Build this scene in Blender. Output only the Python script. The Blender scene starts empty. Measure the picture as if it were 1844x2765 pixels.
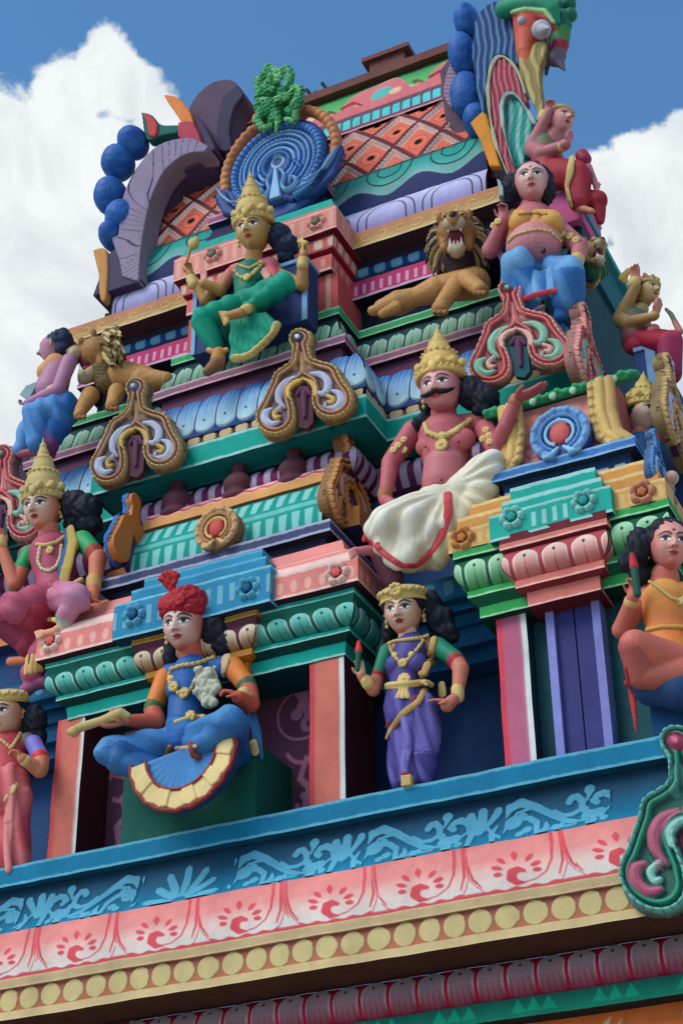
import bpy, bmesh, math, random
import numpy as np
from mathutils import Vector, Matrix
from mathutils.bvhtree import BVHTree
random.seed(7); np.random.seed(7)
scene = bpy.context.scene
# ---------------------------------------------------------------- camera
FOC, YAW, PIT, ROL = 4700.0, math.radians(25.72), math.radians(32.5), math.radians(-0.58)
PC = (922.0, 1382.5); CAM = np.array([0.0, -10.0, 1.6])
fwd = np.array([-math.sin(YAW)*math.cos(PIT), math.cos(YAW)*math.cos(PIT), math.sin(PIT)])
rt0 = np.array([math.cos(YAW), math.sin(YAW), 0.0]); up0 = np.cross(rt0, fwd)
RT = math.cos(ROL)*rt0 + math.sin(ROL)*up0; UP = -math.sin(ROL)*rt0 + math.cos(ROL)*up0
cam = bpy.data.cameras.new('camera'); cob = bpy.data.objects.new('camera', cam); scene.collection.objects.link(cob)
cam.sensor_fit = 'VERTICAL'; cam.sensor_height = 36; cam.sensor_width = 24; cam.lens = 36*FOC/2765
cam.clip_end = 5000; cam.clip_start = 0.1
M = Matrix.Identity(4)
for i in range(3):
    M[i][0] = RT[i]; M[i][1] = UP[i]; M[i][2] = -fwd[i]; M[i][3] = CAM[i]
cob.matrix_world = M; scene.camera = cob
# ---------------------------------------------------------------- sky, sun, exposure
SUN_AZ, SUN_EL = math.radians(-30), math.radians(44)     # azimuth from -Y (towards the viewer) turned to -X (left)
w = bpy.data.worlds.new('World'); scene.world = w; w.use_nodes = True
nt = w.node_tree; nt.nodes.clear()
def N(t, **k):
    n = nt.nodes.new(t)
    for a, b in k.items(): setattr(n, a, b)
    return n
L = lambda a, b: nt.links.new(a, b)
sky = N('ShaderNodeTexSky', sky_type='NISHITA', sun_disc=False)
sdir = Vector((-math.sin(-SUN_AZ)*math.cos(SUN_EL), -math.cos(SUN_AZ)*math.cos(SUN_EL), math.sin(SUN_EL)))
sky.sun_elevation = SUN_EL; sky.sun_rotation = math.atan2(sdir.x, sdir.y); sky.altitude = 0; sky.air_density = 1.0; sky.dust_density = 0.4; sky.ozone_density = 2.5
tc = N('ShaderNodeTexCoord'); nrm = N('ShaderNodeVectorMath', operation='NORMALIZE'); L(tc.outputs['Generated'], nrm.inputs[0])
def noise(scale, det=8, rough=.55, dist=0.0, src=None, off=(0, 0, 0)):
    mp = N('ShaderNodeMapping'); mp.inputs['Location'].default_value = off; L(src or nrm.outputs[0], mp.inputs[0])
    n = N('ShaderNodeTexNoise'); n.inputs['Scale'].default_value = scale; n.inputs['Detail'].default_value = det
    n.inputs['Roughness'].default_value = rough; n.inputs['Distortion'].default_value = dist; L(mp.outputs[0], n.inputs['Vector']); return n
def mth(op, a, b=None, clamp=False):
    n = N('ShaderNodeMath', operation=op, use_clamp=clamp)
    for i, v in enumerate((a, b)):
        if v is None: continue
        if isinstance(v, (int, float)): n.inputs[i].default_value = v
        else: L(v, n.inputs[i])
    return n.outputs[0]
def ray(px, py): return fwd*FOC + RT*(px-PC[0]) - UP*(py-PC[1])
wn = noise(7, 6, .6); wv = N('ShaderNodeVectorMath', operation='SUBTRACT'); L(wn.outputs['Color'], wv.inputs[0]); wv.inputs[1].default_value = (.5, .5, .5)
ws = N('ShaderNodeVectorMath', operation='SCALE'); ws.inputs['Scale'].default_value = .055; L(wv.outputs[0], ws.inputs[0])
wa = N('ShaderNodeVectorMath', operation='ADD'); L(nrm.outputs[0], wa.inputs[0]); L(ws.outputs[0], wa.inputs[1])
# cumulus puffs: (image column, row, radius) of each puff of cloud, as directions in the sky
puffs = [(285,215,110),(110,400,170),(160,260,120),(360,270,95),(430,350,90),(-20,480,260),(250,560,260),(60,760,320),(330,800,260),(0,1050,300),(-150,420,160),
         (1800,560,210),(1760,800,200),(1700,1000,220),(1900,380,110),(1640,500,110),(1620,620,80),(2050,700,330),(-400,600,400),(-350,1100,450),(2300,400,300),(600,900,300),(1200,1000,300)]
cl = None
for px, py, r in puffs:
    d = ray(px, py); d = d/np.linalg.norm(d)
    dn = N('ShaderNodeVectorMath', operation='DISTANCE'); L(wa.outputs[0], dn.inputs[0]); dn.inputs[1].default_value = tuple(d)
    v = mth('SUBTRACT', 1.0, mth('DIVIDE', dn.outputs['Value'], r/FOC*1.0))
    v = mth('MAXIMUM', v, -1.0); v = mth('MULTIPLY', v, min(1.0, r/150))
    cl = v if cl is None else mth('MAXIMUM', cl, v)
# general broken cloud elsewhere in the sky so that the whole dome is coherent
gen = noise(2.2, 9, .6, .3); 
fd = N('ShaderNodeVectorMath', operation='DISTANCE'); L(nrm.outputs[0], fd.inputs[0]); fd.inputs[1].default_value = tuple(fwd)
far = mth('MULTIPLY', mth('SUBTRACT', fd.outputs['Value'], .42), 6, True)
gc = mth('MULTIPLY', mth('SUBTRACT', gen.outputs['Fac'], .5), 2.0)
gc = mth('ADD', mth('MULTIPLY', gc, far), mth('SUBTRACT', far, 1.0))
cl = mth('MAXIMUM', cl, gc)
fine = noise(24, 10, .68, .3)
cl = mth('ADD', cl, mth('MULTIPLY', mth('SUBTRACT', fine.outputs['Fac'], .5), .8))
dens = mth('MULTIPLY', mth('ADD', cl, .04), 5.5, True)
sm = N('ShaderNodeMapRange', interpolation_type='SMOOTHSTEP'); L(dens, sm.inputs['Value'])
cn = noise(11, 9, .6, .6, off=(3, 1, 2)); cr = N('ShaderNodeValToRGB')
cr.color_ramp.elements[0].position = .32; cr.color_ramp.elements[0].color = (.40, .44, .475, 1); cr.color_ramp.elements[1].position = .62; cr.color_ramp.elements[1].color = (.60, .625, .63, 1)
L(cn.outputs['Fac'], cr.inputs[0])
csc = N('ShaderNodeVectorMath', operation='SCALE'); csc.inputs['Scale'].default_value = 7.0; L(cr.outputs[0], csc.inputs[0])
skt = N('ShaderNodeVectorMath', operation='MULTIPLY'); L(sky.outputs[0], skt.inputs[0]); skt.inputs[1].default_value = (.56, .87, .97)
mx = N('ShaderNodeMix', data_type='RGBA'); L(sm.outputs[0], mx.inputs['Factor']); L(skt.outputs[0], mx.inputs['A']); L(csc.outputs[0], mx.inputs['B'])
bg = N('ShaderNodeBackground'); bg.inputs['Strength'].default_value = .12; L(mx.outputs['Result'], bg.inputs[0])
wo = N('ShaderNodeOutputWorld'); L(bg.outputs[0], wo.inputs[0])
sun = bpy.data.lights.new('sun', 'SUN'); sun.energy = 1.4; sun.angle = math.radians(32); sun.color = (1, .94, .84)
so = bpy.data.objects.new('sun', sun); scene.collection.objects.link(so); so.rotation_euler = sdir.to_track_quat('Z', 'Y').to_euler()
vs = scene.view_settings; vs.view_transform = 'Standard'; vs.look = 'None'; vs.exposure = 0.86; vs.gamma = 1; vs.use_curve_mapping = False
scene.cycles.max_bounces = 4; scene.cycles.diffuse_bounces = 3
# ---------------------------------------------------------------- helpers
def at(px, py, Y): d = ray(px, py); return CAM + d*(Y-CAM[1])/d[1]
def atz(px, py, z): d = ray(px, py); return CAM + d*(z-CAM[2])/d[2]
def atx(px, py, x): d = ray(px, py); return CAM + d*(x-CAM[0])/d[0]
def mpp(P): return float((np.array(P)-CAM) @ fwd)/FOC           # metres per pixel there
def zz(px, py, Y): return at(px, py, Y)[2]
def co(px, py, xc, yc):                                          # mitred corner: how far out, how high
    d = ray(px, py); t, o = np.linalg.solve(np.array([[d[0], -1], [d[1], 1]]), [xc-CAM[0], yc-CAM[1]])
    return float(o), float(CAM[2]+t*d[2])
def C(*c):
    c = np.array(c, float)/255; return np.where(c < .04045, c/12.92, ((c+.055)/1.055)**2.4)
def smooth(e0, e1, x): t = np.clip((x-e0)/(e1-e0), 0, 1); return t*t*(3-2*t)
def mixc(c, col, m): m = np.clip(m, 0, 1)[:, None]; return c*(1-m)+np.asarray(col)*m
def grad(t, stops):
    ts = [s[0] for s in stops]; cs = np.array([s[1] for s in stops])
    return np.stack([np.interp(t, ts, cs[:, i]) for i in range(3)], 1)
RES = .006
def msk(d, e=None): e = e or RES; return np.clip(.5-d/e, 0, 1)
def sdseg(x, y, pts, ws):                                        # tapered stroke, signed distance
    d = np.full(x.shape, 1e4)
    for (a, b), (c2, e), w0, w1 in zip(pts[:-1], pts[1:], ws[:-1], ws[1:]):
        vx, vy = c2-a, e-b; l2 = vx*vx+vy*vy+1e-12
        h = np.clip(((x-a)*vx+(y-b)*vy)/l2, 0, 1)
        d = np.minimum(d, np.hypot(x-a-h*vx, y-b-h*vy)-(w0+(w1-w0)*h))
    return d
def sdpetal(x, y, w, h, r=1.0):                                  # upright rounded-top tongue, base at y=0
    yy = y-(h-w*r); return np.where(yy > 0, np.hypot(x/w, yy/(w*r))-1, np.abs(x)/w-1)*w
def spiral(cx, cy, r0, r1, a0, a1, n=14):
    out = []
    for i in range(n+1):
        k = i/n; a = a0+(a1-a0)*k; r = r0+(r1-r0)*k; out.append((cx+r*math.cos(a), cy+r*math.sin(a)))
    return out
# materials: one painted-plaster family, colour comes from the paint on the mesh
def paint_mat(name, rough=.62, metal=0.0, bump=.25, spec=.35, nscale=55, grime=.5):
    m = bpy.data.materials.new(name); m.use_nodes = True; t = m.node_tree; t.nodes.clear(); ln = t.links.new
    o = t.nodes.new('ShaderNodeOutputMaterial'); b = t.nodes.new('ShaderNodeBsdfPrincipled'); ln(b.outputs[0], o.inputs[0])
    a = t.nodes.new('ShaderNodeAttribute'); a.attribute_name = 'Col'
    g = t.nodes.new('ShaderNodeNewGeometry')
    n1 = t.nodes.new('ShaderNodeTexNoise'); n1.inputs['Scale'].default_value = 3.2; n1.inputs['Detail'].default_value = 8; n1.inputs['Roughness'].default_value = .65
    mp = t.nodes.new('ShaderNodeMapping'); mp.inputs['Scale'].default_value = (1, 1, .45); ln(g.outputs['Position'], mp.inputs[0]); ln(mp.outputs[0], n1.inputs['Vector'])
    r1 = t.nodes.new('ShaderNodeMapRange'); r1.inputs['From Min'].default_value = .3; r1.inputs['From Max'].default_value = .7
    r1.inputs['To Min'].default_value = 1-.26*grime; r1.inputs['To Max'].default_value = 1+.10*grime; ln(n1.outputs['Fac'], r1.inputs['Value'])
    # streaks and specks of dirt
    n2 = t.nodes.new('ShaderNodeTexNoise'); n2.inputs['Scale'].default_value = 22; n2.inputs['Detail'].default_value = 10; n2.inputs['Roughness'].default_value = .7
    mp2 = t.nodes.new('ShaderNodeMapping'); mp2.inputs['Scale'].default_value = (1, 1, .18); ln(g.outputs['Position'], mp2.inputs[0]); ln(mp2.outputs[0], n2.inputs['Vector'])
    r2 = t.nodes.new('ShaderNodeMapRange'); r2.inputs['From Min'].default_value = .6; r2.inputs['From Max'].default_value = .78
    r2.inputs['To Min'].default_value = 0; r2.inputs['To Max'].default_value = .38*grime; ln(n2.outputs['Fac'], r2.inputs['Value'])
    mu = t.nodes.new('ShaderNodeVectorMath'); mu.operation = 'SCALE'; ln(a.outputs['Color'], mu.inputs[0]); ln(r1.outputs[0], mu.inputs['Scale'])
    mi = t.nodes.new('ShaderNodeMix'); mi.data_type = 'RGBA'; ln(r2.outputs[0], mi.inputs['Factor']); ln(mu.outputs[0], mi.inputs['A']); mi.inputs['B'].default_value = (.05, .045, .045, 1)
    hs = t.nodes.new('ShaderNodeHueSaturation'); hs.inputs['Saturation'].default_value = 1.03; ln(mi.outputs['Result'], hs.inputs['Color'])
    # small chips where the plaster shows, and brushed unevenness
    n4 = t.nodes.new('ShaderNodeTexNoise'); n4.inputs['Scale'].default_value = 34; n4.inputs['Detail'].default_value = 12; n4.inputs['Roughness'].default_value = .75; ln(g.outputs['Position'], n4.inputs['Vector'])
    r4 = t.nodes.new('ShaderNodeMapRange'); r4.inputs['From Min'].default_value = .705; r4.inputs['From Max'].default_value = .73; r4.inputs['To Max'].default_value = .5*grime; ln(n4.outputs['Fac'], r4.inputs['Value'])
    m4 = t.nodes.new('ShaderNodeMix'); m4.data_type = 'RGBA'; ln(r4.outputs[0], m4.inputs['Factor']); ln(hs.outputs[0], m4.inputs['A']); m4.inputs['B'].default_value = (.46, .43, .40, 1)
    n5 = t.nodes.new('ShaderNodeTexNoise'); n5.inputs['Scale'].default_value = 9; n5.inputs['Detail'].default_value = 5; ln(g.outputs['Position'], n5.inputs['Vector'])
    r5 = t.nodes.new('ShaderNodeMapRange'); r5.inputs['From Min'].default_value = .3; r5.inputs['From Max'].default_value = .7; r5.inputs['To Min'].default_value = .92; r5.inputs['To Max'].default_value = 1.05; ln(n5.outputs['Fac'], r5.inputs['Value'])
    m5 = t.nodes.new('ShaderNodeVectorMath'); m5.operation = 'SCALE'; ln(m4.outputs['Result'], m5.inputs[0]); ln(r5.outputs[0], m5.inputs['Scale'])
    ln(m5.outputs[0], b.inputs['Base Color'])
    b.inputs['Roughness'].default_value = rough; b.inputs['Metallic'].default_value = metal; b.inputs['Specular IOR Level'].default_value = spec
    n3 = t.nodes.new('ShaderNodeTexNoise'); n3.inputs['Scale'].default_value = nscale; n3.inputs['Detail'].default_value = 6; ln(g.outputs['Position'], n3.inputs['Vector'])
    bu = t.nodes.new('ShaderNodeBump'); bu.inputs['Strength'].default_value = bump; bu.inputs['Distance'].default_value = .01; ln(n3.outputs['Fac'], bu.inputs['Height']); ln(bu.outputs[0], b.inputs['Normal'])
    return m
PAINT = paint_mat('painted_plaster', .75, 0, .3, .18, 55, .8); GLOSS = paint_mat('gloss_paint', .6, 0, .25, .3, 55, .7); GOLD = paint_mat('gold_paint', .55, .0, .6, .35, 90, .9)
SKIN = paint_mat('statue_enamel', .58, 0, .2, .3, 40, .6); CLOTH = paint_mat('painted_cloth', .65, 0, .3, .22, 45, .7)
def link(name, me, parent=None, mat=PAINT, **props):
    me.materials.append(mat); o = bpy.data.objects.new(name, me); scene.collection.objects.link(o)
    if parent: o.parent = parent
    for k, v in props.items(): o[k] = v
    return o
def thing(name, label, cat, loc=(0, 0, 0), group=None):
    o = bpy.data.objects.new(name, None); scene.collection.objects.link(o); o.location = tuple(map(float, loc)); o['label'] = label; o['category'] = cat
    if group: o['group'] = group
    return o
def setp(o, parent):
    o.parent = parent; o.matrix_parent_inverse = Matrix.Translation(-parent.location) if parent.parent is None else Matrix.Identity(4)
def mesh_np(name, V, F, Cc, sm_=True):
    me = bpy.data.meshes.new(name); V = np.asarray(V, np.float32); F = np.asarray(F, np.int32)
    me.vertices.add(len(V)); me.vertices.foreach_set('co', V.ravel())
    k = F.shape[1]; me.loops.add(F.size); me.loops.foreach_set('vertex_index', F.ravel())
    me.polygons.add(len(F)); me.polygons.foreach_set('loop_start', np.arange(0, F.size, k, dtype=np.int32)); me.polygons.foreach_set('loop_total', np.full(len(F), k, np.int32))
    me.update(calc_edges=True)
    a = me.color_attributes.new('Col', 'FLOAT_COLOR', 'POINT'); c4 = np.ones((len(V), 4), np.float32); c4[:, :3] = Cc; a.data.foreach_set('color', c4.ravel())
    me.polygons.foreach_set('use_smooth', np.full(len(F), sm_, bool)); me.validate(); return me
class G:                                                         # collects grids, boxes and prisms of one part
    def __init__(s): s.V = []; s.F = []; s.C = []; s.n = 0
    def add(s, V, F, Cc):
        V = np.asarray(V, float); F = np.asarray(F, int)
        if F.shape[1] == 3: F = np.concatenate([F, F[:, 2:3]], 1)
        Cc = np.asarray(Cc, float)
        if Cc.ndim == 1: Cc = np.repeat(Cc[None], len(V), 0)
        s.V.append(V); s.F.append(F+s.n); s.C.append(Cc); s.n += len(V)
    def grid(s, P, Cc):                                          # P (m,n,3)
        m, n = P.shape[:2]; i = np.arange(m*n).reshape(m, n)
        F = np.stack([i[:-1, :-1], i[:-1, 1:], i[1:, 1:], i[1:, :-1]], -1).reshape(-1, 4)
        s.add(P.reshape(-1, 3), F, Cc)
    def box(s, a, b, col, bev=.0):
        (x0, y0, z0), (x1, y1, z1) = a, b
        for q in ([(x0,y0,z0),(x1,y0,z0),(x1,y0,z1),(x0,y0,z1)],[(x1,y0,z0),(x1,y1,z0),(x1,y1,z1),(x1,y0,z1)],[(x1,y1,z0),(x0,y1,z0),(x0,y1,z1),(x1,y1,z1)],
                  [(x0,y1,z0),(x0,y0,z0),(x0,y0,z1),(x0,y1,z1)],[(x0,y0,z1),(x1,y0,z1),(x1,y1,z1),(x0,y1,z1)],[(x0,y1,z0),(x1,y1,z0),(x1,y0,z0),(x0,y0,z0)]):
            s.add(q, [[0, 1, 2, 3]], col)
    def prism(s, pts, vec, col, side=None):                      # polygon (n,3) pushed along vec
        pts = np.asarray(pts, float); n = len(pts); bm = bmesh.new(); vs_ = [bm.verts.new(p) for p in pts]
        f = bm.faces.new(vs_); r = bmesh.ops.triangulate(bm, faces=[f]); tri = [[v.index for v in f2.verts] for f2 in bm.faces]
        bm.verts.index_update(); tri = [[v.index for v in f2.verts] for f2 in bm.faces]; bm.free()
        s.add(pts, tri, col); s.add(pts+vec, [t[::-1] for t in tri], col)
        for i in range(n):
            j = (i+1) % n; s.add([pts[i], pts[j], pts[j]+vec, pts[i]+vec], [[0, 3, 2, 1]], col if side is None else side)
    def build(s, name, parent=None, mat=PAINT, smooth_=False, **props):
        V = np.concatenate(s.V); F = np.concatenate(s.F); Cc = np.concatenate(s.C)
        if len(F) and (F[:, 2] == F[:, 3]).any():
            q = F[F[:, 2] != F[:, 3]]; t = F[F[:, 2] == F[:, 3]]
            F = np.concatenate([q[:, [0, 1, 2]], q[:, [0, 2, 3]], t[:, :3]])
        me = mesh_np(name, V, F, Cc, smooth_); o = link(name, me, None, mat, **props)
        if parent: setp(o, parent)
        return o
def resample(pts, res):
    pts = np.array(pts, float); d = np.hypot(*np.diff(pts, axis=0).T); L_ = np.r_[0, np.cumsum(d)]
    ts = []
    for i, l in enumerate(d):
        n = max(1, int(math.ceil(l/res))); ts += list(L_[i]+l*np.arange(n)/n)
    ts.append(L_[-1]); ts = np.array(ts); return np.stack([np.interp(ts, L_, pts[:, 0]), np.interp(ts, L_, pts[:, 1])], 1), ts
def curve(p0, p1, bul, n=10):                                    # bulged arc between two profile points (positive = outward)
    p0 = np.array(p0, float); p1 = np.array(p1, float); d = p1-p0; nr = np.array([d[1], -d[0]])/np.hypot(*d)
    if nr[0] < 0: nr = -nr
    return [tuple(p0+d*k+nr*bul*math.sin(math.pi*k)) for k in np.linspace(0, 1, n+1)]
def wob(P):                                                      # nothing here was cast true: millimetres of waviness
    x, y, z = P[..., 0], P[..., 1], P[..., 2]; q = P.copy()
    q[..., 2] += .0016*np.sin(x*5.1+z*3+y*4)+.0010*np.sin(x*17.3+z*9+1); q[..., 1] += .0018*np.sin(x*4.3+z*5.7+2)+.0015*np.sin(x*21+z*13); q[..., 0] += .0015*np.sin(z*8+y*6)
    return q
def mould(g, path, secs, res=None, segs=None, shear=0.0, x0=0.0):
    """run profile sections round a plan path; a section is (points [(out,z)..], colour or paint function, displacement or None)"""
    res = res or RES; path = [np.array(p, float) for p in path]; n = len(path)
    nm = []
    for a, b in zip(path[:-1], path[1:]):
        d = (b-a)/np.linalg.norm(b-a); nm.append(np.array([d[1], -d[0]]))
    off = []
    for i in range(n):
        if i == 0: off.append(nm[0])
        elif i == n-1: off.append(nm[-1])
        else:
            q = nm[i-1]+nm[i]; off.append(q if abs(nm[i-1] @ nm[i]) < .1 else nm[i])
    for pts, pc in [(s_[0], s_[1:]) for s_ in secs]:
        fn = callable(pc[0])
        for i in range(n-1):
            if segs and i not in segs: continue
            front = nm[i][1] < -.5 or nm[i][0] > .5
            r = res if (fn and front) else (.05 if fn else .09)
            pr, ts = resample(pts, min(r, .05)) if fn else (np.array(pts, float), None)
            if not fn and len(pts) > 2: pr, ts = np.array(pts, float), np.arange(len(pts))
            a = path[i][None]+pr[:, :1]*off[i][None]; b = path[i+1][None]+pr[:, :1]*off[i+1][None]
            Ls = np.linalg.norm(b-a, axis=1).max(); m = max(1, int(math.ceil(Ls/r)))
            k = np.linspace(0, 1, m+1)[:, None, None]
            P = np.zeros((m+1, len(pr), 3)); P[..., :2] = a[None]*(1-k)+b[None]*k
            P[..., 2] = pr[None, :, 1]+shear*(P[..., 0]-x0)
            if fn:
                t_ = (path[i+1]-path[i])/np.linalg.norm(path[i+1]-path[i]); mid = (path[i]+path[i+1])/2
                S = ((P[..., :2]-mid) @ t_).ravel(); T = np.repeat(ts[None], m+1, 0).ravel(); L0 = np.linalg.norm(path[i+1]-path[i])
                out = pc[0](S, T/ts[-1], dict(h=ts[-1], L=L0, seg=i, o=np.repeat(pr[None, :, 0], m+1, 0).ravel()))
                if isinstance(out, tuple):
                    col, disp = out
                    # profile normal
                    dp = np.gradient(pr, axis=0); nn = np.stack([-dp[:, 1], dp[:, 0]], 1); nn /= np.linalg.norm(nn, axis=1)[:, None]+1e-9
                    D = disp.reshape(m+1, len(pr)); P[..., :2] += D[..., None]*nn[None, :, :1]*nm[i][None, None]; P[..., 2] += D*nn[None, :, 1]
                else: col = out
                g.grid(wob(P), col)
            else: g.grid(wob(P), np.asarray(pc[0], float))
def flat(c): return C(*c)
def quad(g, A, B, D, E_, fn, res=None, nrm_=None):
    """painted panel: A bottom-left, B bottom-right, D top-right, E_ top-left; fn(s,t,w,h)->colour[,relief]"""
    res = res or RES; A, B, D, E_ = [np.array(p, float) for p in (A, B, D, E_)]
    W = max(np.linalg.norm(B-A), np.linalg.norm(D-E_)); H = max(np.linalg.norm(E_-A), np.linalg.norm(D-B))
    m = max(1, int(W/res)); n = max(1, int(H/res)); u = np.linspace(0, 1, m+1)[:, None, None]; v = np.linspace(0, 1, n+1)[None, :, None]
    P = (A*(1-u)+B*u)*(1-v)+(E_*(1-u)+D*u)*v
    S = np.repeat((u[:, 0, 0]-.5)*W, n+1); T = np.tile(v[0, :, 0]*H, m+1)
    out = fn(S, T, W, H)
    if isinstance(out, tuple):
        nr = np.cross(B-A, E_-A); nr /= np.linalg.norm(nr); P = P+out[1].reshape(m+1, n+1, 1)*nr; out = out[0]
    g.grid(wob(P), out)
g = G(); g.add([(-400, -400, 0), (400, -400, 0), (400, 400, 0), (-400, 400, 0)], [[0, 1, 2, 3]], C(190, 180, 164)); o = g.build('ground', None, PAINT); o['kind'] = 'structure'  # unseen ground sheet, added pale to bounce light up onto the undersides
# ================================================================ painters
K = C(18, 22, 34)
def rep(s, L0, p):
    n = max(1, round(L0/p)); q = L0/n; ph = 0 if n % 2 else q/2
    return (s+ph+q/2) % q-q/2, q
def petalrow(p, tip, base, gap, outline, up=True, dot=True, lean=0.0, wf=.43, relief=.008, slit=3, hf=.96):
    def f(s, t, i):
        h = i['h']; y = (1-t)*h if up else t*h            # y: from the root of the petal to its tip
        x, q = rep(s-lean*y, i['L'], p); w = q*wf
        d = sdpetal(x, y, w, h*hf, .9); m = msk(d)
        c = np.repeat(gap[None], len(s), 0)
        body = grad(y/h, [(0, base), (.55, (base+tip)/2), (.9, tip)])
        c = c*(1-m[:, None])+body*m[:, None]
        c = mixc(c, outline, msk(np.abs(d+.006)-.004)*smooth(.15*h, .5*h, y))
        for k in range(slit):
            xx = (k-(slit-1)/2)*w*.52; top = h*(.62 if k == (slit-1)/2 else .45)
            c = mixc(c, gap*.8+base*.1, msk(sdseg(x, y, [(xx, 0), (xx*.8, top)], [.007, .001])))
        if dot: c = mixc(c, K, msk(np.hypot(x, (y-h*.72)*.8)-.011))
        dome = np.sqrt(np.clip(1-(x/w)**2, 0, 1))
        return c, relief*1.3*m*dome*np.clip(-d/.012, 0, 1)
    return f
def ovals(p, bg, c1, w=.3, h=.36, c2=None):
    def f(s, t, i):
        x, q = rep(s, i['L'], p); y = (t-.5)*i['h']; a, b = q*w, i['h']*h
        d = (((x/a)**4+(y/b)**4)**.25-1)*min(a, b); m = msk(d, RES*1.5)
        b0 = np.repeat(bg[None], len(s), 0); b0 = mixc(b0, bg*.6, smooth(.25, .5, np.abs(t-.5)))
        return mixc(b0, c1, m*.92), m*.006
    return f
def edged(body, edge, wd=.014, bottom=True, top=True):
    def f(s, t, i):
        h = i['h']; c = np.repeat(body[None], len(s), 0); wob = .002*np.sin(s*37)+.0015*np.sin(s*83+1)
        if top: c = mixc(c, edge, msk(t*h-wd+wob))
        if bottom: c = mixc(c, edge, msk((1-t)*h-wd+wob))
        return c
    return f
def lines(body, mark, n=7, slope=False):
    def f(s, t, i):
        x, q = rep(s, i['L'], .075); h = i['h']; y = t*h; c = np.repeat(body[None], len(s), 0)
        d = np.maximum(np.abs(x)-.02*(1-.5*t), np.abs(t-.5)*h-.3*h)
        return mixc(c, mark, msk(d)*.6)
    return f
# ================================================================ the tower
TW = thing('temple_tower', 'tall stepped temple tower in carved and brightly painted tiers with statues on its ledges', 'temple tower', (-6.03, 0, 6))
teal, tealL, tealD = C(22, 150, 138), C(150, 198, 196), C(14, 70, 78)  # tealD: the teal darkened in colour for shaded recesses and undersides
blue, blueL, navy = C(26, 112, 150), C(92, 160, 186), C(30, 52, 84)
pk, pkL = C(228, 142, 138), C(226, 190, 182)
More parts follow.
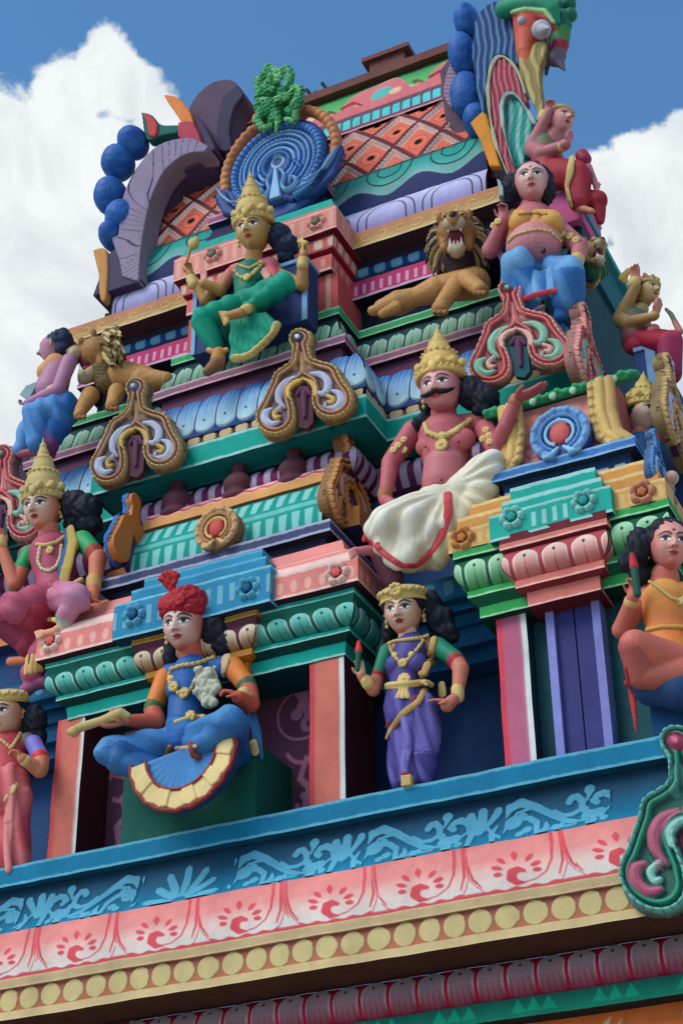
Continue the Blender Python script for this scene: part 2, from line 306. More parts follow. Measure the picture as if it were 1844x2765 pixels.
# ---- lower cornice, straight across the whole front
PA = [(-10.2, 4), (-10.2, 0), (-1.75, 0), (-1.75, 4)]
zA = [zz(1079, 2127, -.1), zz(1079, 2185, -.1), zz(1079, 2322, -.17), zz(1079, 2461, -.24), zz(1079, 2488, -.25), zz(1079, 2560, -.23), zz(1079, 2583, -.25)]
g = G(); mould(g, PA, [([(-1.4, zA[0]), (.1, zA[0])], blue), ([(.1, zA[0]), (.1, zA[1])], edged(blue, blueL, .02)), ([(.1, zA[1]), (.02, zA[1])], blue*.6)]); g.build('ledge', TW)
def scroll(s, t, i):
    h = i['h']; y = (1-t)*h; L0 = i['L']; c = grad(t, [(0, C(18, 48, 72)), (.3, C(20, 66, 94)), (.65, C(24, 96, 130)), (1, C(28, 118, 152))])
    X = s+i['L']/2-10.2-C0; m = np.zeros(len(s))                      # X measured from the flower
    fl = C(76, 142, 172); sg = np.where(X < 0, -1, 1); ax = np.abs(X)
    # flower of seven rays
    for a in (8, 38, 62, 90, 118, 142, 172):
        a = math.radians(a); ln = .30 if 60 < math.degrees(a) < 120 else .27
        d = sdseg(X, y, [(.07*math.cos(a), .0+.05*math.sin(a)), (.16*math.cos(a), .16*math.sin(a)), (ln*math.cos(a), ln*math.sin(a)), ((ln+.04)*math.cos(a), (ln+.04)*math.sin(a))], [.016, .036, .032, .004])
        m = np.maximum(m, msk(d))
    m = np.maximum(m, msk(np.abs(np.hypot(X, y)-.07)-.012))
    p = .98; n = np.floor((ax-.40)/p); x = (ax-.40) % p; live = (ax > .36) & (X < C1)
    ball = lambda cx, cy, r: ([(cx, cy), (cx+.001, cy)], [r, r])
    rng_ = [([(-.02, .03), (.02, .14), (.08, .25), (.2, .27), (.32, .16), (.45, .06), (.58, .05), (.68, .12), (.76, .20), (.86, .17), (.92, .08), (.98, .03)], [.014]*12), ([(.38, .02), (.42, .08), (.40, .14)], [.024, .02, .01]), ([(.92, .02), (.90, .10), (.93, .17)], [.022, .022, .012]), ([(-.04, .14), (-.02, .2), (-.05, .25)], [.02, .024, .016]), ([(.0, .25), (.03, .30), (.11, .325), (.21, .27), (.31, .19), (.41, .10), (.53, .05)], [.012, .03, .034, .030, .028, .024, .012]),
            ([(-.16, .02), (-.09, .10), (-.03, .21), (.03, .28)], [.012, .02, .024, .02]), ([(-.10, .01), (-.03, .12), (.04, .22)], [.010, .016, .012]),
            ball(.03, .30, .036), ([(.335, .21), (.40, .15), (.47, .145), (.525, .18), (.525, .245), (.49, .29), (.455, .285), (.44, .26)], [.016, .02, .022, .024, .025, .025, .026, .028]), ball(.575, .325, .036), ([(.575, .30), (.555, .24)], [.022, .008]),
            ball(.58, .10, .055), ball(.545, .165, .03), ball(.64, .11, .05), ball(.60, .03, .04), ([(.625, .21), (.60, .235), (.625, .27), (.67, .28), (.725, .245), (.757, .14), (.745, .0)], [.024, .026, .026, .027, .028, .028, .02]),
            ([(.80, .12), (.77, .2), (.74, .29)], [.014, .026, .034]), ([(.81, .12), (.82, .22), (.825, .31)], [.016, .036, .034]), ([(.82, .12), (.87, .2), (.93, .29)], [.014, .022, .03]), ball(.93, .30, .03),
            ball(.06, .17, .062), ball(.12, .21, .035), ([(.10, .2), (.17, .185), (.225, .13), (.24, .02)], [.02, .024, .024, .02]), ball(.165, .07, .036), ball(.12, .04, .03), ([(.28, .0), (.30, .06), (.29, .11)], [.03, .024, .012]), ball(.36, .04, .03), ball(.68, .04, .03), ([(.23, .02), (.5, .03)], [.012, .012])]
    line = np.zeros(len(s))
    for pts, ws in rng_:
        if len(pts) != len(ws): ws = (ws+[ws[-1]]*len(pts))[:len(pts)]
        d = sdseg(x, y, pts, [w_*1.05 for w_ in ws]); line = np.maximum(line, msk(np.abs(d-.002)-.003)); m = np.maximum(m*(1), np.where(live, msk(d), 0))
        m = np.where(live, np.maximum(m, msk(d)), m)
    d0 = sdseg(x, y, rng_[0][0], [.002]*7)
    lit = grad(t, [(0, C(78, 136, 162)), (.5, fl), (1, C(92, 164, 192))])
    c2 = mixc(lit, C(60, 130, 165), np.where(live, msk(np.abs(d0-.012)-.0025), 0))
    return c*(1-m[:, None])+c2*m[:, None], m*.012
C0 = at(490, 2400, -.12)[0]; C1 = at(1640, 2200, -.12)[0]-C0; C0 = C0-(-10.2+(-10.2+1.75)/2*0)-0  # flower position along the ledge
C0 = at(495, 2380, -.12)[0]+0.0
def scroll_w(s, t, i):
    return scroll(s-(C0-(-10.2-1.75)/2), t, dict(i, L=0)) if False else scroll2(s, t, i)
_mid = (-10.2-1.75)/2
def scroll2(s, t, i):
    if i['seg'] != 1: return grad(t, [(0, C(18, 50, 78)), (1, C(24, 125, 170))])
    global _X
    return scroll(s+_mid-C0+10.2+C0, t, dict(i, L=0))
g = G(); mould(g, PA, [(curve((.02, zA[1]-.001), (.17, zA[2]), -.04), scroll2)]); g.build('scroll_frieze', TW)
def kap(s, t, i):
    h = i['h']; y = (1-t)*h; red = C(206, 84, 94)
    c = grad(t, [(0, C(212, 128, 126)), (.4, C(218, 140, 136)), (.68, C(220, 190, 184)), (.92, C(212, 206, 202))])
    s = s+.24*y; pn = np.floor((s+.1)/.66+.5); x, q = rep(s+.1, i['L'], .66); x = (x+.012*np.sin(pn*2.3))/1.22; q = q/1.22; m = np.zeros(len(s)); H = h/.47
    edge = .030*H+.028*H*np.clip(np.abs(x)/(q/2), 0, 1)**4+.006*np.sin(x*60+pn); c = mixc(c, red, msk(y-edge))
    xd = x-q/2*np.sign(x); drop = np.maximum(np.abs(xd)-.055*np.clip(1-(y-.035*H)/(.13*H), 0, 1)**1.4-.001, .03*H-y); c = mixc(c, C(214, 206, 206), msk(drop)); m = np.maximum(m, msk(np.abs(drop)-.0035)*(y > .03*H))
    for pts in ([(-q/2+.004, .5*H), (-q/2+.006, .28*H), (-q/2+.02, .15*H), (-q/2+.05, .07*H)], [(q/2-.004, .5*H), (q/2-.008, .3*H), (q/2-.02, .18*H), (q/2-.06, .08*H)]): m = np.maximum(m, msk(sdseg(x, y, pts, [.010, .010, .008, .004])))
    m = np.maximum(m, msk(sdseg(x, y, [(q/2-.052, .5*H), (q/2-.056, .34*H), (q/2-.075, .21*H), (q/2-.12, .12*H), (q/2-.19, .07*H), (.0, .055*H)], [.010, .010, .007, .005, .004, .005])))
    m = np.maximum(m, msk(sdseg(x, y, [(.02, .055*H), (-.025, .065*H), (-.045, .105*H), (-.032, .15*H), (.0, .165*H), (.03, .15*H)], [.006, .020, .028, .027, .022, .014])))
    for k, a in enumerate(np.radians([-4, 22, 52, 88, 122, 152, 180])):
        r0, r1 = .085, (.125, .145, .165, .185, .165, .145, .125)[k]; r0 += .012*(k in (2, 3, 4)); cx, cy = -.005, .15*H
        m = np.maximum(m, msk(sdseg(x, y, [(cx+r0*math.cos(a), cy+r0*math.sin(a)*H), (cx+(r0*.75+r1*.25)*math.cos(a), cy+(r0*.75+r1*.25)*math.sin(a)*H), (cx+(r0*.45+r1*.55)*math.cos(a), cy+(r0*.45+r1*.55)*math.sin(a)*H), (cx+(r0*.2+r1*.8)*math.cos(a), cy+(r0*.2+r1*.8)*math.sin(a)*H), (cx+r1*math.cos(a), cy+r1*math.sin(a)*H)], [.004, .013, .017+.003*(k == 3), .013, .004])))
    return mixc(c, red, m), m*.0015
g = G(); mould(g, PA, [(curve((.17, zA[2]), (.24, zA[3]), .035), kap)]); g.build('curved_eave', TW)
tan, tanL, brn = C(180, 156, 122), C(198, 174, 132), C(156, 98, 82)
def discs(s, t, i):
    h = i['h']; x, q = rep(s, i['L'], .176); c = grad(t, [(0, C(140, 76, 70)), (.5, brn), (1, C(178, 112, 82))])
    ph = np.sin(np.floor((s+9)/q)*7.3)*.01; m = msk(np.hypot(x+ph, (t-.5)*h)-min(.078, h*.49)); return mixc(c, C(190, 172, 124), m), m*.006
zs = zA[6]; oS = -atz(1079, 2644, zs)[1]
g = G(); mould(g, PA, [([(.24, zA[3]-.001), (.255, zA[3]-.001)], tan), ([(.255, zA[3]-.001), (.255, zA[4])], edged(tan, tanL, .01)), ([(.255, zA[4]), (.23, zA[4])], tan), ([(.23, zA[4]), (.23, zA[5])], discs), ([(.23, zA[5]), (.26, zA[5]-.004)], tanL),
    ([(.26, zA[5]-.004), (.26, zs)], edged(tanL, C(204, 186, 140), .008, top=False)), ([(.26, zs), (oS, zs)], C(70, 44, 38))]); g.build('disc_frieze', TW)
zp0, zp1 = zs-.001, zz(1079, 2747, -oS-.02)
g = G(); mould(g, PA, [(curve((oS, zp0), (oS+.02, zp1), .07), petalrow(.2, C(176, 160, 170), C(110, 26, 56), C(168, 30, 56), C(190, 175, 180), wf=.44, slit=4, relief=.012)), ([(oS+.02, zp1), (oS+.05, zp1)], tealD)]); g.build('petal_roll', TW)
zg1 = zz(1450, 2775, -oS-.05)
def grn(s, t, i):
    h = i['h']; y = (1-t)*h; x, q = rep(s, i['L'], .52); c = grad(t, [(0, C(16, 90, 78)), (1, C(20, 120, 98))])
    m = np.zeros(len(s))
    for k in (-.1, 0, .1): m = np.maximum(m, msk(np.maximum(y-h*(.95-abs(x-k)*14), h*.25-y)))
    return mixc(c, C(22, 145, 112), m)
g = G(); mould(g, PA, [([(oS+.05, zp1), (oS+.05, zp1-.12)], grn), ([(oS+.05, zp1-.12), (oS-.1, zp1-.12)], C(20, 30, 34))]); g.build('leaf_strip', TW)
def orange(s, t, i):
    h = i['h']; y = (t)*h; c = np.repeat(C(206, 110, 62)[None], len(s), 0); x, q = rep(s, i['L'], .5)
    m = msk(sdseg(x, y, [(-.16, .12), (-.1, .2), (.02, .17), (.12, .22), (.2, .16)], [.03, .045, .04, .04, .015])); m = np.maximum(m, msk(sdseg(x, y, [(-.14, .14), (-.2, .07), (-.17, .03)], [.02, .018, .004]))); m = np.maximum(m, msk(sdseg(x, y, [(-.15, .12), (-.1, .05)], [.014, .004])))
    return mixc(c, C(224, 178, 150), m*.8)
g = G(); mould(g, PA, [([(oS-.1, zp1-.12), (oS-.1, zp1-1.0)], orange), ([(oS-.1, zp1-1), (oS-.1, 0)], C(150, 90, 70))]); g.build('painted_wall', TW)
# ---- pillar storey
zL = zA[0]; XL, XR = float(at(97, 1775, -.12)[0]), float(at(966, 1566, -.12)[0]); YB = -.12
dk = C(42, 70, 116)
g = G(); g.box((-9.6, .95, zL), (-2.4, 3.5, 9.6), dk); g.box((-9.0, 1.3, 9.6), (-3.3, 3.4, 11.4), C(60, 42, 66)); g.box((-8.2, 1.5, 11.4), (-4.0, 3.0, 12.9), C(26, 28, 52)); g.build('core_wall', TW)
def cprof(pts, xc, yc): return [co(px, py, xc, yc) for px, py in pts]
cb = dict(zip('abcdefghij', cprof([(924, 1458), (966, 1496), (966, 1566), (956, 1585), (956, 1598), (952, 1619), (939, 1696), (939, 1706), (934, 1731), (932, 1767)], XR, YB)))
def pinkblk(s, t, i):
    h = i['h']; c = edged(C(214, 130, 124), pkL, .022)(s, t, i); x, q = rep(s, i['L'], .115); y = (t-.55)*h
    d = np.hypot(x/.028, np.where(y > 0, y/.06, y/.04))-1; return mixc(c, C(226, 176, 166), msk(d*.028)*.8)
PBc = [(XL, 1.0), (XL, YB), (XR, YB), (XR, 1.0)]
a, b, c_, d_, e_, f_, g_, h_, i_, j_ = [cb[k] for k in 'abcdefghij']
z1 = a[1]; st = (b[1]-a[1])
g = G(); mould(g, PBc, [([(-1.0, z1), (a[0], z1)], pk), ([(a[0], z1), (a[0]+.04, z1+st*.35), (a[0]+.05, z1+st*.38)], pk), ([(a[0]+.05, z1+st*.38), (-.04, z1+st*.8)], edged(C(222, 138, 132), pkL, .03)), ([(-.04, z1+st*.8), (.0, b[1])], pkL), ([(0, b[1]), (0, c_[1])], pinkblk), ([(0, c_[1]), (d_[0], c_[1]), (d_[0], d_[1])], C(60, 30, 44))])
g.build('entablature', TW)
capm = [([d_, e_], edged(teal, tealL, .012, top=False)), ([e_, (f_[0]+.02, e_[1]-.005), (f_[0], f_[1])], C(20, 95, 82)), (curve(f_, g_, .055), petalrow(.19, C(120, 200, 190), C(20, 120, 108), C(16, 84, 70), C(190, 220, 212), lean=-.25, slit=1)),
        ([g_, (h_[0]+.03, g_[1]-.002)], teal), ([(h_[0]+.03, g_[1]-.002), (h_[0]+.03, h_[1]-.01)], edged(teal, tealL, .012, top=False)), ([(h_[0]+.03, h_[1]-.01), (i_[0], i_[1])], C(12, 60, 56)), ([i_, j_], edged(teal, tealL, .016, top=False)), ([j_, (-.9, j_[1])], tealD)]
g = G(); mould(g, PBc, capm); cap = g.build('capital_band', TW)
# projecting centre of the entablature, blue above a golden capital
bx0, bx1 = float(at(326, 1680, YB-.05)[0]), float(at(712, 1590, YB-.05)[0])
zc = [zz(700, 1548, YB-.0), zz(712, 1562, YB-.06), zz(712, 1634, YB-.06)]
PBm = [(bx0, .5), (bx0, YB), (bx1, YB), (bx1, .5)]
def blueblk(s, t, i):
    c = edged(C(48, 128, 168), C(120, 180, 200), .02)(s, t, i); x, q = rep(s, i['L'], .1); d = np.maximum(np.abs(x)-.024, np.abs(t-.5)*i['h']-.25*i['h']); return mixc(c, C(120, 175, 195), msk(d)*.75), msk(d)*.004
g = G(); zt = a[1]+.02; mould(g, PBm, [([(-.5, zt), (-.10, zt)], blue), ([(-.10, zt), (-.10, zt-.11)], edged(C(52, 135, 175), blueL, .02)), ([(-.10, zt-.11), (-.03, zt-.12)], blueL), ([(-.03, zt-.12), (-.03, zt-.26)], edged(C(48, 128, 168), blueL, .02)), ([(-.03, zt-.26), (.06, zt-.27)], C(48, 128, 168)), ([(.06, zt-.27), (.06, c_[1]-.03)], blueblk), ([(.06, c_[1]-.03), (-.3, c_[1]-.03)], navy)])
g.build('entablature_block', TW)
gx0, gx1 = float(at(355, 1700, YB)[0]), float(at(697, 1590, YB)[0])
gold1, gold0, plum = C(214, 178, 120), C(150, 106, 40), C(84, 44, 60)
g = G(); mould(g, [(gx0, .5), (gx0, YB), (gx1, YB), (gx1, .5)], [([(d_[0]+.05, c_[1]-.03), (d_[0]+.05, e_[1]-.02)], edged(C(160, 116, 48), C(190, 150, 80), .01)), ([(d_[0]+.05, e_[1]-.02), (f_[0]+.05, f_[1]-.02)], plum), (curve((f_[0]+.05, f_[1]-.02), (g_[0]+.05, g_[1]), .04), petalrow(.17, C(222, 208, 190), C(150, 96, 30), plum, C(226, 214, 200), slit=1)), ([(g_[0]+.05, g_[1]), (h_[0]+.07, g_[1]-.01), (h_[0]+.07, h_[1]-.03)], C(170, 122, 56)), ([(h_[0]+.07, h_[1]-.03), (i_[0]+.04, i_[1]), (i_[0]+.04, i_[1]-.07), (-.4, i_[1]-.07)], C(190, 116, 50))])
g.build('centre_capital', TW)
def flower(g, px, py, Y, r, c1, c2, c3, nx=0, n=6):
    P = at(px, py, Y) if not nx else atx(px, py, Y); u = np.array([1, 0, 0]) if not nx else np.array([0, 1, 0]); out = np.array([0, -1, 0]) if not nx else np.array([1, 0, 0]); z = np.array([0, 0, 1])
    R_, T_ = np.meshgrid(np.linspace(0, 1, 24), np.linspace(0, 2*math.pi, 72), indexing='ij')
    rr = r*(.82+.18*np.abs(np.cos(T_*n/2)))*R_; hgt = .035*(r/.1)*(np.where(R_ < .42, .8+.3*np.cos(R_/.42*math.pi/2)-.35*smooth(.3, .42, R_), np.sin(np.clip((R_-.42)/.58, 0, 1)*math.pi)**.7*(.55+.6*np.abs(np.cos(T_*n/2)))))
    hgt[-1] = -.01; P3 = P+u*(rr*np.cos(T_))[..., None]+z*(rr*np.sin(T_))[..., None]+out*hgt[..., None]
    col = np.repeat(c2[None], R_.size, 0); Rf, Tf = R_.ravel(), T_.ravel(); col = mixc(col, c3, smooth(.16, .0, np.abs(np.cos(Tf*n/2)))*(Rf > .45)); col = mixc(col, c1, (Rf < .36)*1.); col = mixc(col, c3, ((Rf > .36) & (Rf < .46))*1.); g.grid(P3, col)
rz = [(140, 1732, C(214, 100, 96), pkL), (911, 1548, C(214, 100, 96), pkL), (363, 1662, C(30, 90, 135), C(88, 160, 190)), (670, 1590, C(30, 90, 135), C(88, 160, 190))]
for px, py, c1, c2 in rz:
    g = G(); flower(g, px, py, (YB if c1[0] > .3 else YB-.06), .105, c1, c2, c1*.45); g.build('rosette', TW)
# pillars of the centre
def pillar(x0, x1, zt, y0, y1, cf, cs, cm, white=.035, base_red=None):
    g = G(); y1 = min(y1, .949)
    def f(s, t, w_, h):
        c = np.repeat(cf[None], len(s), 0)
        c = mixc(c, base_red if base_red is not None else cf*.7, msk(s+w_/2-.045)); c = mixc(c, C(206, 210, 212), msk(w_/2-white-s)); return c
    quad(g, (x0, y0, zL), (x1, y0, zL), (x1, y0, zt), (x0, y0, zt), f, .015)
    g.add([(x1, y0, zL), (x1, y1, zL), (x1, y1, zt), (x1, y0, zt)], [[0, 1, 2, 3]], cs); g.add([(x0, y1, zL), (x0, y0, zL), (x0, y0, zt), (x0, y1, zt)], [[0, 1, 2, 3]], cs)
    return g.build('pillar', TW)
sal, mar = C(196, 112, 100), C(74, 32, 36)
yp = .1
pillar(float(at(205, 1700, yp)[0])-.09, float(at(205, 1700, yp)[0])+.16, j_[1]+.02, yp, .5, sal, mar, None, .03, C(206, 90, 92))
pxr = float(at(929, 1800, yp)[0]); pillar(float(at(836, 1815, yp)[0]), pxr, j_[1]+.02, yp, .6, sal, mar, None, .035, C(190, 74, 82))
# scroll-painted back wall of the centre niche
def niche(s, t, w_, h):
    c = grad(t/h, [(0, C(88, 54, 78)), (1, C(100, 60, 82))]); lc = C(190, 122, 156); m = np.zeros(len(s))
    for sx in (-1, 1):
        x = s*sx; X0_ = w_/2-.28
        P_ = [(spiral(X0_, 1.02, .22, .20, math.pi*.3, math.pi*1.75), .006, .012), (spiral(X0_+.06, .92, .11, .03, -.6, 4.6), .03, .02), (spiral(X0_+.0, .78, .14, .16, 3.6, 5.4), .014, .02), ([(X0_-.05, 1.25), (X0_+.02, 1.12), (X0_+.1, 1.08)], .045, .03),
              ([(X0_+.03, .66), (X0_-.02, .5), (X0_+.06, .42), (X0_+.03, .3)], .02, .03), (spiral(X0_-.02, .3, .07, .02, 1.2, -3), .025, .018), ([(X0_-.0, .02), (X0_-.04, .12), (X0_+.02, .2)], .03, .01), (spiral(X0_+.12, .08, .06, .02, 3, -1), .02, .015), (spiral(X0_+.05, 1.18, .09, .02, -1, 3.6), .022, .02)]
        for pts, a0, a1 in P_: m = np.maximum(m, msk(sdseg(x, t, pts, list(np.linspace(a0, a1, len(pts))))))
        for cx, cy, r in [(X0_+.0, 1.1, .05), (X0_-.05, 1.03, .05), (X0_+.05, 1.04, .045), (X0_+.15, 1.2, .04)]: m = np.maximum(m, msk(np.hypot(x-cx, t-cy)-r))
    m = np.maximum(m, msk(np.hypot(s, t-.5)-.1)); m = np.maximum(m, msk(np.abs(np.hypot(s, t-.5)-.17)-.02)*(np.sin(np.arctan2(t-.5, s)*8) > -.3))
    return mixc(c, lc, m*.85)
g = G(); nx0, nx1 = float(at(205, 1700, yp)[0])+.14, float(at(836, 1815, yp)[0])+.03
quad(g, (nx0-.1, .48, zL), (nx1, .48, zL), (nx1, .48, j_[1]), (nx0-.1, .48, j_[1]), niche); g.add([(nx1+.0, .48, zL), (nx1+.0, .94, zL), (nx1, .94, j_[1]), (nx1, .48, j_[1])], [[0, 1, 2, 3]], mar); g.build('niche_wall', TW)
# recessed blue wing mouldings (behind, on either side of the centre)
w1, w2 = C(38, 112, 156), C(32, 92, 136)
zW = [zz(1200, 1560, .42), zz(1200, 1624, .42), zz(1200, 1658, .5), zz(1200, 1700, .55), zz(1200, 1750, .62), zz(1200, 1808, .7)]
PW = [(-9.5, .96), (-9.5, .9), (-1.95, .9), (-1.95, .96)]
g = G(); mould(g, PW, [([(0, zW[0]), (.48, zW[0])], w1), ([(.48, zW[0]), (.48, zW[1])], ovals(.15, C(36, 104, 148), C(84, 150, 185), .27, .3)), ([(.48, zW[1]), (.40, zW[1]-.005)], w2), ([(.40, zW[1]-.005), (.40, zW[2])], edged(w2, w1, .015, top=False)), ([(.40, zW[2]), (.34, zW[2]), (.34, zW[3])], w2*.7), ([(.34, zW[3]), (.3, zW[3]), (.28, zW[4]-.02)], w2),
    ([(.28, zW[4]-.02), (.2, zW[4]-.02), (.2, zW[5]), (0, zW[5])], w2*.9)]); g.build('wing_cornice', TW)
# ---- right bay
BL, BR = float(at(1210, 1502, YB)[0]), float(at(1799, 1347, YB)[0])
PR = [(BL, .9), (BL, YB), (BR, YB), (BR, .9)]
yel, yelL, yelD = C(204, 158, 100), C(216, 184, 126), C(196, 138, 78)
r_ = cprof([(1743, 1240), (1749, 1258), (1765, 1262), (1785, 1286), (1799, 1347), (1792, 1368), (1790, 1390)], BR, YB)
def yelblk(s, t, i):
    c = edged(yel, yelL, .02)(s, t, i); x, q = rep(s, i['L'], .07); d = np.maximum(np.abs(x)-.018, np.abs(t-.55)*i['h']-.26*i['h']); return mixc(c, yelL, msk(d)*.8)
def yelcap(zoff=0): pass
zy = [r_[0][1], r_[4][1]]; shr = 0.0
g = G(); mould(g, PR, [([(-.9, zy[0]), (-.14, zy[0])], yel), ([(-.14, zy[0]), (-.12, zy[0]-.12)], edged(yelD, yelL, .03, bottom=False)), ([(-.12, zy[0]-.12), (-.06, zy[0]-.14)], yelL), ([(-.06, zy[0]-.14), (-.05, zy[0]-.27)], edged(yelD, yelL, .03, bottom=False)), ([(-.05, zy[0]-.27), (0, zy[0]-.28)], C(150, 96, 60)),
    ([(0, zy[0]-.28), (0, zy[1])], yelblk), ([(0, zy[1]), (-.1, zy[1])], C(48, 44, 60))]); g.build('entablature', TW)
gr, grL, grD = C(52, 150, 80), C(150, 200, 160), C(20, 84, 60)
zG = [zz(1300, 1486, -.04), zz(1300, 1510, -.04), zz(1300, 1519, -.02), zz(1300, 1605, .03), zz(1300, 1617, .0), zz(1300, 1645, .04), zz(1300, 1675, .04)]
def capital(x0, x1, y, zs_, c0, cL, cD, petal, name='capital'):
    g = G(); p = [(x0, .94), (x0, y), (x1, y), (x1, .94)]
    mould(g, p, [([(-.2, zy[1]-.001), (.07, zy[1]-.001), (.07, zs_[0])], cD*.6), ([(.07, zs_[0]), (.07, zs_[1])], edged(c0, cL, .015, top=False)), ([(.07, zs_[1]), (.03, zs_[1]), (.045, zs_[2])], cD), (curve((.045, zs_[2]), (-.02, zs_[3]), .05), petalrow(.185, *petal, slit=1)), ([(-.02, zs_[3]), (.0, zs_[3])], c0),
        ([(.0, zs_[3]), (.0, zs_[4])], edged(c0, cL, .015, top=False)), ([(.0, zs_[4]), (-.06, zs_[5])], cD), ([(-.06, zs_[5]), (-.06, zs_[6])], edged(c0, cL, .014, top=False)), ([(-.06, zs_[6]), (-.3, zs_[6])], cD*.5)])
    return g.build(name, TW)
capital(float(at(1262, 1600, -.05)[0])+.0, BR-.06, -.05, zG, gr, grL, grD, (C(170, 215, 180), C(40, 130, 60), grD, C(200, 228, 205)))
# teal centre block of that entablature and its salmon capital
tx0, tx1 = float(at(1345, 1470, YB-.06)[0]), float(at(1631, 1390, YB-.06)[0]); 
def tealblk(s, t, i):
    c = edged(C(40, 160, 148), tealL, .02)(s, t, i); x, q = rep(s, i['L'], .075); d = np.maximum(np.abs(x)-.018, np.abs(t-.55)*i['h']-.27*i['h']); d = np.maximum(d, np.abs(s)-i['L']/2+.24); return mixc(c, C(150, 205, 205), msk(d)*.85), msk(d)*.004
zT = [zz(1345, 1407, YB-.06), zz(1345, 1460, YB-.06)]; zu = zz(1406, 1325, YB+.08)
zT = [zy[1]+.22, zy[1]-.03]
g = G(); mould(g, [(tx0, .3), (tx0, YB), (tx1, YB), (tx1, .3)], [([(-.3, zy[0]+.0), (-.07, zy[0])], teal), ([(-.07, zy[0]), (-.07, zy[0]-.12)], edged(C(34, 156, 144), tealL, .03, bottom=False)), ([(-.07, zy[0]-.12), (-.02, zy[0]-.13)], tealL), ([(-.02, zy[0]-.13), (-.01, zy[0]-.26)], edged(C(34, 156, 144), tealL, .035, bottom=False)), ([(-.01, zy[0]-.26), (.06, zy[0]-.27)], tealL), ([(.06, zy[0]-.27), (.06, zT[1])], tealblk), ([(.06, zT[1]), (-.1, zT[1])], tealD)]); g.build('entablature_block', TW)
sp, spL, spD = C(200, 116, 108), C(224, 172, 162), C(130, 50, 60)
zS = [z_-.01 for z_ in [zz(1480, 1452, -.1), zz(1480, 1468, -.1), zz(1480, 1480, -.08), zz(1480, 1560, -.03), zz(1480, 1575, -.06), zz(1480, 1590, -.02), zz(1480, 1628, -.02)]]
capital(float(at(1386, 1500, -.1)[0]), float(at(1622, 1430, -.1)[0]), -.11, zS, sp, spL, spD, (C(228, 200, 192), C(196, 90, 84), C(170, 74, 80), C(232, 212, 206)))
flw = [(1248, 1454, 0, C(190, 120, 66), C(196, 130, 84)), (1734, 1330, 0, C(176, 108, 80), C(190, 130, 104)), (1382, 1398, 1, C(40, 150, 140), C(130, 195, 190)), (1576, 1354, 1, C(40, 150, 140), C(130, 195, 190))]
for px, py, k, c1, c2 in flw:
    g = G(); flower(g, px, py, YB-.06*k, .10, c1, c2, c1*.4, n=5 if not k else 6); g.build('rosette', TW)
# pillars of the right bay
g = None; yq = .08
def px_x(px, py, y): return float(at(px, py, y)[0])
pillar(px_x(1340, 1700, yq), px_x(1421, 1690, yq), zG[6]+.01, yq, .6, C(178, 98, 126), C(24, 50, 60), None, .045, C(206, 74, 92))
g = G(); xa, xb, xc, xd = px_x(1474, 1670, yq+.02), px_x(1493, 1665, yq), px_x(1594, 1630, yq), px_x(1616, 1625, yq)
zt = zS[6]+.01; lav, lavd = C(124, 128, 190), C(56, 58, 112)
g.box((xa, yq, zL), (xb, .94, zt), lav); g.box((xc, yq, zL), (xd, .94, zt), lav); g.box((xb, yq+.04, zL), ((xb+xc)/2-.006, .94, zt), lavd); g.box(((xb+xc)/2-.006, yq+.06, zL), ((xb+xc)/2+.006, .94, zt), lavd*.3); g.box(((xb+xc)/2+.006, yq+.035, zL), (xc, .94, zt), lavd*1.05)
g.build('pillar', TW)
g = G(); g.box((px_x(1421, 1690, yq)+.0, yq+.14, zL), (xa, .94, zS[6]+.02), C(34, 74, 84)); g.box((xd, yq+.14, zL), (BR-.2, .94, zG[6]+.1), C(34, 78, 86)); g.build('back_wall', TW)
# ---- centre barrel shrine (above the centre entablature)
YS = .1
nx, nl = float(at(891, 1409, YS)[0]), float(at(268, 1565, YS)[0]); nn = cprof([(891, 1409), (889, 1429), (880, 1448), (874, 1466)], nx, YS)
z0 = nn[0][1]
def dashes(s, t, i):
    c = np.repeat(C(26, 30, 52)[None], len(s), 0); a_ = np.abs(s); L0 = i['L']; h = i['h']
    on = ((a_ > L0*.5-.32) | (a_ < .3)) | (((a_ % .16) < .1)); d = np.abs(t-.55)*h-.012; return mixc(c, C(206, 200, 170), msk(d)*on)
g = G(); mould(g, [(nl, 1.2), (nl, YS), (nx, YS), (nx, 1.2)], [([(-.5, z0+.03), (0, z0+.03)], C(70, 74, 110)), ([(0, z0+.03), (0, z0-.075)], edged(C(66, 70, 104), C(160, 165, 190), .022)), ([(0, z0-.075), (-.06, z0-.085)], C(26, 28, 48)), ([(-.06, z0-.085), (-.08, z0-.3)], dashes)]); g.build('shrine_base', TW)
sxl, sxr = float(at(352, 1552, YS+.08)[0]), float(at(868, 1400, YS+.08)[0]); zb0 = z0+.03; zb1 = float(at(826, 1317, YS+.24)[2])
def barrel(s, t, i):
    h = i['h']; y = t*h; c = grad(t, [(0, C(16, 128, 116)), (.5, C(24, 146, 134)), (1, C(20, 134, 124))]); x, q = rep(s, i['L'], .118)
    for ya, yb, off in ((.05, .42, 0), (.58, .93, .5)):
        xx = (x+q*off+q/2) % q-q/2; yc = (ya+yb)/2*h; hh = (yb-ya)/2*h; wd = .026*(1-.25*(y-yc)/hh); d = np.maximum(np.abs(xx)-wd, np.abs(y-yc)-hh+.02)
        c = mixc(c, C(136, 196, 196), msk(d-.006)*.85)
    return mixc(c, C(112, 184, 184), msk(np.abs(t-.5)*h-.026)*.8)
g = G(); mould(g, [(sxl, YS+.08), (sxr, YS+.08)], [(curve((-.16, zb1), (.0, zb0), .05, 14), barrel)]); 
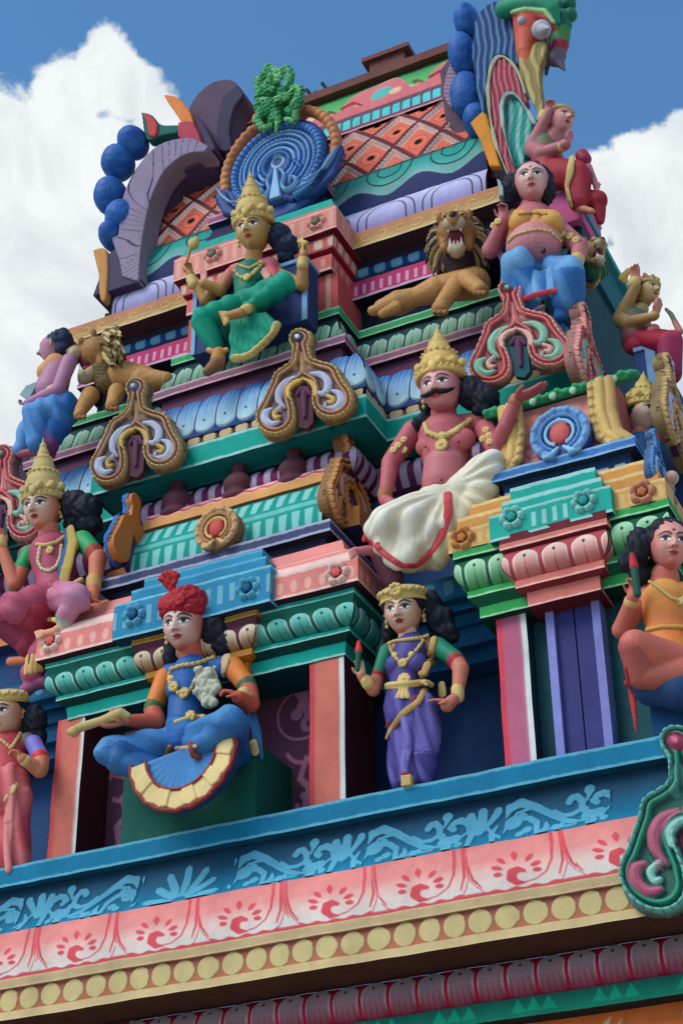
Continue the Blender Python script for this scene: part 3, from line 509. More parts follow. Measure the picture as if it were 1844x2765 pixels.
def scal(s, t, i):
    h = i['h']; x, q = rep(s, i['L'], .16); c = np.repeat(C(222, 168, 168)[None], len(s), 0); c = mixc(c, C(190, 92, 92), msk(np.abs(t-.36-.08*np.cos(x/q*2*math.pi))*h-.02)); c = mixc(c, C(205, 150, 96), smooth(.5, .54, t-.06*np.cos(x/q*2*math.pi)))
    return c
zr1 = float(at(852, 1269, YS+.29)[2])
mould(g, [(sxl, YS+.08), (sxr, YS+.08)], [([(-.6, zr1), (-.21, zr1)], pk), (curve((-.21, zr1), (-.13, zb1), .02, 6), scal), ([(-.13, zb1), (-.17, zb1-.01)], C(150, 90, 60))]); g.add([(sxl, .1+.08, zb0), (sxl, 1, zb0), (sxl, 1, zr1), (sxl, .45, zr1)], [[0, 1, 2, 3]], C(56, 60, 100)); g.add([(sxr-.02, .18, zb0), (sxr-.02, 1, zb0), (sxr-.02, 1, zr1), (sxr-.02, .45, zr1)], [[0, 1, 2, 3]], C(90, 60, 80))
g.build('barrel_shrine', TW)
# ---- dark roll with striped bolster under the teal eave
DXl, DXr, YD = float(at(245, 1330, .28)[0]), float(at(989, 1124, .28)[0]), .28
PD = [(-9.45, 3), (-9.45, 1.85), (-9.0, 1.85), (-9.0, .68), (DXl, .68), (DXl, YD), (DXr, YD), (DXr, .68), (-3.06, .68), (-3.06, 1.85), (-2.73, 1.85), (-2.73, 3)]
dz = cprof([(915, 825), (915, 846), (932, 902), (931, 923), (963, 957), (987, 1042), (988, 1063), (988, 1072), (989, 1124)], DXr, YD); zD = [p[1] for p in dz]
def roll(s, t, i):
    x, q = rep(s, i['L'], .13); c = grad(t, [(0, C(70, 26, 60)), (.5, C(110, 36, 84)), (1, C(70, 30, 66))]); d = np.maximum(np.abs(x)-.034, np.abs(t-.5)*i['h']-.40*i['h']); m = msk(d)
    return mixc(c, C(176, 160, 190), m*.9), m*.01
zR0, zR1 = zD[8], zD[8]-.62
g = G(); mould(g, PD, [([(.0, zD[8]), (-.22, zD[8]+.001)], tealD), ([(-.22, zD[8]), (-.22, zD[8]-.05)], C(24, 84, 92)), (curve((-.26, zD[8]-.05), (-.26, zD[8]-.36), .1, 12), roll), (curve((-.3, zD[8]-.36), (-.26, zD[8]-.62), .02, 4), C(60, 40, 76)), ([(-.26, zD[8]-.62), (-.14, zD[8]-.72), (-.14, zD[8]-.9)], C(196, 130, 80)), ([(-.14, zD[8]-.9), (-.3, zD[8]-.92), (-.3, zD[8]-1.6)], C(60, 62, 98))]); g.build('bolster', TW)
# baluster busts that carry the eave
g = G(); 
for px, py in ((925/1568*800/1+0, 0),): pass
for px in (475, 640, 790):
    P = at(px, 1330-(px-475)*.27, .42); 
    th = np.linspace(0, math.pi, 13); prf = [(.0, .12), (.05, .11), (.07, .07), (.05, .03), (.09, .0), (.13, -.04), (.12, -.1), (.09, -.12), (.14, -.15), (.14, -.2), (.0, -.21)]
    a_ = np.linspace(0, 2*math.pi, 25); Q = np.array([[(P[0]+r*math.cos(t), P[1]+.02+r*math.sin(t)*.8, P[2]+z*1.25) for r, z in prf] for t in a_]); g = G(); g.grid(Q, C(92, 52, 66)); g.build('bracket', TW, smooth_=True)
# ---- eave storey: teal drip, blue petals, lilac mould, green petals
bead = C(196, 170, 130)
def beads(s, t, i):
    x, q = rep(s, i['L'], .155); d = (((x/.062)**4+((t-.5)/.42)**4)**.25-1)*.04; m = msk(d); return mixc(np.repeat(C(112, 62, 70)[None], len(s), 0), bead, m), m*.022
def scallops(s, t, i):
    h = i['h']; y = (1-t)*h; x, q = rep(s, i['L'], .78); c = np.repeat(C(92, 54, 84)[None], len(s), 0); u = np.abs(x)/(q/2)
    top = h*(.18+.42*np.abs(np.sin(u*math.pi*2.0))*(1-.4*u)+.5*np.exp(-(u/.09)**2)); m = msk(y-top); return mixc(c, C(172, 124, 150), m), m*.012
(o0, z0_), (o1, z1_), (o2, z2_), (o3, z3_), (o4, z4_), (o5, z5_), (o6, z6_), (o7, z7_), (o8, z8_) = dz
g = G(); mould(g, PD, [([(o6-.02, z6_), (o6, z6_)], tealL), ([(0, z6_), (0, z8_)], edged(teal, tealL, .026)), ([(0, z8_), (-.03, z8_), (-.4, z8_-.02)], C(20, 112, 110))]); g.build('eave_fascia', TW)  # underside is the same teal with its shade put into the colour
g = G(); mould(g, PD, [([(-.03, z5_+.005), (-.035, z6_)], beads)]); g.build('bead_strip', TW)
g = G(); mould(g, PD, [(curve((o4, z4_), (-.005, z5_+.0), .045, 12), petalrow(.2, C(168, 200, 212), C(58, 118, 186), C(36, 66, 124), C(206, 222, 228), up=False, slit=3, relief=.014, wf=.455)), ([(-.005, z5_), (-.05, z5_)], navy)]); g.build('petal_eave', TW)
g = G(); mould(g, PD, [([(o3-.06, z3_), (o3-.03, z4_-.02)], scallops), ([(o3-.03, z4_-.02), (o4, z4_)], C(92, 54, 84))]); g.build('scallop_band', TW)
lil, lilL = C(146, 100, 122), C(204, 168, 186)
g = G(); mould(g, PD, [([(o2-.12, z2_+.01), (o2, z2_+.01)], lil), ([(o2, z2_+.01), (o3, z3_)], edged(lil, lilL, .018)), ([(o3, z3_), (o3-.08, z3_)], C(70, 44, 66))]); g.build('string_course', TW)
g = G(); mould(g, PD, [([(o1-.04, z1_), (o2-.04, z2_)], petalrow(.17, C(176, 214, 196), C(72, 124, 90), C(18, 56, 62), C(214, 232, 224), slit=1, relief=.014, hf=.78))]); g.build('petal_band', TW)
g = G(); mould(g, PD, [([(-1.5, z0_), (o0, z0_)], C(60, 150, 96)), ([(o0, z0_), (o1, z1_)], edged(C(62, 152, 98), C(150, 206, 170), .014)), ([(o1, z1_), (o1-.06, z1_)], C(16, 50, 56))]); g.build('green_ledge', TW)
# ---- upper recess and wings of the roof base
YE = .7; EX = float(at(908, 613, YE)[0]); EXl = -6.03*2-EX
TX0, TX1 = float(at(178, 868, 1.05)[0]), float(at(1400, 545, 1.05)[0])
zt0 = zz(1100, 630, 1.07); zt1 = zz(1100, 583, 1.05)
PT = [(TX0, 3.3), (TX0, 1.05), (-3.72, 1.05), (-3.72, 3.3)]
def tanfr(s, t, i):
    h = i['h']; y = (1-t)*h; c = grad(t, [(0, C(186, 128, 96)), (.5, C(176, 132, 92)), (.85, C(190, 160, 112)), (1, C(212, 194, 150))]); x, q = rep(s, i['L'], .36); m = np.zeros(len(s))
    for sx in (-1, 1): m = np.maximum(m, msk(sdseg(x*sx, y, [(a*1, b*h/.24) for a, b in [(p[0], p[1]+.12) for p in spiral(.08, 0, .07, .02, -2.6, 2.6)]], [.008]*15), .012))
    return mixc(c, C(204, 172, 120), m*.7), m*.005
TOP = zz(1100, 583, 1.05)
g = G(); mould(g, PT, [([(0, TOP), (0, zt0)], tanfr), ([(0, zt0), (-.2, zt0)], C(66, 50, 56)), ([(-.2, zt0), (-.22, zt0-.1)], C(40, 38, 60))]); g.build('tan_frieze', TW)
zo = [zz(1100, 655, 1.28), zz(1087, 722, 1.28), zz(1075, 728, 1.2), zz(1059, 781, 1.18)]
g = G(); mould(g, PT, [(curve((-.24, zt0-.04), (-.24, zo[1]), .04, 8), ovals(.17, C(24, 66, 118), C(104, 160, 196), .33, .34)), ([(-.24, zo[1]), (-.14, zo[2])], C(170, 50, 96)),
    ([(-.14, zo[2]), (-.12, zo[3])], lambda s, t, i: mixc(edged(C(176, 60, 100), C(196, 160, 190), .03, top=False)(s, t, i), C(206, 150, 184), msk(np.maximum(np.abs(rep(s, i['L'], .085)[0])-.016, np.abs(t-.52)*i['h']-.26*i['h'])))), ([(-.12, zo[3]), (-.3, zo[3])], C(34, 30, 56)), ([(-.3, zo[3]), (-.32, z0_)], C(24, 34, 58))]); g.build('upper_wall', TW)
# pedestal of the centre
e1 = cprof([(877.4, 478), (878, 499), (894.6, 536.5), (902, 552), (908, 554), (908, 613), (901, 633), (899, 666), (895, 684), (895, 725)], EX, YE)
PE = [(EXl, 1.8), (EXl, YE), (EX, YE), (EX, 1.8)]
rp, rpL = C(206, 108, 106), C(222, 178, 164)
def pedblk(s, t, i):
    c = edged(C(216, 138, 130), rpL, .02)(s, t, i); x, q = rep(s, i['L'], .1); return mixc(c, rpL, msk(np.abs(x)-.022)*smooth(.12, .2, t)*smooth(.1, .2, 1-t)*.6)
(ea, za), (eb, zb), (ec, zc_), (ed, zd), (ee, ze), (ef, zf), (eg, zg), (eh, zh), (ei, zi), (ej, zj) = e1
g = G(); mould(g, PE, [([(-.7, za), (ea, za)], C(150, 100, 130)), ([(ea, za), (eb, zb)], edged(C(140, 84, 118), C(196, 160, 184), .018)), ([(eb, zb), (eb-.06, zb)], navy), ([(eb-.06, zb), (ec-.07, zc_)], lambda s, t, i: mixc(np.repeat(C(38, 40, 74)[None], len(s), 0), C(110, 180, 200), msk(np.hypot((np.abs(s)-.18)*.8, (t-.5)*i['h'])-.05)*.8)), ([(ec-.07, zc_), (ec, zc_)], teal), ([(ec, zc_), (ed, zd)], C(30, 150, 138)), ([(ed, zd), (0, ze)], rp), ([(0, ze), (0, zf)], pedblk), ([(0, zf), (eg, zf-.01), (eg, zg)], C(120, 30, 50)),
    ([(eg, zg), (eh, zh)], ovals(.14, C(214, 110, 108), C(224, 190, 172), .33, .4)), ([(eh, zh), (eh-.06, zh-.01), (ei, zi)], C(160, 50, 64)), ([(ei, zi), (ej, zj)], lambda s, t, i: mixc(edged(C(214, 112, 110), rpL, .03, top=False)(s, t, i), rpL, msk(np.maximum(np.abs(rep(s, i['L'], .12)[0])-.02, np.abs(t-.45)*i['h']-.25*i['h']))*.7)), ([(ej, zj), (-.5, zj)], C(70, 24, 44))]); g.build('pedestal', TW)
for px0, px1, sy in ((828, 912, 1), (515, 560, 1)):
    g = G(); xa, xb = float(at(px0, 780, .86)[0]), float(at(px1, 780, .86)[0]); g.box((xa, .86, z0_-.02), (xb, 1.49, zj), C(198, 92, 92)); xm = xa+(xb-xa)*.62; g.box((xm, .857, z0_-.02), (xm+.05, .861, zj), C(206, 160, 140)); g.build('pilaster', TW)
for px, py in ((575, 688), (855, 600)):
    g = G(); flower(g, px, py, YE, .10, C(90, 120, 100), C(224, 160, 150), C(150, 60, 60)); g.build('rosette', TW)
# ---- barrel roof
RX0, RX1 = float(at(330, 700, 1.15)[0]), -3.85
def yz(px, py, Y): return (1.05-Y, zz(px, py, Y))
prf = [(1.05-1.05, TOP)]
zq = [zz(1150, 405, 1.2)]
# (row at column 1100, depth)
rows = [(583, 1.05), (571, 1.06), (528, 1.12), (431, 1.2), (301, 1.42), (258, 1.56), (185, 1.85), (168, 1.95)]
rp_ = [(1.05-Y, zz(1100, py, Y)) for py, Y in rows]
PRf = [(RX0, 1.05), (RX1, 1.05)]
lav2 = C(176, 176, 216)
def lilpet(s, t, i):
    h = i['h']; y = t*h; x, q = rep(s, i['L'], .62); c = grad(t, [(0, C(140, 130, 180)), (.6, lav2), (1, C(190, 186, 222))]); d = np.minimum(np.abs(sdpetal(x, y, .2, h*.9)), np.abs(sdpetal(x, y, .29, h*1.1))); return mixc(c, K, msk(d-.007))
def tealpet(s, t, i):
    h = i['h']; y = (1-t)*h; x, q = rep(s, i['L'], .62); top = h*(.72+.12*np.cos(x/q*2*math.pi)); c = np.repeat(C(44, 52, 96)[None], len(s), 0)
    c = np.where((y < top)[:, None], grad(np.clip(y/top, 0, 1), [(0, C(26, 130, 124)), (.55, C(50, 146, 140)), (.95, C(120, 164, 164))]), c)
    d = np.minimum(np.abs(sdpetal(x, y, .12, h*.42)), np.abs(sdpetal(x, y, .23, h*.62))); m = msk(d-.007); c = mixc(c, C(16, 40, 50), m); c = mixc(c, C(16, 60, 70), msk(sdseg(x, y, [(0, .02), (0, h*.2)], [.004, .006])))
    e = msk(np.abs(y-.03*h-.01)-.018); return mixc(c, C(176, 130, 130), e*(np.sin(s*60)*.3+.7)), -m*.006+e*.02
def diamonds(s, t, i):
    h = i['h']; y = (1-t)*h; p = .5; u = s/p+y/.62; v = s/p-y/.62; fu, fv = (u % 1)-.5, (v % 1)-.5; m = np.maximum(np.abs(fu), np.abs(fv)); x = (fu+fv)*p/2; yy = (fu-fv)*.31
    c = np.repeat(C(96, 36, 46)[None], len(s), 0); ins = msk((m-.435)*.4); c = mixc(c, C(216, 108, 92), ins)
    lace = (m > .33) & (m < .45) & (yy < .02); jag = .5+.5*np.sin((fu*(np.abs(fv) > np.abs(fu))+fv*(np.abs(fu) >= np.abs(fv)))*60)
    c = mixc(c, C(232, 200, 194), lace*smooth(.3, .36, m+.05*jag)*(yy < .02)*.95)
    r = np.hypot(x, (yy-.02)*1.1); c = mixc(c, C(226, 128, 96), msk(np.abs(r-.085)-.012)); c = mixc(c, C(150, 54, 50), msk(np.abs(r-.1)-.004)); c = mixc(c, C(196, 96, 80), msk(r-.05)); b = msk(r-.032); c = mixc(c, C(24, 120, 96), b); c = mixc(c, C(90, 30, 36), msk(np.abs(r-.035)-.006))
    top = np.sqrt(np.clip(1-(r/.035)**2, 0, 1))*.03
    return c, .032*ins*smooth(.44, .36, m)+.012*lace*jag+b*top*1.4
def cyanst(s, t, i):
    h = i['h']; x, q = rep(s, i['L'], .11); c = np.repeat(C(120, 66, 88)[None], len(s), 0); xx = x+(t-.5)*.05; d = np.maximum(np.abs(xx)-.045, np.abs(t-.55)*h-.3*h); c = mixc(c, C(88, 190, 196), msk(d)); c = mixc(c, C(206, 150, 160), msk(t*h-.03)); return c, msk(d)*.012
def garland(s, t, i):
    h = i['h']; y = (1-t)*h; x, q = rep(s, i['L'], .95); c = np.repeat(C(200, 110, 116)[None], len(s), 0); c = mixc(c, C(150, 160, 140), msk(np.abs(np.hypot(x-.2, y-.26*h/.4)-.08)-.02)); c = mixc(c, C(80, 170, 160), msk(np.hypot(x-.22, y-.62*h)-.12)); c = mixc(c, C(220, 178, 150), msk(np.hypot(np.abs(x)-.38, y-.7*h)-.07))
    tp = h*(.42+.25*np.cos(x/q*2*math.pi+2.2)+.1*np.sin(x/q*4*math.pi)); m = msk(y-tp); c = mixc(c, grad(np.clip(y/(h*.6), 0, 1), [(0, C(50, 130, 80)), (1, C(104, 180, 110))]), m); c = mixc(c, C(170, 210, 150), msk(np.abs(y-tp)-.012)); m2 = msk(sdseg(x, y, [(-.42, .5*h), (-.3, .72*h), (-.12, .62*h), (.0, .8*h)], [.03, .035, .03, .02])); c = mixc(c, C(226, 150, 150), m2); v = np.abs(np.sin(x*70+y*20)); c = mixc(c, C(36, 110, 64), (v < .18)*m*.8); return c, m*.04+m2*.03
def roofband(name, a, b, fn, bul=.01):
    g = G(); mould(g, PRf, [(curve(rp_[a], rp_[b], bul, 10), fn)], segs=[0]); g.build(name, TW)
roofband('lilac_petal_band', 0, 2, lilpet, .03); roofband('teal_petal_band', 2, 3, tealpet, .05); roofband('diamond_vault', 3, 4, diamonds, .04); roofband('cyan_strip', 4, 5, cyanst, .0); roofband('garland_band', 5, 6, garland, .02)
rb = C(104, 62, 60); g = G(); zt_ = rp_[6][1]; yr = 1.85
g.box((RX0+.5, yr-.06, zt_-.02), (-4.05, yr+.5, zt_+.09), rb); g.box((RX0+.7, yr+.02, zt_+.09), (-4.1, yr+.42, zt_+.16), rb*.9)
g.box((-5.35, yr+.05, zt_+.16), (-4.95, yr+.4, zt_+.34), rb); g.box((-5.42, yr+.0, zt_+.34), (-4.88, yr+.45, zt_+.40), rb*1.1); g.build('roof_ridge', TW)
# back of roof
g = G(); g.add([(RX0, 1.06, TOP), (RX1, 1.06, TOP), (RX1, yr+.1, zt_), (RX0, yr+.1, zt_)], [[0, 1, 2, 3]], C(90, 50, 60)); g.add([(RX0, yr+.1, zt_), (RX1, yr+.1, zt_), (RX1, 2.9, TOP), (RX0, 2.9, TOP)], [[0, 1, 2, 3]], C(90, 50, 60)); g.build('roof_back', TW)
# ================================================================ sculpting: overlapping solids fused into one surface
def _sphere(nu=24, nv=16):
    V = [(0, 0, 1)]; F = []
    for j in range(1, nv):
        for i in range(nu):
            a, b = 2*math.pi*i/nu, math.pi*j/nv; V.append((math.sin(b)*math.cos(a), math.sin(b)*math.sin(a), math.cos(b)))
    V.append((0, 0, -1)); n = len(V)-1
    for i in range(nu):
        k = (i+1) % nu; F.append((0, 1+i, 1+k)); F.append((n, n-nu+k, n-nu+i))
        for j in range(nv-2):
            a = 1+j*nu; F.append((a+i, a+nu+i, a+nu+k)); F.append((a+i, a+nu+k, a+k))
    return np.array(V), np.array(F)
SV, SF = _sphere()
def frame(d):
    d = np.array(d, float); d /= np.linalg.norm(d)+1e-12; a = np.array([0, 0, 1.]) if abs(d[2]) < .9 else np.array([1., 0, 0])
    x = np.cross(a, d); x /= np.linalg.norm(x); return x, np.cross(d, x), d
class Sc:
    def __init__(s): s.V = []; s.F = []; s.C = []; s.n = 0
    def raw(s, V, F, c):
        s.V.append(np.asarray(V, float)); s.F.append(np.asarray(F)+s.n); s.n += len(V); s.C += [np.asarray(c, float)]*len(F) if np.ndim(c) == 1 else list(c)
    def ell(s, c, r, col, ax=None):
        r = np.array(r if np.ndim(r) else (r, r, r), float); V = SV*r
        if ax is not None: V = V @ np.array(ax)
        s.raw(V+np.array(c), SF, col)
    def cap(s, a, b, ra, rb, col, colb=None, flat=None):           # tapered limb; flat=(normal,factor) squashes it
        a, b = np.array(a, float), np.array(b, float); x, y, d = frame(b-a); L_ = np.linalg.norm(b-a); V = []; nu = 16 if max(ra, rb) < .05 else 28 if max(ra, rb) < .09 else 52; rings = []
        for k in (0, .25, .5, .75, .93): t = math.pi/2*(1-k); rings.append((-ra*math.sin(t), ra*math.cos(t)))
        for k in np.linspace(0, 1, 5): rings.append((L_*k, ra+(rb-ra)*k))
        for k in (.93, .75, .5, .25, 0): t = math.pi/2*(1-k); rings.append((L_+rb*math.sin(t), rb*math.cos(t)))
        an = np.linspace(0, 2*math.pi, nu, endpoint=False); ca, sa = np.cos(an)[:, None], np.sin(an)[:, None]
        for h, r in rings: V.append(a+d*h+(x*ca+y*sa)*max(r, 1e-4))
        V = np.concatenate(V)
        if flat is not None:
            nn = np.array(flat[0], float); nn /= np.linalg.norm(nn); m = (a+b)/2; V = V-((V-m) @ nn)[:, None]*nn*(1-flat[1])
        F = []; cl = []; m = len(rings)
        for j in range(m-1):
            k = j/(m-2); cc = np.asarray(col) if colb is None else np.asarray(col)*(1-k)+np.asarray(colb)*k
            for i in range(nu):
                q = (i+1) % nu; F.append((j*nu+i, j*nu+q, (j+1)*nu+q)); F.append((j*nu+i, (j+1)*nu+q, (j+1)*nu+i)); cl += [cc, cc]
        s.raw(V, F, cl)
    def chain(s, pts, rs, col, colb=None, flat=None):
        n = len(pts)-1
        if np.ndim(rs) == 0: rs = [rs]*(n+1)
        for i in range(n):
            c0 = col if colb is None else np.asarray(col)*(1-i/n)+np.asarray(colb)*(i/n); c1 = None if colb is None else np.asarray(col)*(1-(i+1)/n)+np.asarray(colb)*((i+1)/n)
            s.cap(pts[i], pts[i+1], rs[i], rs[i+1], c0, c1, flat)
    def disc(s, a, b, r, col, bev=.25):                              # short drum from a to b with rounded rim
        a, b = np.array(a, float), np.array(b, float); x, y, d = frame(b-a); L_ = np.linalg.norm(b-a); q = min(L_*.45, r*bev)
        s.lathe(a, (x, y, d), [(r, 0), (r, L_-q), (r-q*.3, L_-q*.3), (r-q, L_)], col)
    def beads(s, pts, r, col, n, r2=None):
        P = np.array(pts, float); d = np.r_[0, np.cumsum(np.linalg.norm(np.diff(P, axis=0), axis=1))]
        for i, t in enumerate(np.linspace(0, d[-1], n)):
            c = [np.interp(t, d, P[:, k]) for k in range(3)]; s.ell(c, r if r2 is None or i % 2 else r2, col)
    def prism(s, pts, vec, col):
        g = G(); g.prism(np.array(pts), np.array(vec), col); V = np.concatenate(g.V); F = np.concatenate(g.F); T = []
        for f in F:
            T.append((f[0], f[1], f[2]));
            if f[2] != f[3]: T.append((f[0], f[2], f[3]))
        s.raw(V, np.array(T), col)
    def lathe(s, c, ax, prof, col, nu=28, lobes=0, amp=0.0, flat=1.0):                    # prof (r,h); ax = (x,y,up)
        x, y, d = ax; an = np.linspace(0, 2*math.pi, nu, endpoint=False); V = []; F = []; cols = []
        for r, h in prof:
            rr = max(r, 1e-4)*(1+amp*np.cos(an*lobes)); V.append(np.array(c)+d*h+x*(rr*np.cos(an))[:, None]+y*(rr*np.sin(an)*flat)[:, None])
        n = len(prof); V = np.concatenate(V+[[np.array(c)+d*prof[0][1]], [np.array(c)+d*prof[-1][1]]])
        cl = col if isinstance(col, list) else [col]*(n-1)
        for j in range(n-1):
            for i in range(nu):
                q = (i+1) % nu; F += [(j*nu+i, j*nu+q, (j+1)*nu+q), (j*nu+i, (j+1)*nu+q, (j+1)*nu+i)]; cols += [cl[j], cl[j]]
        for i in range(nu):
            q = (i+1) % nu; F += [(n*nu, q, i), (n*nu+1, (n-1)*nu+i, (n-1)*nu+q)]; cols += [cl[0], cl[-1]]
        s.raw(V, F, cols)
    def build(s, name, parent, mat=SKIN, voxel=.007, it=2, disp=None, paint=None, extra=None, **props):
        V = np.concatenate(s.V); F = np.concatenate(s.F)
        me = bpy.data.meshes.new('t'); me.from_pydata(V.tolist(), [], F.tolist()); me.update(); o = bpy.data.objects.new('t', me); scene.collection.objects.link(o)
        m = o.modifiers.new('r', 'REMESH'); m.mode = 'VOXEL'; m.voxel_size = voxel; m.adaptivity = 0
        if it: q = o.modifiers.new('s', 'SMOOTH'); q.factor = .5; q.iterations = it
        dg = bpy.context.evaluated_depsgraph_get(); ev = o.evaluated_get(dg); em = ev.to_mesh(); n = len(em.vertices)
        co_ = np.empty(n*3, np.float32); em.vertices.foreach_get('co', co_); co_ = co_.reshape(-1, 3).astype(float); no = np.empty(n*3, np.float32); em.vertices.foreach_get('normal', no); no = no.reshape(-1, 3)
        lp = np.empty(len(em.loops), np.int32); em.loops.foreach_get('vertex_index', lp); Fq = lp.reshape(-1, 4) if len(lp) == 4*len(em.polygons) else None
        ev.to_mesh_clear(); bpy.data.objects.remove(o); bpy.data.meshes.remove(me)
        bv = BVHTree.FromPolygons(V.tolist(), F.tolist()); Ca = np.array(s.C); idx = np.array([bv.find_nearest(p)[2] or 0 for p in co_.tolist()]); col = Ca[idx]
        if paint: col = paint(co_, col, no)
        if disp is not None: co_ = co_+no*disp(co_, no)[:, None]
        if extra:
            co_ = np.concatenate([co_, extra[0]]); col = np.concatenate([col, extra[2]]); Fq = np.concatenate([Fq, extra[1]+n])
        lab = islands(len(co_), Fq)
        if extra: q_, k_ = np.unique(lab[:n], return_counts=True); main = q_[k_.argmax()]; lab[n:] = main      # the head belongs to the body it stands on
        ids, cnt = np.unique(lab, return_counts=True); o_ = np.argsort(-cnt); ids, cnt = ids[o_], cnt[o_]; big = [i for i, c_ in zip(ids, cnt) if c_ >= 60] or [ids[0]]; ob = None
        for i in big:
            keep = lab == i; mp_ = np.cumsum(keep)-1; f_ = Fq[keep[Fq[:, 0]]]; nm_ = name if not (name == 'body' and ob) else 'foot'; q = link(nm_, mesh_np(nm_, co_[keep], mp_[f_], col[keep]), None, mat, **props)
            if parent: setp(q, parent)
            ob = ob or q
        return ob
def islands(n, F):
    lab = np.arange(n); E_ = np.concatenate([F[:, [0, 1]], F[:, [1, 2]], F[:, [2, 3]], F[:, [3, 0]]])
    for _ in range(400):
        m = np.minimum(lab[E_[:, 0]], lab[E_[:, 1]]); old = lab.copy(); np.minimum.at(lab, E_[:, 0], m); np.minimum.at(lab, E_[:, 1], m); lab = lab[lab]; lab = lab[lab]
        if (lab == old).all(): break
    return lab
def vnoise(P, f, seed=0):                                           # cheap smooth 3-D noise from sines
    r = np.random.RandomState(seed); o = np.zeros(len(P))
    for i in range(7):
        k = r.normal(size=3)*f*(1+.5*i/3); o += np.sin(P @ k+r.rand()*6.28+1.3*np.sin(P @ (k[[1, 2, 0]])*.6))
    return o/4
# ---------------------------------------------------------------- arched gable ornaments
def kudu(name, org, U, Wd, O, scale, rim, body, curl, inner, jewel, back, parent=TW, arch_dark=None, edge=None):
    """a horseshoe gable with two lower volutes and a jewelled head: one modelled plaque, painted in concentric bands"""
    U, Wd, O = [np.array(v, float) for v in (U, Wd, O)]
    def p(u, v, o=0): q = (u-650)*1.0; t = -(v-700)-(u-650)*.285; return org+(U*q+Wd*t)*scale+O*o*scale
    st = 3.0 if scale > .0013 else 3.6
    us, vs_ = np.meshgrid(np.arange(380, 940, st), np.arange(310, 976, st), indexing='ij'); u, v = us.ravel(), vs_.ravel()
    caps = [(632, 398, 632, 398, 64, 64), (634, 420, 642, 560, 44, 62), (642, 560, 560, 640, 62, 76), (560, 640, 505, 850, 74, 104), (642, 560, 760, 630, 62, 80), (760, 630, 800, 765, 80, 104), (505, 850, 505, 850, 106, 106), (800, 765, 800, 765, 106, 106)]
    d = np.full(u.shape, 1e3); par = np.zeros(u.shape); acc = 0
    for a, b, c, e, r0, r1 in caps:
        L2 = (c-a)**2+(e-b)**2+1e-9; h = np.clip(((u-a)*(c-a)+(v-b)*(e-b))/L2, 0, 1); qx, qy = u-a-h*(c-a), v-b-h*(e-b); r = r0+(r1-r0)*h; dd = np.hypot(qx, qy)-r
        pr_ = acc+h*math.sqrt(L2)+np.arctan2(qy, qx)*r*.9; acc += 57; m = dd < d; par = np.where(m, pr_, par); k = 14.0; hh = np.clip(.5+.5*(d-dd)/k, 0, 1); d = d*(1-hh)+dd*hh-k*hh*(1-hh)
    hole = sdseg(u, v, [(640, 720), (650, 800), (655, 900), (657, 1000)], [52, 40, 40, 52]); hole = np.minimum(hole, np.hypot((u-642)/1.0, v-716)-52); dd_ = np.maximum(d, -hole); D_ = -dd_
    e = st*1.1; mk = lambda x: np.clip(.5-x/e, 0, 1)
    ser = np.abs(((par/27.0) % 1)-.5)*2; hgt = 26*smooth(-2, 9, D_)+10*np.sin(np.clip(D_/18, 0, 1)*math.pi)*(.4+.6*smooth(.2, .45, ser))-14*smooth(17, 21, D_)*smooth(27, 23, D_)+9*np.sin(np.clip((D_-23)/20, 0, 1)*math.pi)*(D_ > 23)-14*smooth(42, 48, D_)
    c = np.repeat((rim*1.12)[None], len(u), 0); c = mixc(c, rim*.5, smooth(.26, .14, ser)*(D_ < 18)*(D_ > 4)); c = mixc(c, rim*.28, smooth(16, 19, D_)); c = mixc(c, body, smooth(22, 25, D_)); c = mixc(c, body*1.25+.03, mk(np.abs(D_-33)-3.5)*.6); c = mixc(c, rim*.24, smooth(41, 44, D_)); c = mixc(c, back, smooth(48, 51, D_)); c = mixc(c, rim*.45, (D_ < 2.5)*1.)
    def stroke(pts, ws, col, hh, dark=None):
        nonlocal c, hgt
        P2 = catm2(pts, 5); w2 = np.interp(np.linspace(0, 1, len(P2)), np.linspace(0, 1, len(ws)), ws); q = sdseg(u, v, P2, list(w2))
        c = mixc(c, (rim*.25 if dark is None else dark), mk(q-4)); c = mixc(c, col, mk(q)); c = mixc(c, np.minimum(col*1.35, .9), mk(np.abs(q+7)-2.6)*.5); hgt = np.where(q < 5, np.maximum(hgt, 22+hh*np.sqrt(np.clip(-q/max(ws), 0, 1))), hgt)
    stroke([(550, 800), (522, 760), (524, 706), (556, 656), (606, 626)], [7, 18, 21, 18, 8], curl, 16); stroke([(690, 612), (740, 618), (776, 656), (776, 706), (752, 730), (722, 722)], [7, 18, 21, 20, 16, 8], curl, 16)
    stroke([(486, 806), (456, 826), (452, 866), (486, 894), (524, 882)], [7, 18, 20, 17, 8], curl, 16); stroke([(800, 716), (836, 734), (846, 776), (818, 812), (776, 812)], [7, 18, 20, 17, 8], curl, 16)
    for L_ in ([(530, 800), (500, 832), (508, 860), (526, 852)], [(776, 744), (806, 762), (798, 784), (780, 778)]): stroke(L_, [10, 13, 12, 8], inner, 14)
    stroke([(574, 740), (572, 700), (600, 666), (642, 652), (690, 664), (712, 700), (712, 738)], [11, 14, 15, 15, 15, 14, 11], inner, 14)
    for i_ in range(4):
        for pp in ((596+i_*13, 640-i_*7, 590+i_*14, 622-i_*7), (680+i_*12, 610+i_*6, 686+i_*12, 594+i_*7), (536, 790+i_*9, 520, 794+i_*9), (752-i_*4, 776+i_*9, 768-i_*4, 772+i_*9)): q = sdseg(u, v, [pp[:2], pp[2:]], [2.6, 2.6]); c = mixc(c, curl*1.15, mk(q))
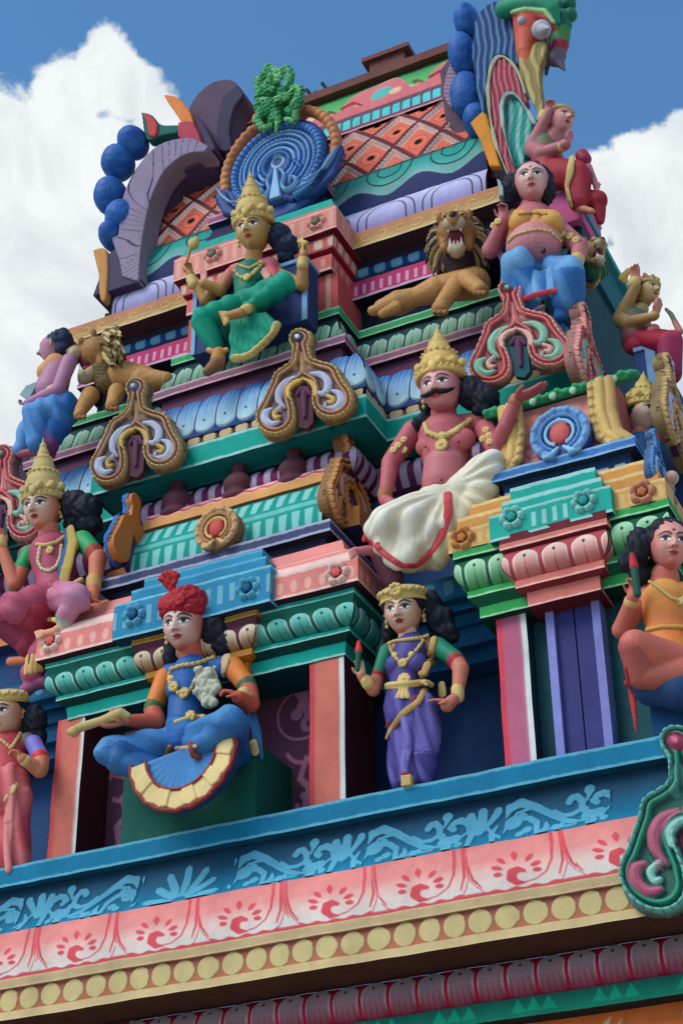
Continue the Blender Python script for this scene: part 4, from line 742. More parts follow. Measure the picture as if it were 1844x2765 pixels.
    for a, b in (((610, 480), (600, 566)), ((634, 478), (642, 590)), ((660, 478), (684, 562))): q = sdseg(u, v, [a, b], [7, 15]); c = mixc(c, rim*.35, mk(q-4)*(D_ > 8)); c = mixc(c, rim*.5+body*.5, mk(q)); hgt = np.where(q < 0, hgt+8*np.clip(-q/10, 0, 1), hgt)
    q = np.hypot(u-626, v-398); c = mixc(c, jewel[0]*.5, mk(q-33)); c = mixc(c, jewel[0], mk(q-27)); hgt = np.where(q < 28, 22+18*np.sqrt(np.clip(1-(q/28)**2, 0, 1)), hgt); c = mixc(c, jewel[1], mk(q-13)); hgt = np.where(q < 13, hgt+8, hgt)
    n1, n2 = us.shape; P = org+(U*(u-650)[:, None]+Wd*(-(v-700)-(u-650)*.285)[:, None]+O*hgt[:, None])*scale; P = P.reshape(n1, n2, 3)
    keep = (dd_ < st*.8).reshape(n1, n2); P[(dd_ > 0).reshape(n1, n2)] -= O*22*scale; idx = np.arange(n1*n2).reshape(n1, n2); f = keep[:-1, :-1] & keep[1:, :-1] & keep[1:, 1:] & keep[:-1, 1:]
    Fq = np.stack([idx[:-1, :-1], idx[1:, :-1], idx[1:, 1:], idx[:-1, 1:]], -1)[f]; used = np.unique(Fq); mp_ = np.zeros(n1*n2, int); mp_[used] = np.arange(len(used))
    o = link(name, mesh_np(name, P.reshape(-1, 3)[used], mp_[Fq], c[used]), None, GOLD); setp(o, parent)
    s = Sc(); ed = rim*.42 if edge is None else edge
    for a, b, cc, e2, r0, r1 in caps:
        for h in (0, .25, .5, .75, 1): s.disc(p(a+(cc-a)*h, b+(e2-b)*h, -48), p(a+(cc-a)*h, b+(e2-b)*h, 6), (r0+(r1-r0)*h-3)*scale, ed, bev=.03)
    V = np.concatenate(s.V); s.build('gable_back', o, GOLD, voxel=max(.006, 4.5*scale), it=1)
    g = G(); hl = [(584, 740), (590, 690), (640, 660), (694, 680), (706, 730), (694, 800), (694, 880), (664, 916), (620, 906), (608, 870), (610, 800)]
    g.prism([p(a, b, 8) for a, b in hl], -O*.05, arch_dark if arch_dark is not None else C(78, 44, 58)); g.build('gable_arch', o)
    s = Sc(); dk_ = C(96, 58, 84); s.chain([p(615, 722, 12), p(632, 690, 14), p(668, 690, 14), p(684, 726, 12)], 10*scale, dk_); s.cap(p(650, 716, 12), p(652, 850, 12), 18*scale, 11*scale, dk_); s.build('gable_relief', o, PAINT, voxel=.006)
    return o
def catm2(pts, n=6):
    P = [pts[0]]+list(pts)+[pts[-1]]; o = []
    for i in range(1, len(P)-2):
        for t in np.arange(n)/n: o.append(tuple(.5*((2*P[i][k])+(-P[i-1][k]+P[i+1][k])*t+(2*P[i-1][k]-5*P[i][k]+4*P[i+1][k]-P[i+2][k])*t*t+(-P[i-1][k]+3*P[i][k]-3*P[i+1][k]+P[i+2][k])*t**3) for k in (0, 1)))
    return o+[tuple(pts[-1])]
X_, Y_, Z_ = np.array([1., 0, 0]), np.array([0, 1., 0]), np.array([0, 0, 1.])
def kud_front(px, py, Y, dpx_w, scheme):
    o = at(px, py, Y); sc = dpx_w*mpp(o)/1.0; return kudu('gable_ornament', o, X_*1.0, Z_, -Y_, sc, *scheme)
goldS = (C(188, 154, 100), C(168, 116, 92), C(168, 172, 200), C(200, 164, 90), (C(62, 52, 78), C(206, 212, 226)), C(92, 68, 88))
goldS2 = (C(178, 148, 104), C(160, 112, 90), C(170, 180, 206), C(190, 158, 90), (C(80, 76, 110), C(150, 176, 200)), C(88, 66, 88))
pinkS = (C(222, 150, 142), C(204, 88, 96), C(130, 182, 160), C(226, 170, 160), (C(120, 40, 50), C(80, 170, 150)), C(140, 60, 66))
YK = .14; KS = .5102*1.13
kud_front(825, 1058, YK, KS, goldS); kud_front(374, 1190, YK, KS*.98, goldS2)
kud_front(1401, 922, .34, KS*1.0, pinkS+(TW, C(30, 80, 90))); kud_front(10, 1378, .52, KS, pinkS+(TW, C(30, 80, 96)))
o = atx(1585, 985, -2.95); kudu('gable_ornament', o, Y_, Z_, X_, KS*mpp(o)*.92, *pinkS, TW, C(30, 60, 70))
tl = (C(98, 168, 160), C(24, 122, 98), C(168, 84, 110), C(130, 186, 178), (C(150, 60, 90), C(200, 100, 130)), C(14, 84, 72))
o = at(1884, 2262, -.33); kudu('gable_ornament', o, X_, Z_, -Y_, KS*mpp(o)*1.56, *tl)
og = (C(196, 138, 84), C(200, 130, 70), C(206, 150, 130), C(206, 140, 60), (C(180, 70, 60), C(24, 90, 50)), C(130, 84, 70))
o = atx(942, 1350, sxr+.06); kudu('gable_ornament', o, Y_, Z_, X_, KS*mpp(o)*.98, *og, TW, C(150, 80, 60))
ol = (C(50, 110, 190), C(206, 128, 66), C(216, 160, 120), C(60, 120, 190), (C(60, 60, 90), C(216, 220, 210)), C(54, 50, 96))
o = atx(350, 1470, sxl-.04); kudu('gable_ornament', o, Y_, Z_, -X_, KS*mpp(o)*.72, *ol, TW, C(70, 60, 100), C(190, 112, 56))
o = atx(1815, 1130, -2.35); kudu('gable_ornament', o, Y_, Z_, X_, KS*mpp(o)*.95, *goldS)
# medallion on the barrel shrine
def ring_relief(name, px, py, Y, r, cols, ser=26, squash=1.0, parent=TW):
    P = at(px, py, Y); s = Sc(); 
    def p(a, rr, o=0): return P+X_*rr*math.cos(a)+Z_*rr*math.sin(a)*squash-Y_*o
    s.disc(p(0, 0, -.1), p(0, 0, .0), r*.96, cols[3])
    pts = [p(a, r*.86, .01) for a in np.linspace(-1.2, math.pi+1.2, 26)]; s.chain(pts, r*.12, cols[0]); s.beads([q-Y_*.014 for q in pts], r*.115, cols[0], ser, r*.07)
    for k, (rr, w_) in enumerate(((.64, .07), (.46, .06))):
        pts = [p(a, r*rr, .02) for a in np.linspace(-1.1, math.pi+1.1, 20)]+([p(math.pi/2, r*(rr+.02), .02)] if 0 else []); s.chain(pts, r*w_, cols[1] if k else cols[2])
    s.ell(P-Y_*.01, (r*.34, .03, r*.38*squash), cols[4]); 
    for sx in (-1, 1): s.chain([P+X_*sx*r*a+Z_*r*b*squash-Y_*.02 for a, b in ((.1, -.55), (.3, -.75), (.55, -.78), (.62, -.6))], [r*.06, r*.09, r*.08, r*.04], cols[1])
    return s.build(name, parent, GOLD, voxel=.006, it=1)
ring_relief('medallion', 587, 1428, .06, .2, [C(196, 152, 112), C(206, 170, 110), C(160, 110, 70), C(130, 90, 60), C(186, 66, 60)], 22)
ring_relief('medallion', 1512, 1172, -.0, .235, [C(112, 158, 208), C(140, 185, 220), C(80, 126, 186), C(44, 76, 140), C(190, 84, 84)], 22)
# ---------------------------------------------------------------- right-hand shrine front
g = G(); bl, blL = C(66, 112, 174), C(130, 168, 206)
SX0, SX1, SY = float(at(1325, 1287, 0)[0]), float(at(1712, 1177, 0)[0]), .0
zs0, zs1, zs2 = zz(1712, 1177, SY), zz(1712, 1200, SY), zz(1712, 1240, SY+.1)
zs0 = (zz(1325, 1284, SY)+zz(1704, 1172, SY))/2; zs1 = zs0-.085; 
mould(g, [(SX0, 1.0), (SX0, SY), (SX1, SY), (SX1, 1.0)], [([(-.6, zs0), (0, zs0)], bl), ([(0, zs0), (0, zs1)], edged(bl, blL, .018)), ([(0, zs1), (-.06, zs1)], navy), ([(-.06, zs1), (-.08, zy[0]-.02)], lambda s, t, i: mixc(np.repeat(C(26, 48, 84)[None], len(s), 0), C(140, 176, 204), msk(np.abs(t-.6)*i['h']-.014)*((np.abs(s) < i['L']*.28) | ((s % .12) < .075))))]); g.build('shrine_base', TW)
PK0, PK1 = float(at(1360, 1230, .12)[0]), float(at(1672, 1150, .12)[0]); zpt = zz(1500, 1080, .16)
def pinkpan(s, t, w_, h):
    c = grad(t/h, [(0, C(206, 92, 100)), (1, C(222, 150, 140))]); m = np.zeros(len(s))
    for sx in (-1, 1):
        for pts, ws in ((spiral(.24, .36, .09, .02, 2, -3), [.03]*15), (spiral(.26, .18, .07, .02, -2, 3), [.028]*15), ([(.14, .42), (.1, .34)], [.02, .015]), (spiral(.32, .05, .05, .02, 3, -1), [.02]*15)): m = np.maximum(m, msk(sdseg(s*sx, t, pts, ws)))
    return mixc(c, C(226, 168, 160), m*.75)
g = G(); quad(g, (PK0, .14, zs0), (PK1, .14, zs0), (PK1, .2, zpt), (PK0, .2, zpt), pinkpan); g.add([(PK1, .14, zs0), (PK1, 1, zs0), (PK1, 1, zpt), (PK1, .2, zpt)], [[0, 1, 2, 3]], C(190, 110, 110)); g.add([(PK0, .2, zpt), (PK1, .2, zpt), (PK1, 1, zpt), (PK0, 1, zpt)], [[0, 1, 2, 3]], C(60, 130, 90)); g.add([(PK0, .14, zs0), (PK0, .2, zpt), (PK0, 1, zpt), (PK0, 1, zs0)], [[0, 1, 2, 3]], C(190, 110, 110)); g.build('shrine_front', TW)
s = Sc(); xs = np.linspace(PK0-.12, PK1+.16, 40); gm, gl = C(56, 140, 96), C(150, 196, 166)
s.chain([(x, .15, zpt+.02) for x in xs[::3]], .03, gm); s.beads([(x, .125, zpt+.035+.012*math.sin(i*1.1)) for i, x in enumerate(xs)], .02, gm*1.1, 34, .03)
for x in np.linspace(PK0+.1, PK1, 6): s.ell((x, .11, zpt), (.028, .02, .032), gl)
s.build('leaf_garland', TW, PAINT, voxel=.006)
for px, sgn, col in ((1372, 1, None), (1648, -1, None)):
    x0 = float(at(px, 1180, .1)[0]); s = Sc(); z0g, z1g = zs0+.0, zpt-.02; cg = C(202, 166, 108)
    pts = [(x0+sgn*.10, .08, z1g), (x0+sgn*.11, .08, z0g+(z1g-z0g)*.55), (x0+sgn*.08, .08, z0g+.12), (x0+sgn*-.0, .08, z0g+.03)]
    s.chain(pts, .032, cg); s.beads([(a, b-.025, c) for a, b, c in pts], .024, cg, 16, .012); s.chain([(a-sgn*.065, b, c+.01) for a, b, c in pts], .042, C(206, 172, 104)); s.chain([(a-sgn*.13, b+.03, c+.02) for a, b, c in pts], .045, C(196, 158, 96)); s.build('scroll_buttress', TW, GOLD, voxel=.006)
# blue ornament on the shrine's right flank, small busts on the corner
o = atx(1775, 1275, SX1+.1); kudu('gable_ornament', o, Y_, Z_, X_, KS*mpp(o)*.62, C(80, 130, 190), C(50, 90, 160), C(150, 180, 210), C(90, 140, 200), (C(150, 50, 90), C(190, 90, 120)), C(40, 70, 130), TW, C(120, 50, 80))
s = Sc(); c1, c2 = C(150, 116, 96), C(190, 150, 140); 
for px, py, r in ((1812, 1290, 20), (1806, 1322, 16), (1815, 1355, 15), (1808, 1305, 14)): s.ell(at(px, py, .1), r*mpp(at(px, py, .1)), c2 if r > 18 else c1)
s.cap(at(1806, 1330, .1), at(1822, 1395, .1), .035, .02, c1); s.build('corner_finial', TW, GOLD, voxel=.006)
# ---------------------------------------------------------------- central blue gable on the roof with its green mask
YG = .82; s = Sc(); Pg = at(752, 440, YG); gb, gbL, gbD = C(60, 112, 178), C(112, 164, 210), C(34, 66, 128); kx = mpp(Pg)
def gp(px, py, o=0): q = at(px, py, YG); return q-Y_*o
rad = [(752+dx, 440+dy-.33*dx) for dx, dy in []]
def ringpts(cx, cy, rx, rz, a0, a1, n=24, o=0): P0 = at(cx, cy, YG); return [P0+X_*rx*math.cos(a)+Z_*rz*math.sin(a)-Y_*o for a in np.linspace(a0, a1, n)]
s.disc(Pg+Y_*.16, Pg+Y_*.02, .50, gbD); s.disc(Pg+Y_*.16-Z_*.25, Pg+Y_*.02-Z_*.25, .46, gbD)
s.build('gable_back', TW, GLOSS, voxel=.01, it=1)
def fan_plaque():
    st = .0055; X0_, Z0_ = np.meshgrid(np.arange(-.74, .74, st), np.arange(-.62, .56, st), indexing='ij'); x, z = X0_.ravel(), Z0_.ravel(); ax_ = np.abs(x)
    e = st*1.2; mk = lambda q: np.clip(.5-q/e, 0, 1); gd, gm_, gl = C(30, 62, 122), C(58, 108, 172), C(128, 172, 214)
    body = np.hypot(x, z/1.04)-.515; wing = sdseg(ax_, z, [(.18, -.46), (.36, -.44), (.5, -.34), (.6, -.17), (.64, -.08)], [.10, .12, .12, .09, .04]); d = np.minimum(body, wing)
    an = np.arctan2(x, -(z+.10)); live = np.abs(an) > .62; rho = np.hypot(x, (z+.06)/1.06); c = np.repeat(gd[None], len(x), 0); h = .0*x
    def ring(r0, r1, col, hh, n=0, dk=.5):
        nonlocal c, h
        m = mk(np.maximum(r0-rho, rho-r1))*live; h = np.maximum(h, hh*np.sqrt(np.clip(1-((rho-(r0+r1)/2)/((r1-r0)/2))**2, 0, 1))*live); c = mixc(c, col, m)
        if n: sg_ = np.abs(((an*n/(2*math.pi)) % 1)-.5)*2; c = mixc(c, col*dk, m*(sg_ < .24)); h = h-.012*(m > .5)*(sg_ < .24)
    ring(.425, .505, gm_*1.15, .05, 52, .45); ring(.385, .412, gl, .03, 60, .6); ring(.325, .37, gm_, .035); ring(.285, .312, gl, .035, 46, .6); ring(.225, .268, gm_*1.1, .04); ring(.175, .208, gl, .04); ring(.12, .158, gm_, .045); 
    c = mixc(c, gl, mk(np.abs(rho-.35)-.006)*live*.7); c = mixc(c, gl, mk(np.abs(rho-.245)-.006)*live*.7)
    def stk(pts, ws, col, hh):
        nonlocal c, h
        q = sdseg(ax_, z, catm2(pts, 5), list(np.interp(np.linspace(0, 1, len(catm2(pts, 5))), np.linspace(0, 1, len(ws)), ws))); c = mixc(c, gd*.8, mk(q-.01)); c = mixc(c, col, mk(q)); h = np.where(q < 0, np.maximum(h, hh*np.sqrt(np.clip(-q/max(ws), 0, 1))+.01), h)
    for k in range(6): stk([(.17+.02*k, -.56+.035*k), (.36+.02*k, -.50+.028*k), (.48+.018*k, -.36+.022*k), (.56+.016*k, -.18+.012*k)], [.008, .013, .014, .008], gl if k % 2 else gm_*1.2, .05)
    stk([(.045, -.14), (.09, -.24), (.07, -.36), (.12, -.44), (.2, -.42), (.22, -.34), (.17, -.30), (.14, -.35)], [.014, .018, .02, .024, .024, .022, .018, .012], gl, .06); stk([(.2, -.1), (.26, -.2), (.22, -.28)], [.014, .018, .012], gm_*1.3, .05)
    q = np.hypot(x, z-.0)-.062; c = mixc(c, gl, mk(np.abs(q)-.012)); c = mixc(c, gd*.7, mk(q+.014)); q = np.abs(x)-(.012+.05*np.clip((-.12-z)/.4, 0, 1)); q = np.maximum(q, np.maximum(z+.12, -.5-z)); c = mixc(c, gl, mk(q)); h = np.where(q < 0, .05, h)
    hh = h+.02*smooth(.0, .03, -d); n1, n2 = X0_.shape; P = Pg+X_*x[:, None]+Z_*z[:, None]-Y_*hh[:, None]; P[d > 0] += Y_*.05; P = P.reshape(n1, n2, 3); keep = (d < st*.8).reshape(n1, n2); idx = np.arange(n1*n2).reshape(n1, n2); f_ = keep[:-1, :-1] & keep[1:, :-1] & keep[1:, 1:] & keep[:-1, 1:]
    Fq = np.stack([idx[:-1, :-1], idx[1:, :-1], idx[1:, 1:], idx[:-1, 1:]], -1)[f_]; us_ = np.unique(Fq); mp_ = np.zeros(n1*n2, int); mp_[us_] = np.arange(len(us_)); o = link('blue_gable', mesh_np('blue_gable', P.reshape(-1, 3)[us_], mp_[Fq], c[us_]), None, GLOSS); setp(o, TW)
fan_plaque()
s = Sc(); oc = C(190, 126, 92)
for sx, a1 in ((1, .35), (-1, .35)):
    pts = [Pg+X_*sx*.60*math.sin(a)+Z_*(.66*math.cos(a)+.02)+Y_*.04 for a in np.linspace(a1, 1.75, 16)]; s.chain(pts, .055, oc); s.beads([q-Y_*.03 for q in pts], .045, oc*1.05, 22, .03); q = pts[0]; s.cap(q+Y_*.05, q-Y_*.08, .07, .065, C(196, 150, 110)); s.ell(q-Y_*.1, (.03,)*3, C(140, 90, 70))
s.build('gable_rim', TW, PAINT, voxel=.007)
s = Sc(); gn, gnL = C(46, 138, 84), C(110, 180, 120); gy = YG-.06
def gq(px, py, o=0): return at(px, py, gy-o)
for px, py, r in ((740, 300, 34), (735, 250, 32), (728, 215, 28), (770, 275, 26), (712, 290, 26), (745, 330, 22)): s.ell(gq(px, py), r*kx*np.array([1, 1.2, 1]), gn)
for pts, r0, r1 in (([(700, 262), (712, 236), (735, 226), (725, 200), (708, 215)], 14, 8), ([(760, 250), (778, 232), (786, 200), (772, 184), (756, 192), (758, 208)], 13, 9), ([(790, 300), (806, 270), (810, 244), (795, 240), (784, 256)], 17, 10), ([(705, 300), (696, 330), (712, 348), (728, 340)], 14, 8), ([(780, 300), (800, 306), (796, 326), (775, 322)], 12, 8),
                    ([(742, 300), (752, 330), (744, 355)], 14, 4), ([(720, 195), (722, 178), (735, 186)], 11, 8), ([(738, 232), (748, 214), (742, 190)], 13, 10), ([(700, 245), (694, 220), (706, 206)], 12, 8)):
    s.chain([gq(x, y, .06) for x, y in pts], list(np.linspace(r0, r1, len(pts))*kx), gn, gnL)
for x, y, r in ((723, 222, 10), (748, 218, 10), (716, 272, 12), (752, 268, 12), (770, 262, 12), (735, 240, 9), (730, 205, 8)): s.ell(gq(x, y, .12), r*kx, gnL)
s.build('green_mask', TW, GLOSS, voxel=.0065, it=1, disp=lambda P, n: .009*vnoise(P, 55, 8), paint=lambda P, c, n: mixc(c, C(24, 92, 60), smooth(.1, .7, -vnoise(P, 60, 8))))
# iron spikes on the ridge
g = G(); ir = C(20, 22, 30)
for x0, y0, x1, y1 in ((826, 240, 840, 256), (850, 246, 864, 268), (868, 222, 892, 252), (876, 246, 902, 250), (898, 240, 896, 254), (884, 262, 850, 268)):
    a, b = at(x0, y0, 1.9), at(x1, y1, 1.9); d = b-a; n_ = np.cross(d, Y_); n_ = n_/np.linalg.norm(n_)*.018; g.prism([a-n_, a+n_, b+n_, b-n_], Y_*.05, ir)
g.build('ridge_spike', TW)
# ---------------------------------------------------------------- left gable end of the roof
YL = .95
def lp(pts, Y): return [at(x, y, Y) for x, y in pts]
def slab(name, pts, Y, th, col, mat=PAINT, voxel=.012, it=3, parent=TW, paint=None, disp=None):
    s = Sc(); s.prism(lp(pts, Y), Y_*th, col); return s.build(name, parent, mat, voxel=voxel, it=it, paint=paint, disp=disp)
pur, purL = C(86, 70, 98), C(134, 120, 150)
def catm(pts, n=6):
    P = [pts[0]]+list(pts)+[pts[-1]]; o = []
    for i in range(1, len(P)-2):
        for t in np.arange(n)/n: o.append(tuple(.5*((2*P[i][k])+(-P[i-1][k]+P[i+1][k])*t+(2*P[i-1][k]-5*P[i][k]+4*P[i+1][k]-P[i+2][k])*t*t+(-P[i-1][k]+3*P[i][k]-3*P[i+1][k]+P[i+2][k])*t**3) for k in (0, 1)))
    return o+[tuple(pts[-1])]
inner_ = catm([(286, 800), (322, 690), (330, 610), (352, 540), (392, 470), (450, 410), (520, 396), (560, 396), (548, 700), (420, 780)]); 
slab('gable_soffit', [(255, 800), (310, 690), (322, 600), (350, 520), (400, 440), (470, 395), (560, 400), (560, 430), (470, 470), (410, 560), (380, 680), (372, 775)], YL+.16, .5, C(80, 72, 104))
slab('gable_leg', [(250, 800), (290, 690), (322, 660), (372, 640), (378, 760)], YL+.02, .5, C(66, 58, 84))
ov = catm([(322, 640), (324, 570), (345, 500), (385, 430), (440, 385), (510, 372), (548, 388), (490, 395), (430, 440), (395, 510), (372, 590), (352, 680)])
def ribs(co_, col, no):
    c0_ = at(520, 600, YL); d = np.arctan2(co_[:, 2]-c0_[2], co_[:, 0]-c0_[0]); rr = np.hypot(co_[:, 2]-c0_[2], co_[:, 0]-c0_[0]); c = col.copy(); f = no[:, 1] < -.3
    w_ = np.sin(d*26+3*np.sin(d*7)+rr*9); c = mixc(c, purL, smooth(.66, .82, rr)*f*.8); return mixc(c, C(40, 36, 56), (np.abs(w_) < .13)*f*smooth(.55, .62, rr)*1.)
slab('gable_arch', [(322, 700), (300, 640)]+catm([(322, 640-5), (326, 560), (348, 490), (390, 425), (440, 385), (512, 372), (560, 392)])[::1]+catm([(560, 408), (500, 416), (446, 458), (410, 528), (390, 610), (378, 690), (374, 760)])+[(330, 745)], YL, .26, C(132, 122, 142), paint=ribs, voxel=.009)
for px, py, rx in ((360, 385, 36), (320, 440, 40), (300, 530, 42), (306, 640, 30), (330, 590, 40)):
    s = Sc(); q = at(px, py, YL+.1); s.ell(q, (rx*kx*1.2, .2, rx*kx*1.45), C(36, 86, 160)); s.build('blue_boss', TW, GLOSS, voxel=.009, disp=lambda P, n: .006*vnoise(P, 7, 4)+.0015*vnoise(P, 40, 2), paint=lambda P, c, n: mixc(c, C(60, 116, 186), .5*smooth(-.2, .8, vnoise(P, 14, 6))))
slab('horn_fin', catm([(500, 350), (516, 280), (560, 230), (610, 213), (640, 226), (655, 255), (628, 290), (616, 350), (622, 400), (560, 400), (510, 380)]), YL+.25, .3, C(84, 66, 88))
slab('horn_fin', catm([(640, 228), (656, 256), (630, 292), (618, 352), (624, 400), (590, 400), (588, 320), (600, 260)]), YL+.22, .06, C(56, 50, 76))
slab('orange_horn', catm([(441, 254), (480, 262), (512, 300), (520, 338), (500, 344), (478, 310), (456, 280)]), YL+.05, .12, C(206, 124, 74))
slab('ear_leaf', catm([(382, 302), (410, 310), (436, 336), (482, 338), (480, 356), (440, 364), (400, 378), (388, 350)]), YL+.08, .12, C(28, 90, 84)); slab('ear_leaf', catm([(383, 302), (408, 312), (424, 336), (418, 366), (400, 360), (396, 330)]), YL+.05, .05, C(186, 74, 74))
slab('red_lobe', catm([(480, 330), (520, 330), (545, 392), (520, 400), (480, 366)]), YL+.04, .2, C(168, 66, 86)); slab('horn_root', catm([(500, 300), (540, 320), (580, 400), (540, 404)]), YL+.1, .2, C(70, 56, 84))
slab('wing_leaf', catm([(250, 674), (288, 678), (286, 800), (270, 804), (266, 740)]), YL+.0, .1, C(186, 134, 84))
# ---------------------------------------------------------------- right gable end: a fanged mask over layered arches
YR = 1.0
def rp2(x, y, o=0): return at(x, y, YR-o)
kr = mpp(rp2(1350, 300))
slab('gable_side', [(1186, 190), (1230, 130), (1290, 60), (1330, 40), (1330, 460), (1262, 478), (1250, 400), (1200, 320)], YR+.25, .4, C(84, 66, 84)); slab('gable_side', [(1262, 360), (1300, 330), (1350, 400), (1345, 480), (1262, 478)], YR+.2, .3, C(70, 56, 74))
slab('feather_edge', catm([(1236, 120), (1250, 110), (1228, 170), (1230, 240), (1218, 290), (1196, 250), (1206, 190)]), YR+.2, .1, C(150, 124, 146), paint=lambda P, c, n: mixc(c, C(60, 50, 70), (np.abs(np.sin(P[:, 2]*60+P[:, 0]*30)) < .3)*1.))
for px, py, rx, rz in ((1262, 60, 36, 48), (1250, 150, 40, 60), (1262, 260, 48, 66), (1290, 330, 40, 40)):
    s = Sc(); s.ell(rp2(px, py, -.16), (rx*kr, .2, rz*kr*1.25), C(36, 86, 158)); s.build('blue_boss', TW, GLOSS, voxel=.009, disp=lambda P, n: .006*vnoise(P, 7, 4)+.0015*vnoise(P, 40, 2), paint=lambda P, c, n: mixc(c, C(60, 116, 186), .5*smooth(-.2, .8, vnoise(P, 14, 6))))
def layer(name, outer, inner, o_, col, colw, mat=PAINT, seed=1, thick=.1, freq=95, dirn=(1, 0)):
    s = Sc(); s.prism(lp(outer+inner[::-1], YR-o_), Y_*thick, col)
    def pn(P, c, n):
        wv_ = np.sin((P[:, 0]*dirn[0]+P[:, 2]*dirn[1])*freq+1.8*np.sin(P[:, 2]*6+seed)+.5*np.sin(P[:, 2]*19)); return mixc(c, colw, smooth(.1, .5, wv_)*(n[:, 1] < -.1)*.85)
    return s.build(name, TW, mat, voxel=.008, it=2, paint=pn, disp=lambda P, n: .006*np.sin((P[:, 0]*dirn[0]+P[:, 2]*dirn[1])*freq+1.8*np.sin(P[:, 2]*6+seed)+.5*np.sin(P[:, 2]*19)))
layer('plume_arch', catm([(1300, 300), (1280, 200), (1276, 110), (1290, 40), (1330, 4), (1370, 10), (1402, 40), (1408, 100), (1398, 170)]), catm([(1304, 310), (1312, 240), (1316, 190), (1330, 155), (1350, 146), (1370, 152), (1392, 175)]), .0, C(36, 64, 112), C(92, 124, 160))
layer('cream_rim', catm([(1372, 480), (1330, 380), (1312, 270), (1318, 190), (1336, 150), (1365, 150), (1400, 190), (1420, 250)]), catm([(1376, 480), (1338, 380), (1320, 270), (1325, 196), (1342, 158), (1362, 158), (1394, 194), (1414, 252)]), .05, C(150, 150, 128), C(170, 168, 140), freq=20)
layer('red_arch', catm([(1376, 480), (1338, 380), (1320, 270), (1325, 196), (1342, 160), (1362, 160), (1394, 196), (1420, 270)]), catm([(1392, 476), (1362, 380), (1348, 300), (1356, 258), (1374, 246), (1395, 258), (1416, 290)]), .03, C(140, 56, 74), C(186, 112, 122), freq=120)
layer('pale_rim', catm([(1394, 476), (1362, 380), (1348, 300), (1356, 256), (1374, 243), (1398, 256), (1450, 330)]), catm([(1398, 476), (1368, 380), (1356, 302), (1362, 266), (1376, 254), (1396, 266), (1440, 336)]), .06, C(130, 150, 150), C(160, 180, 176), freq=20)
slab('teal_leaf', catm([(1396, 480), (1368, 380), (1357, 302), (1364, 268), (1378, 258), (1396, 270), (1436, 330), (1420, 400), (1410, 480)]), YR-.0, .12, C(40, 140, 132), paint=lambda P, c, n: mixc(mixc(c, C(150, 186, 186), smooth(.0, .5, np.sin(P[:, 0]*70+2*np.sin(P[:, 2]*7)))*.7), K, (np.abs(np.sin(P[:, 0]*48-P[:, 2]*22+2*np.sin(P[:, 2]*8))) < .12)*1.), voxel=.008)
layer('gold_band', catm([(1398, 140), (1400, 190), (1412, 215), (1440, 280), (1452, 310), (1462, 300), (1460, 250), (1452, 205), (1466, 150), (1474, 120), (1450, 110), (1430, 140)]), [], .12, C(134, 118, 80), C(176, 160, 108), freq=60)
slab('orange_wing', [(1268, 330), (1300, 300), (1312, 306), (1330, 380), (1350, 448), (1320, 448), (1296, 380)], YR-.05, .08, C(206, 136, 60))
slab('inner_hollow', [(1380, 360), (1450, 320), (1470, 460), (1396, 480)], YR+.1, .1, C(20, 40, 76))
s = Sc(); rd, rdL = C(170, 56, 60), C(206, 110, 80)                            # mask face
s.chain([rp2(1430, 30, .0), rp2(1428, 90, .06), rp2(1418, 140, .08), rp2(1424, 180, .06)], [50*kr, 42*kr, 26*kr, 14*kr], rd, rdL); s.ell(rp2(1460, 50, -.1), (56*kr, .2, 70*kr), C(70, 40, 66))
s.chain([rp2(1400, 46, .12), rp2(1440, 34, .16), rp2(1480, 50, .14), rp2(1500, 80, .06)], [10*kr, 12*kr, 12*kr, 10*kr], C(190, 80, 84)); s.chain([rp2(1360, 26, .1), rp2(1400, 12, .16), rp2(1450, 8, .18), rp2(1490, 26, .15), rp2(1500, 60, .1)], [26*kr, 27*kr, 27*kr, 22*kr, 12*kr], C(34, 130, 100)); s.chain([rp2(1382, 34, .18), rp2(1420, 24, .2), rp2(1470, 30, .2), rp2(1494, 60, .16)], 6*kr, C(150, 180, 130))
s.build('mask_face', TW, GLOSS, voxel=.008)
s = Sc(); ey = C(160, 160, 172); s.ell(rp2(1461, 80, .2), (27*kr,)*3, ey); s.cap(rp2(1466, 80, .24), rp2(1480, 75, .36), 17*kr, 3*kr, ey); s.build('mask_eye', TW, GLOSS, voxel=.006); s = Sc(); s.ell(rp2(1408, 56, .2), (13*kr,)*3, ey); s.build('mask_eye', TW, GLOSS, voxel=.006)
s = Sc(); dg = C(26, 104, 88)
for x, y, r in ((1510, 20, 22), (1535, 10, 20), (1520, 50, 24), (1540, 40, 18), (1505, 75, 22), (1530, 70, 14), (1500, 0, 26)): s.ell(rp2(x, y, .0), r*kr*np.array([1, 1.2, 1.1]), dg)
s.cap(rp2(1515, 90, .0), rp2(1512, 118, .0), 26*kr, 24*kr, C(60, 120, 70)); s.cap(rp2(1512, 120), rp2(1508, 138), 24*kr, 22*kr, C(140, 44, 64)); s.cap(rp2(1505, 150), rp2(1500, 158), 24*kr, 24*kr, C(96, 86, 104)); s.cap(rp2(1508, 165), rp2(1524, 190), 16*kr, 3*kr, C(96, 86, 104)); s.cap(rp2(1490, 60), rp2(1474, 200), 20*kr, 5*kr, C(60, 44, 70))
s.build('mask_tusk', TW, GLOSS, voxel=.008)
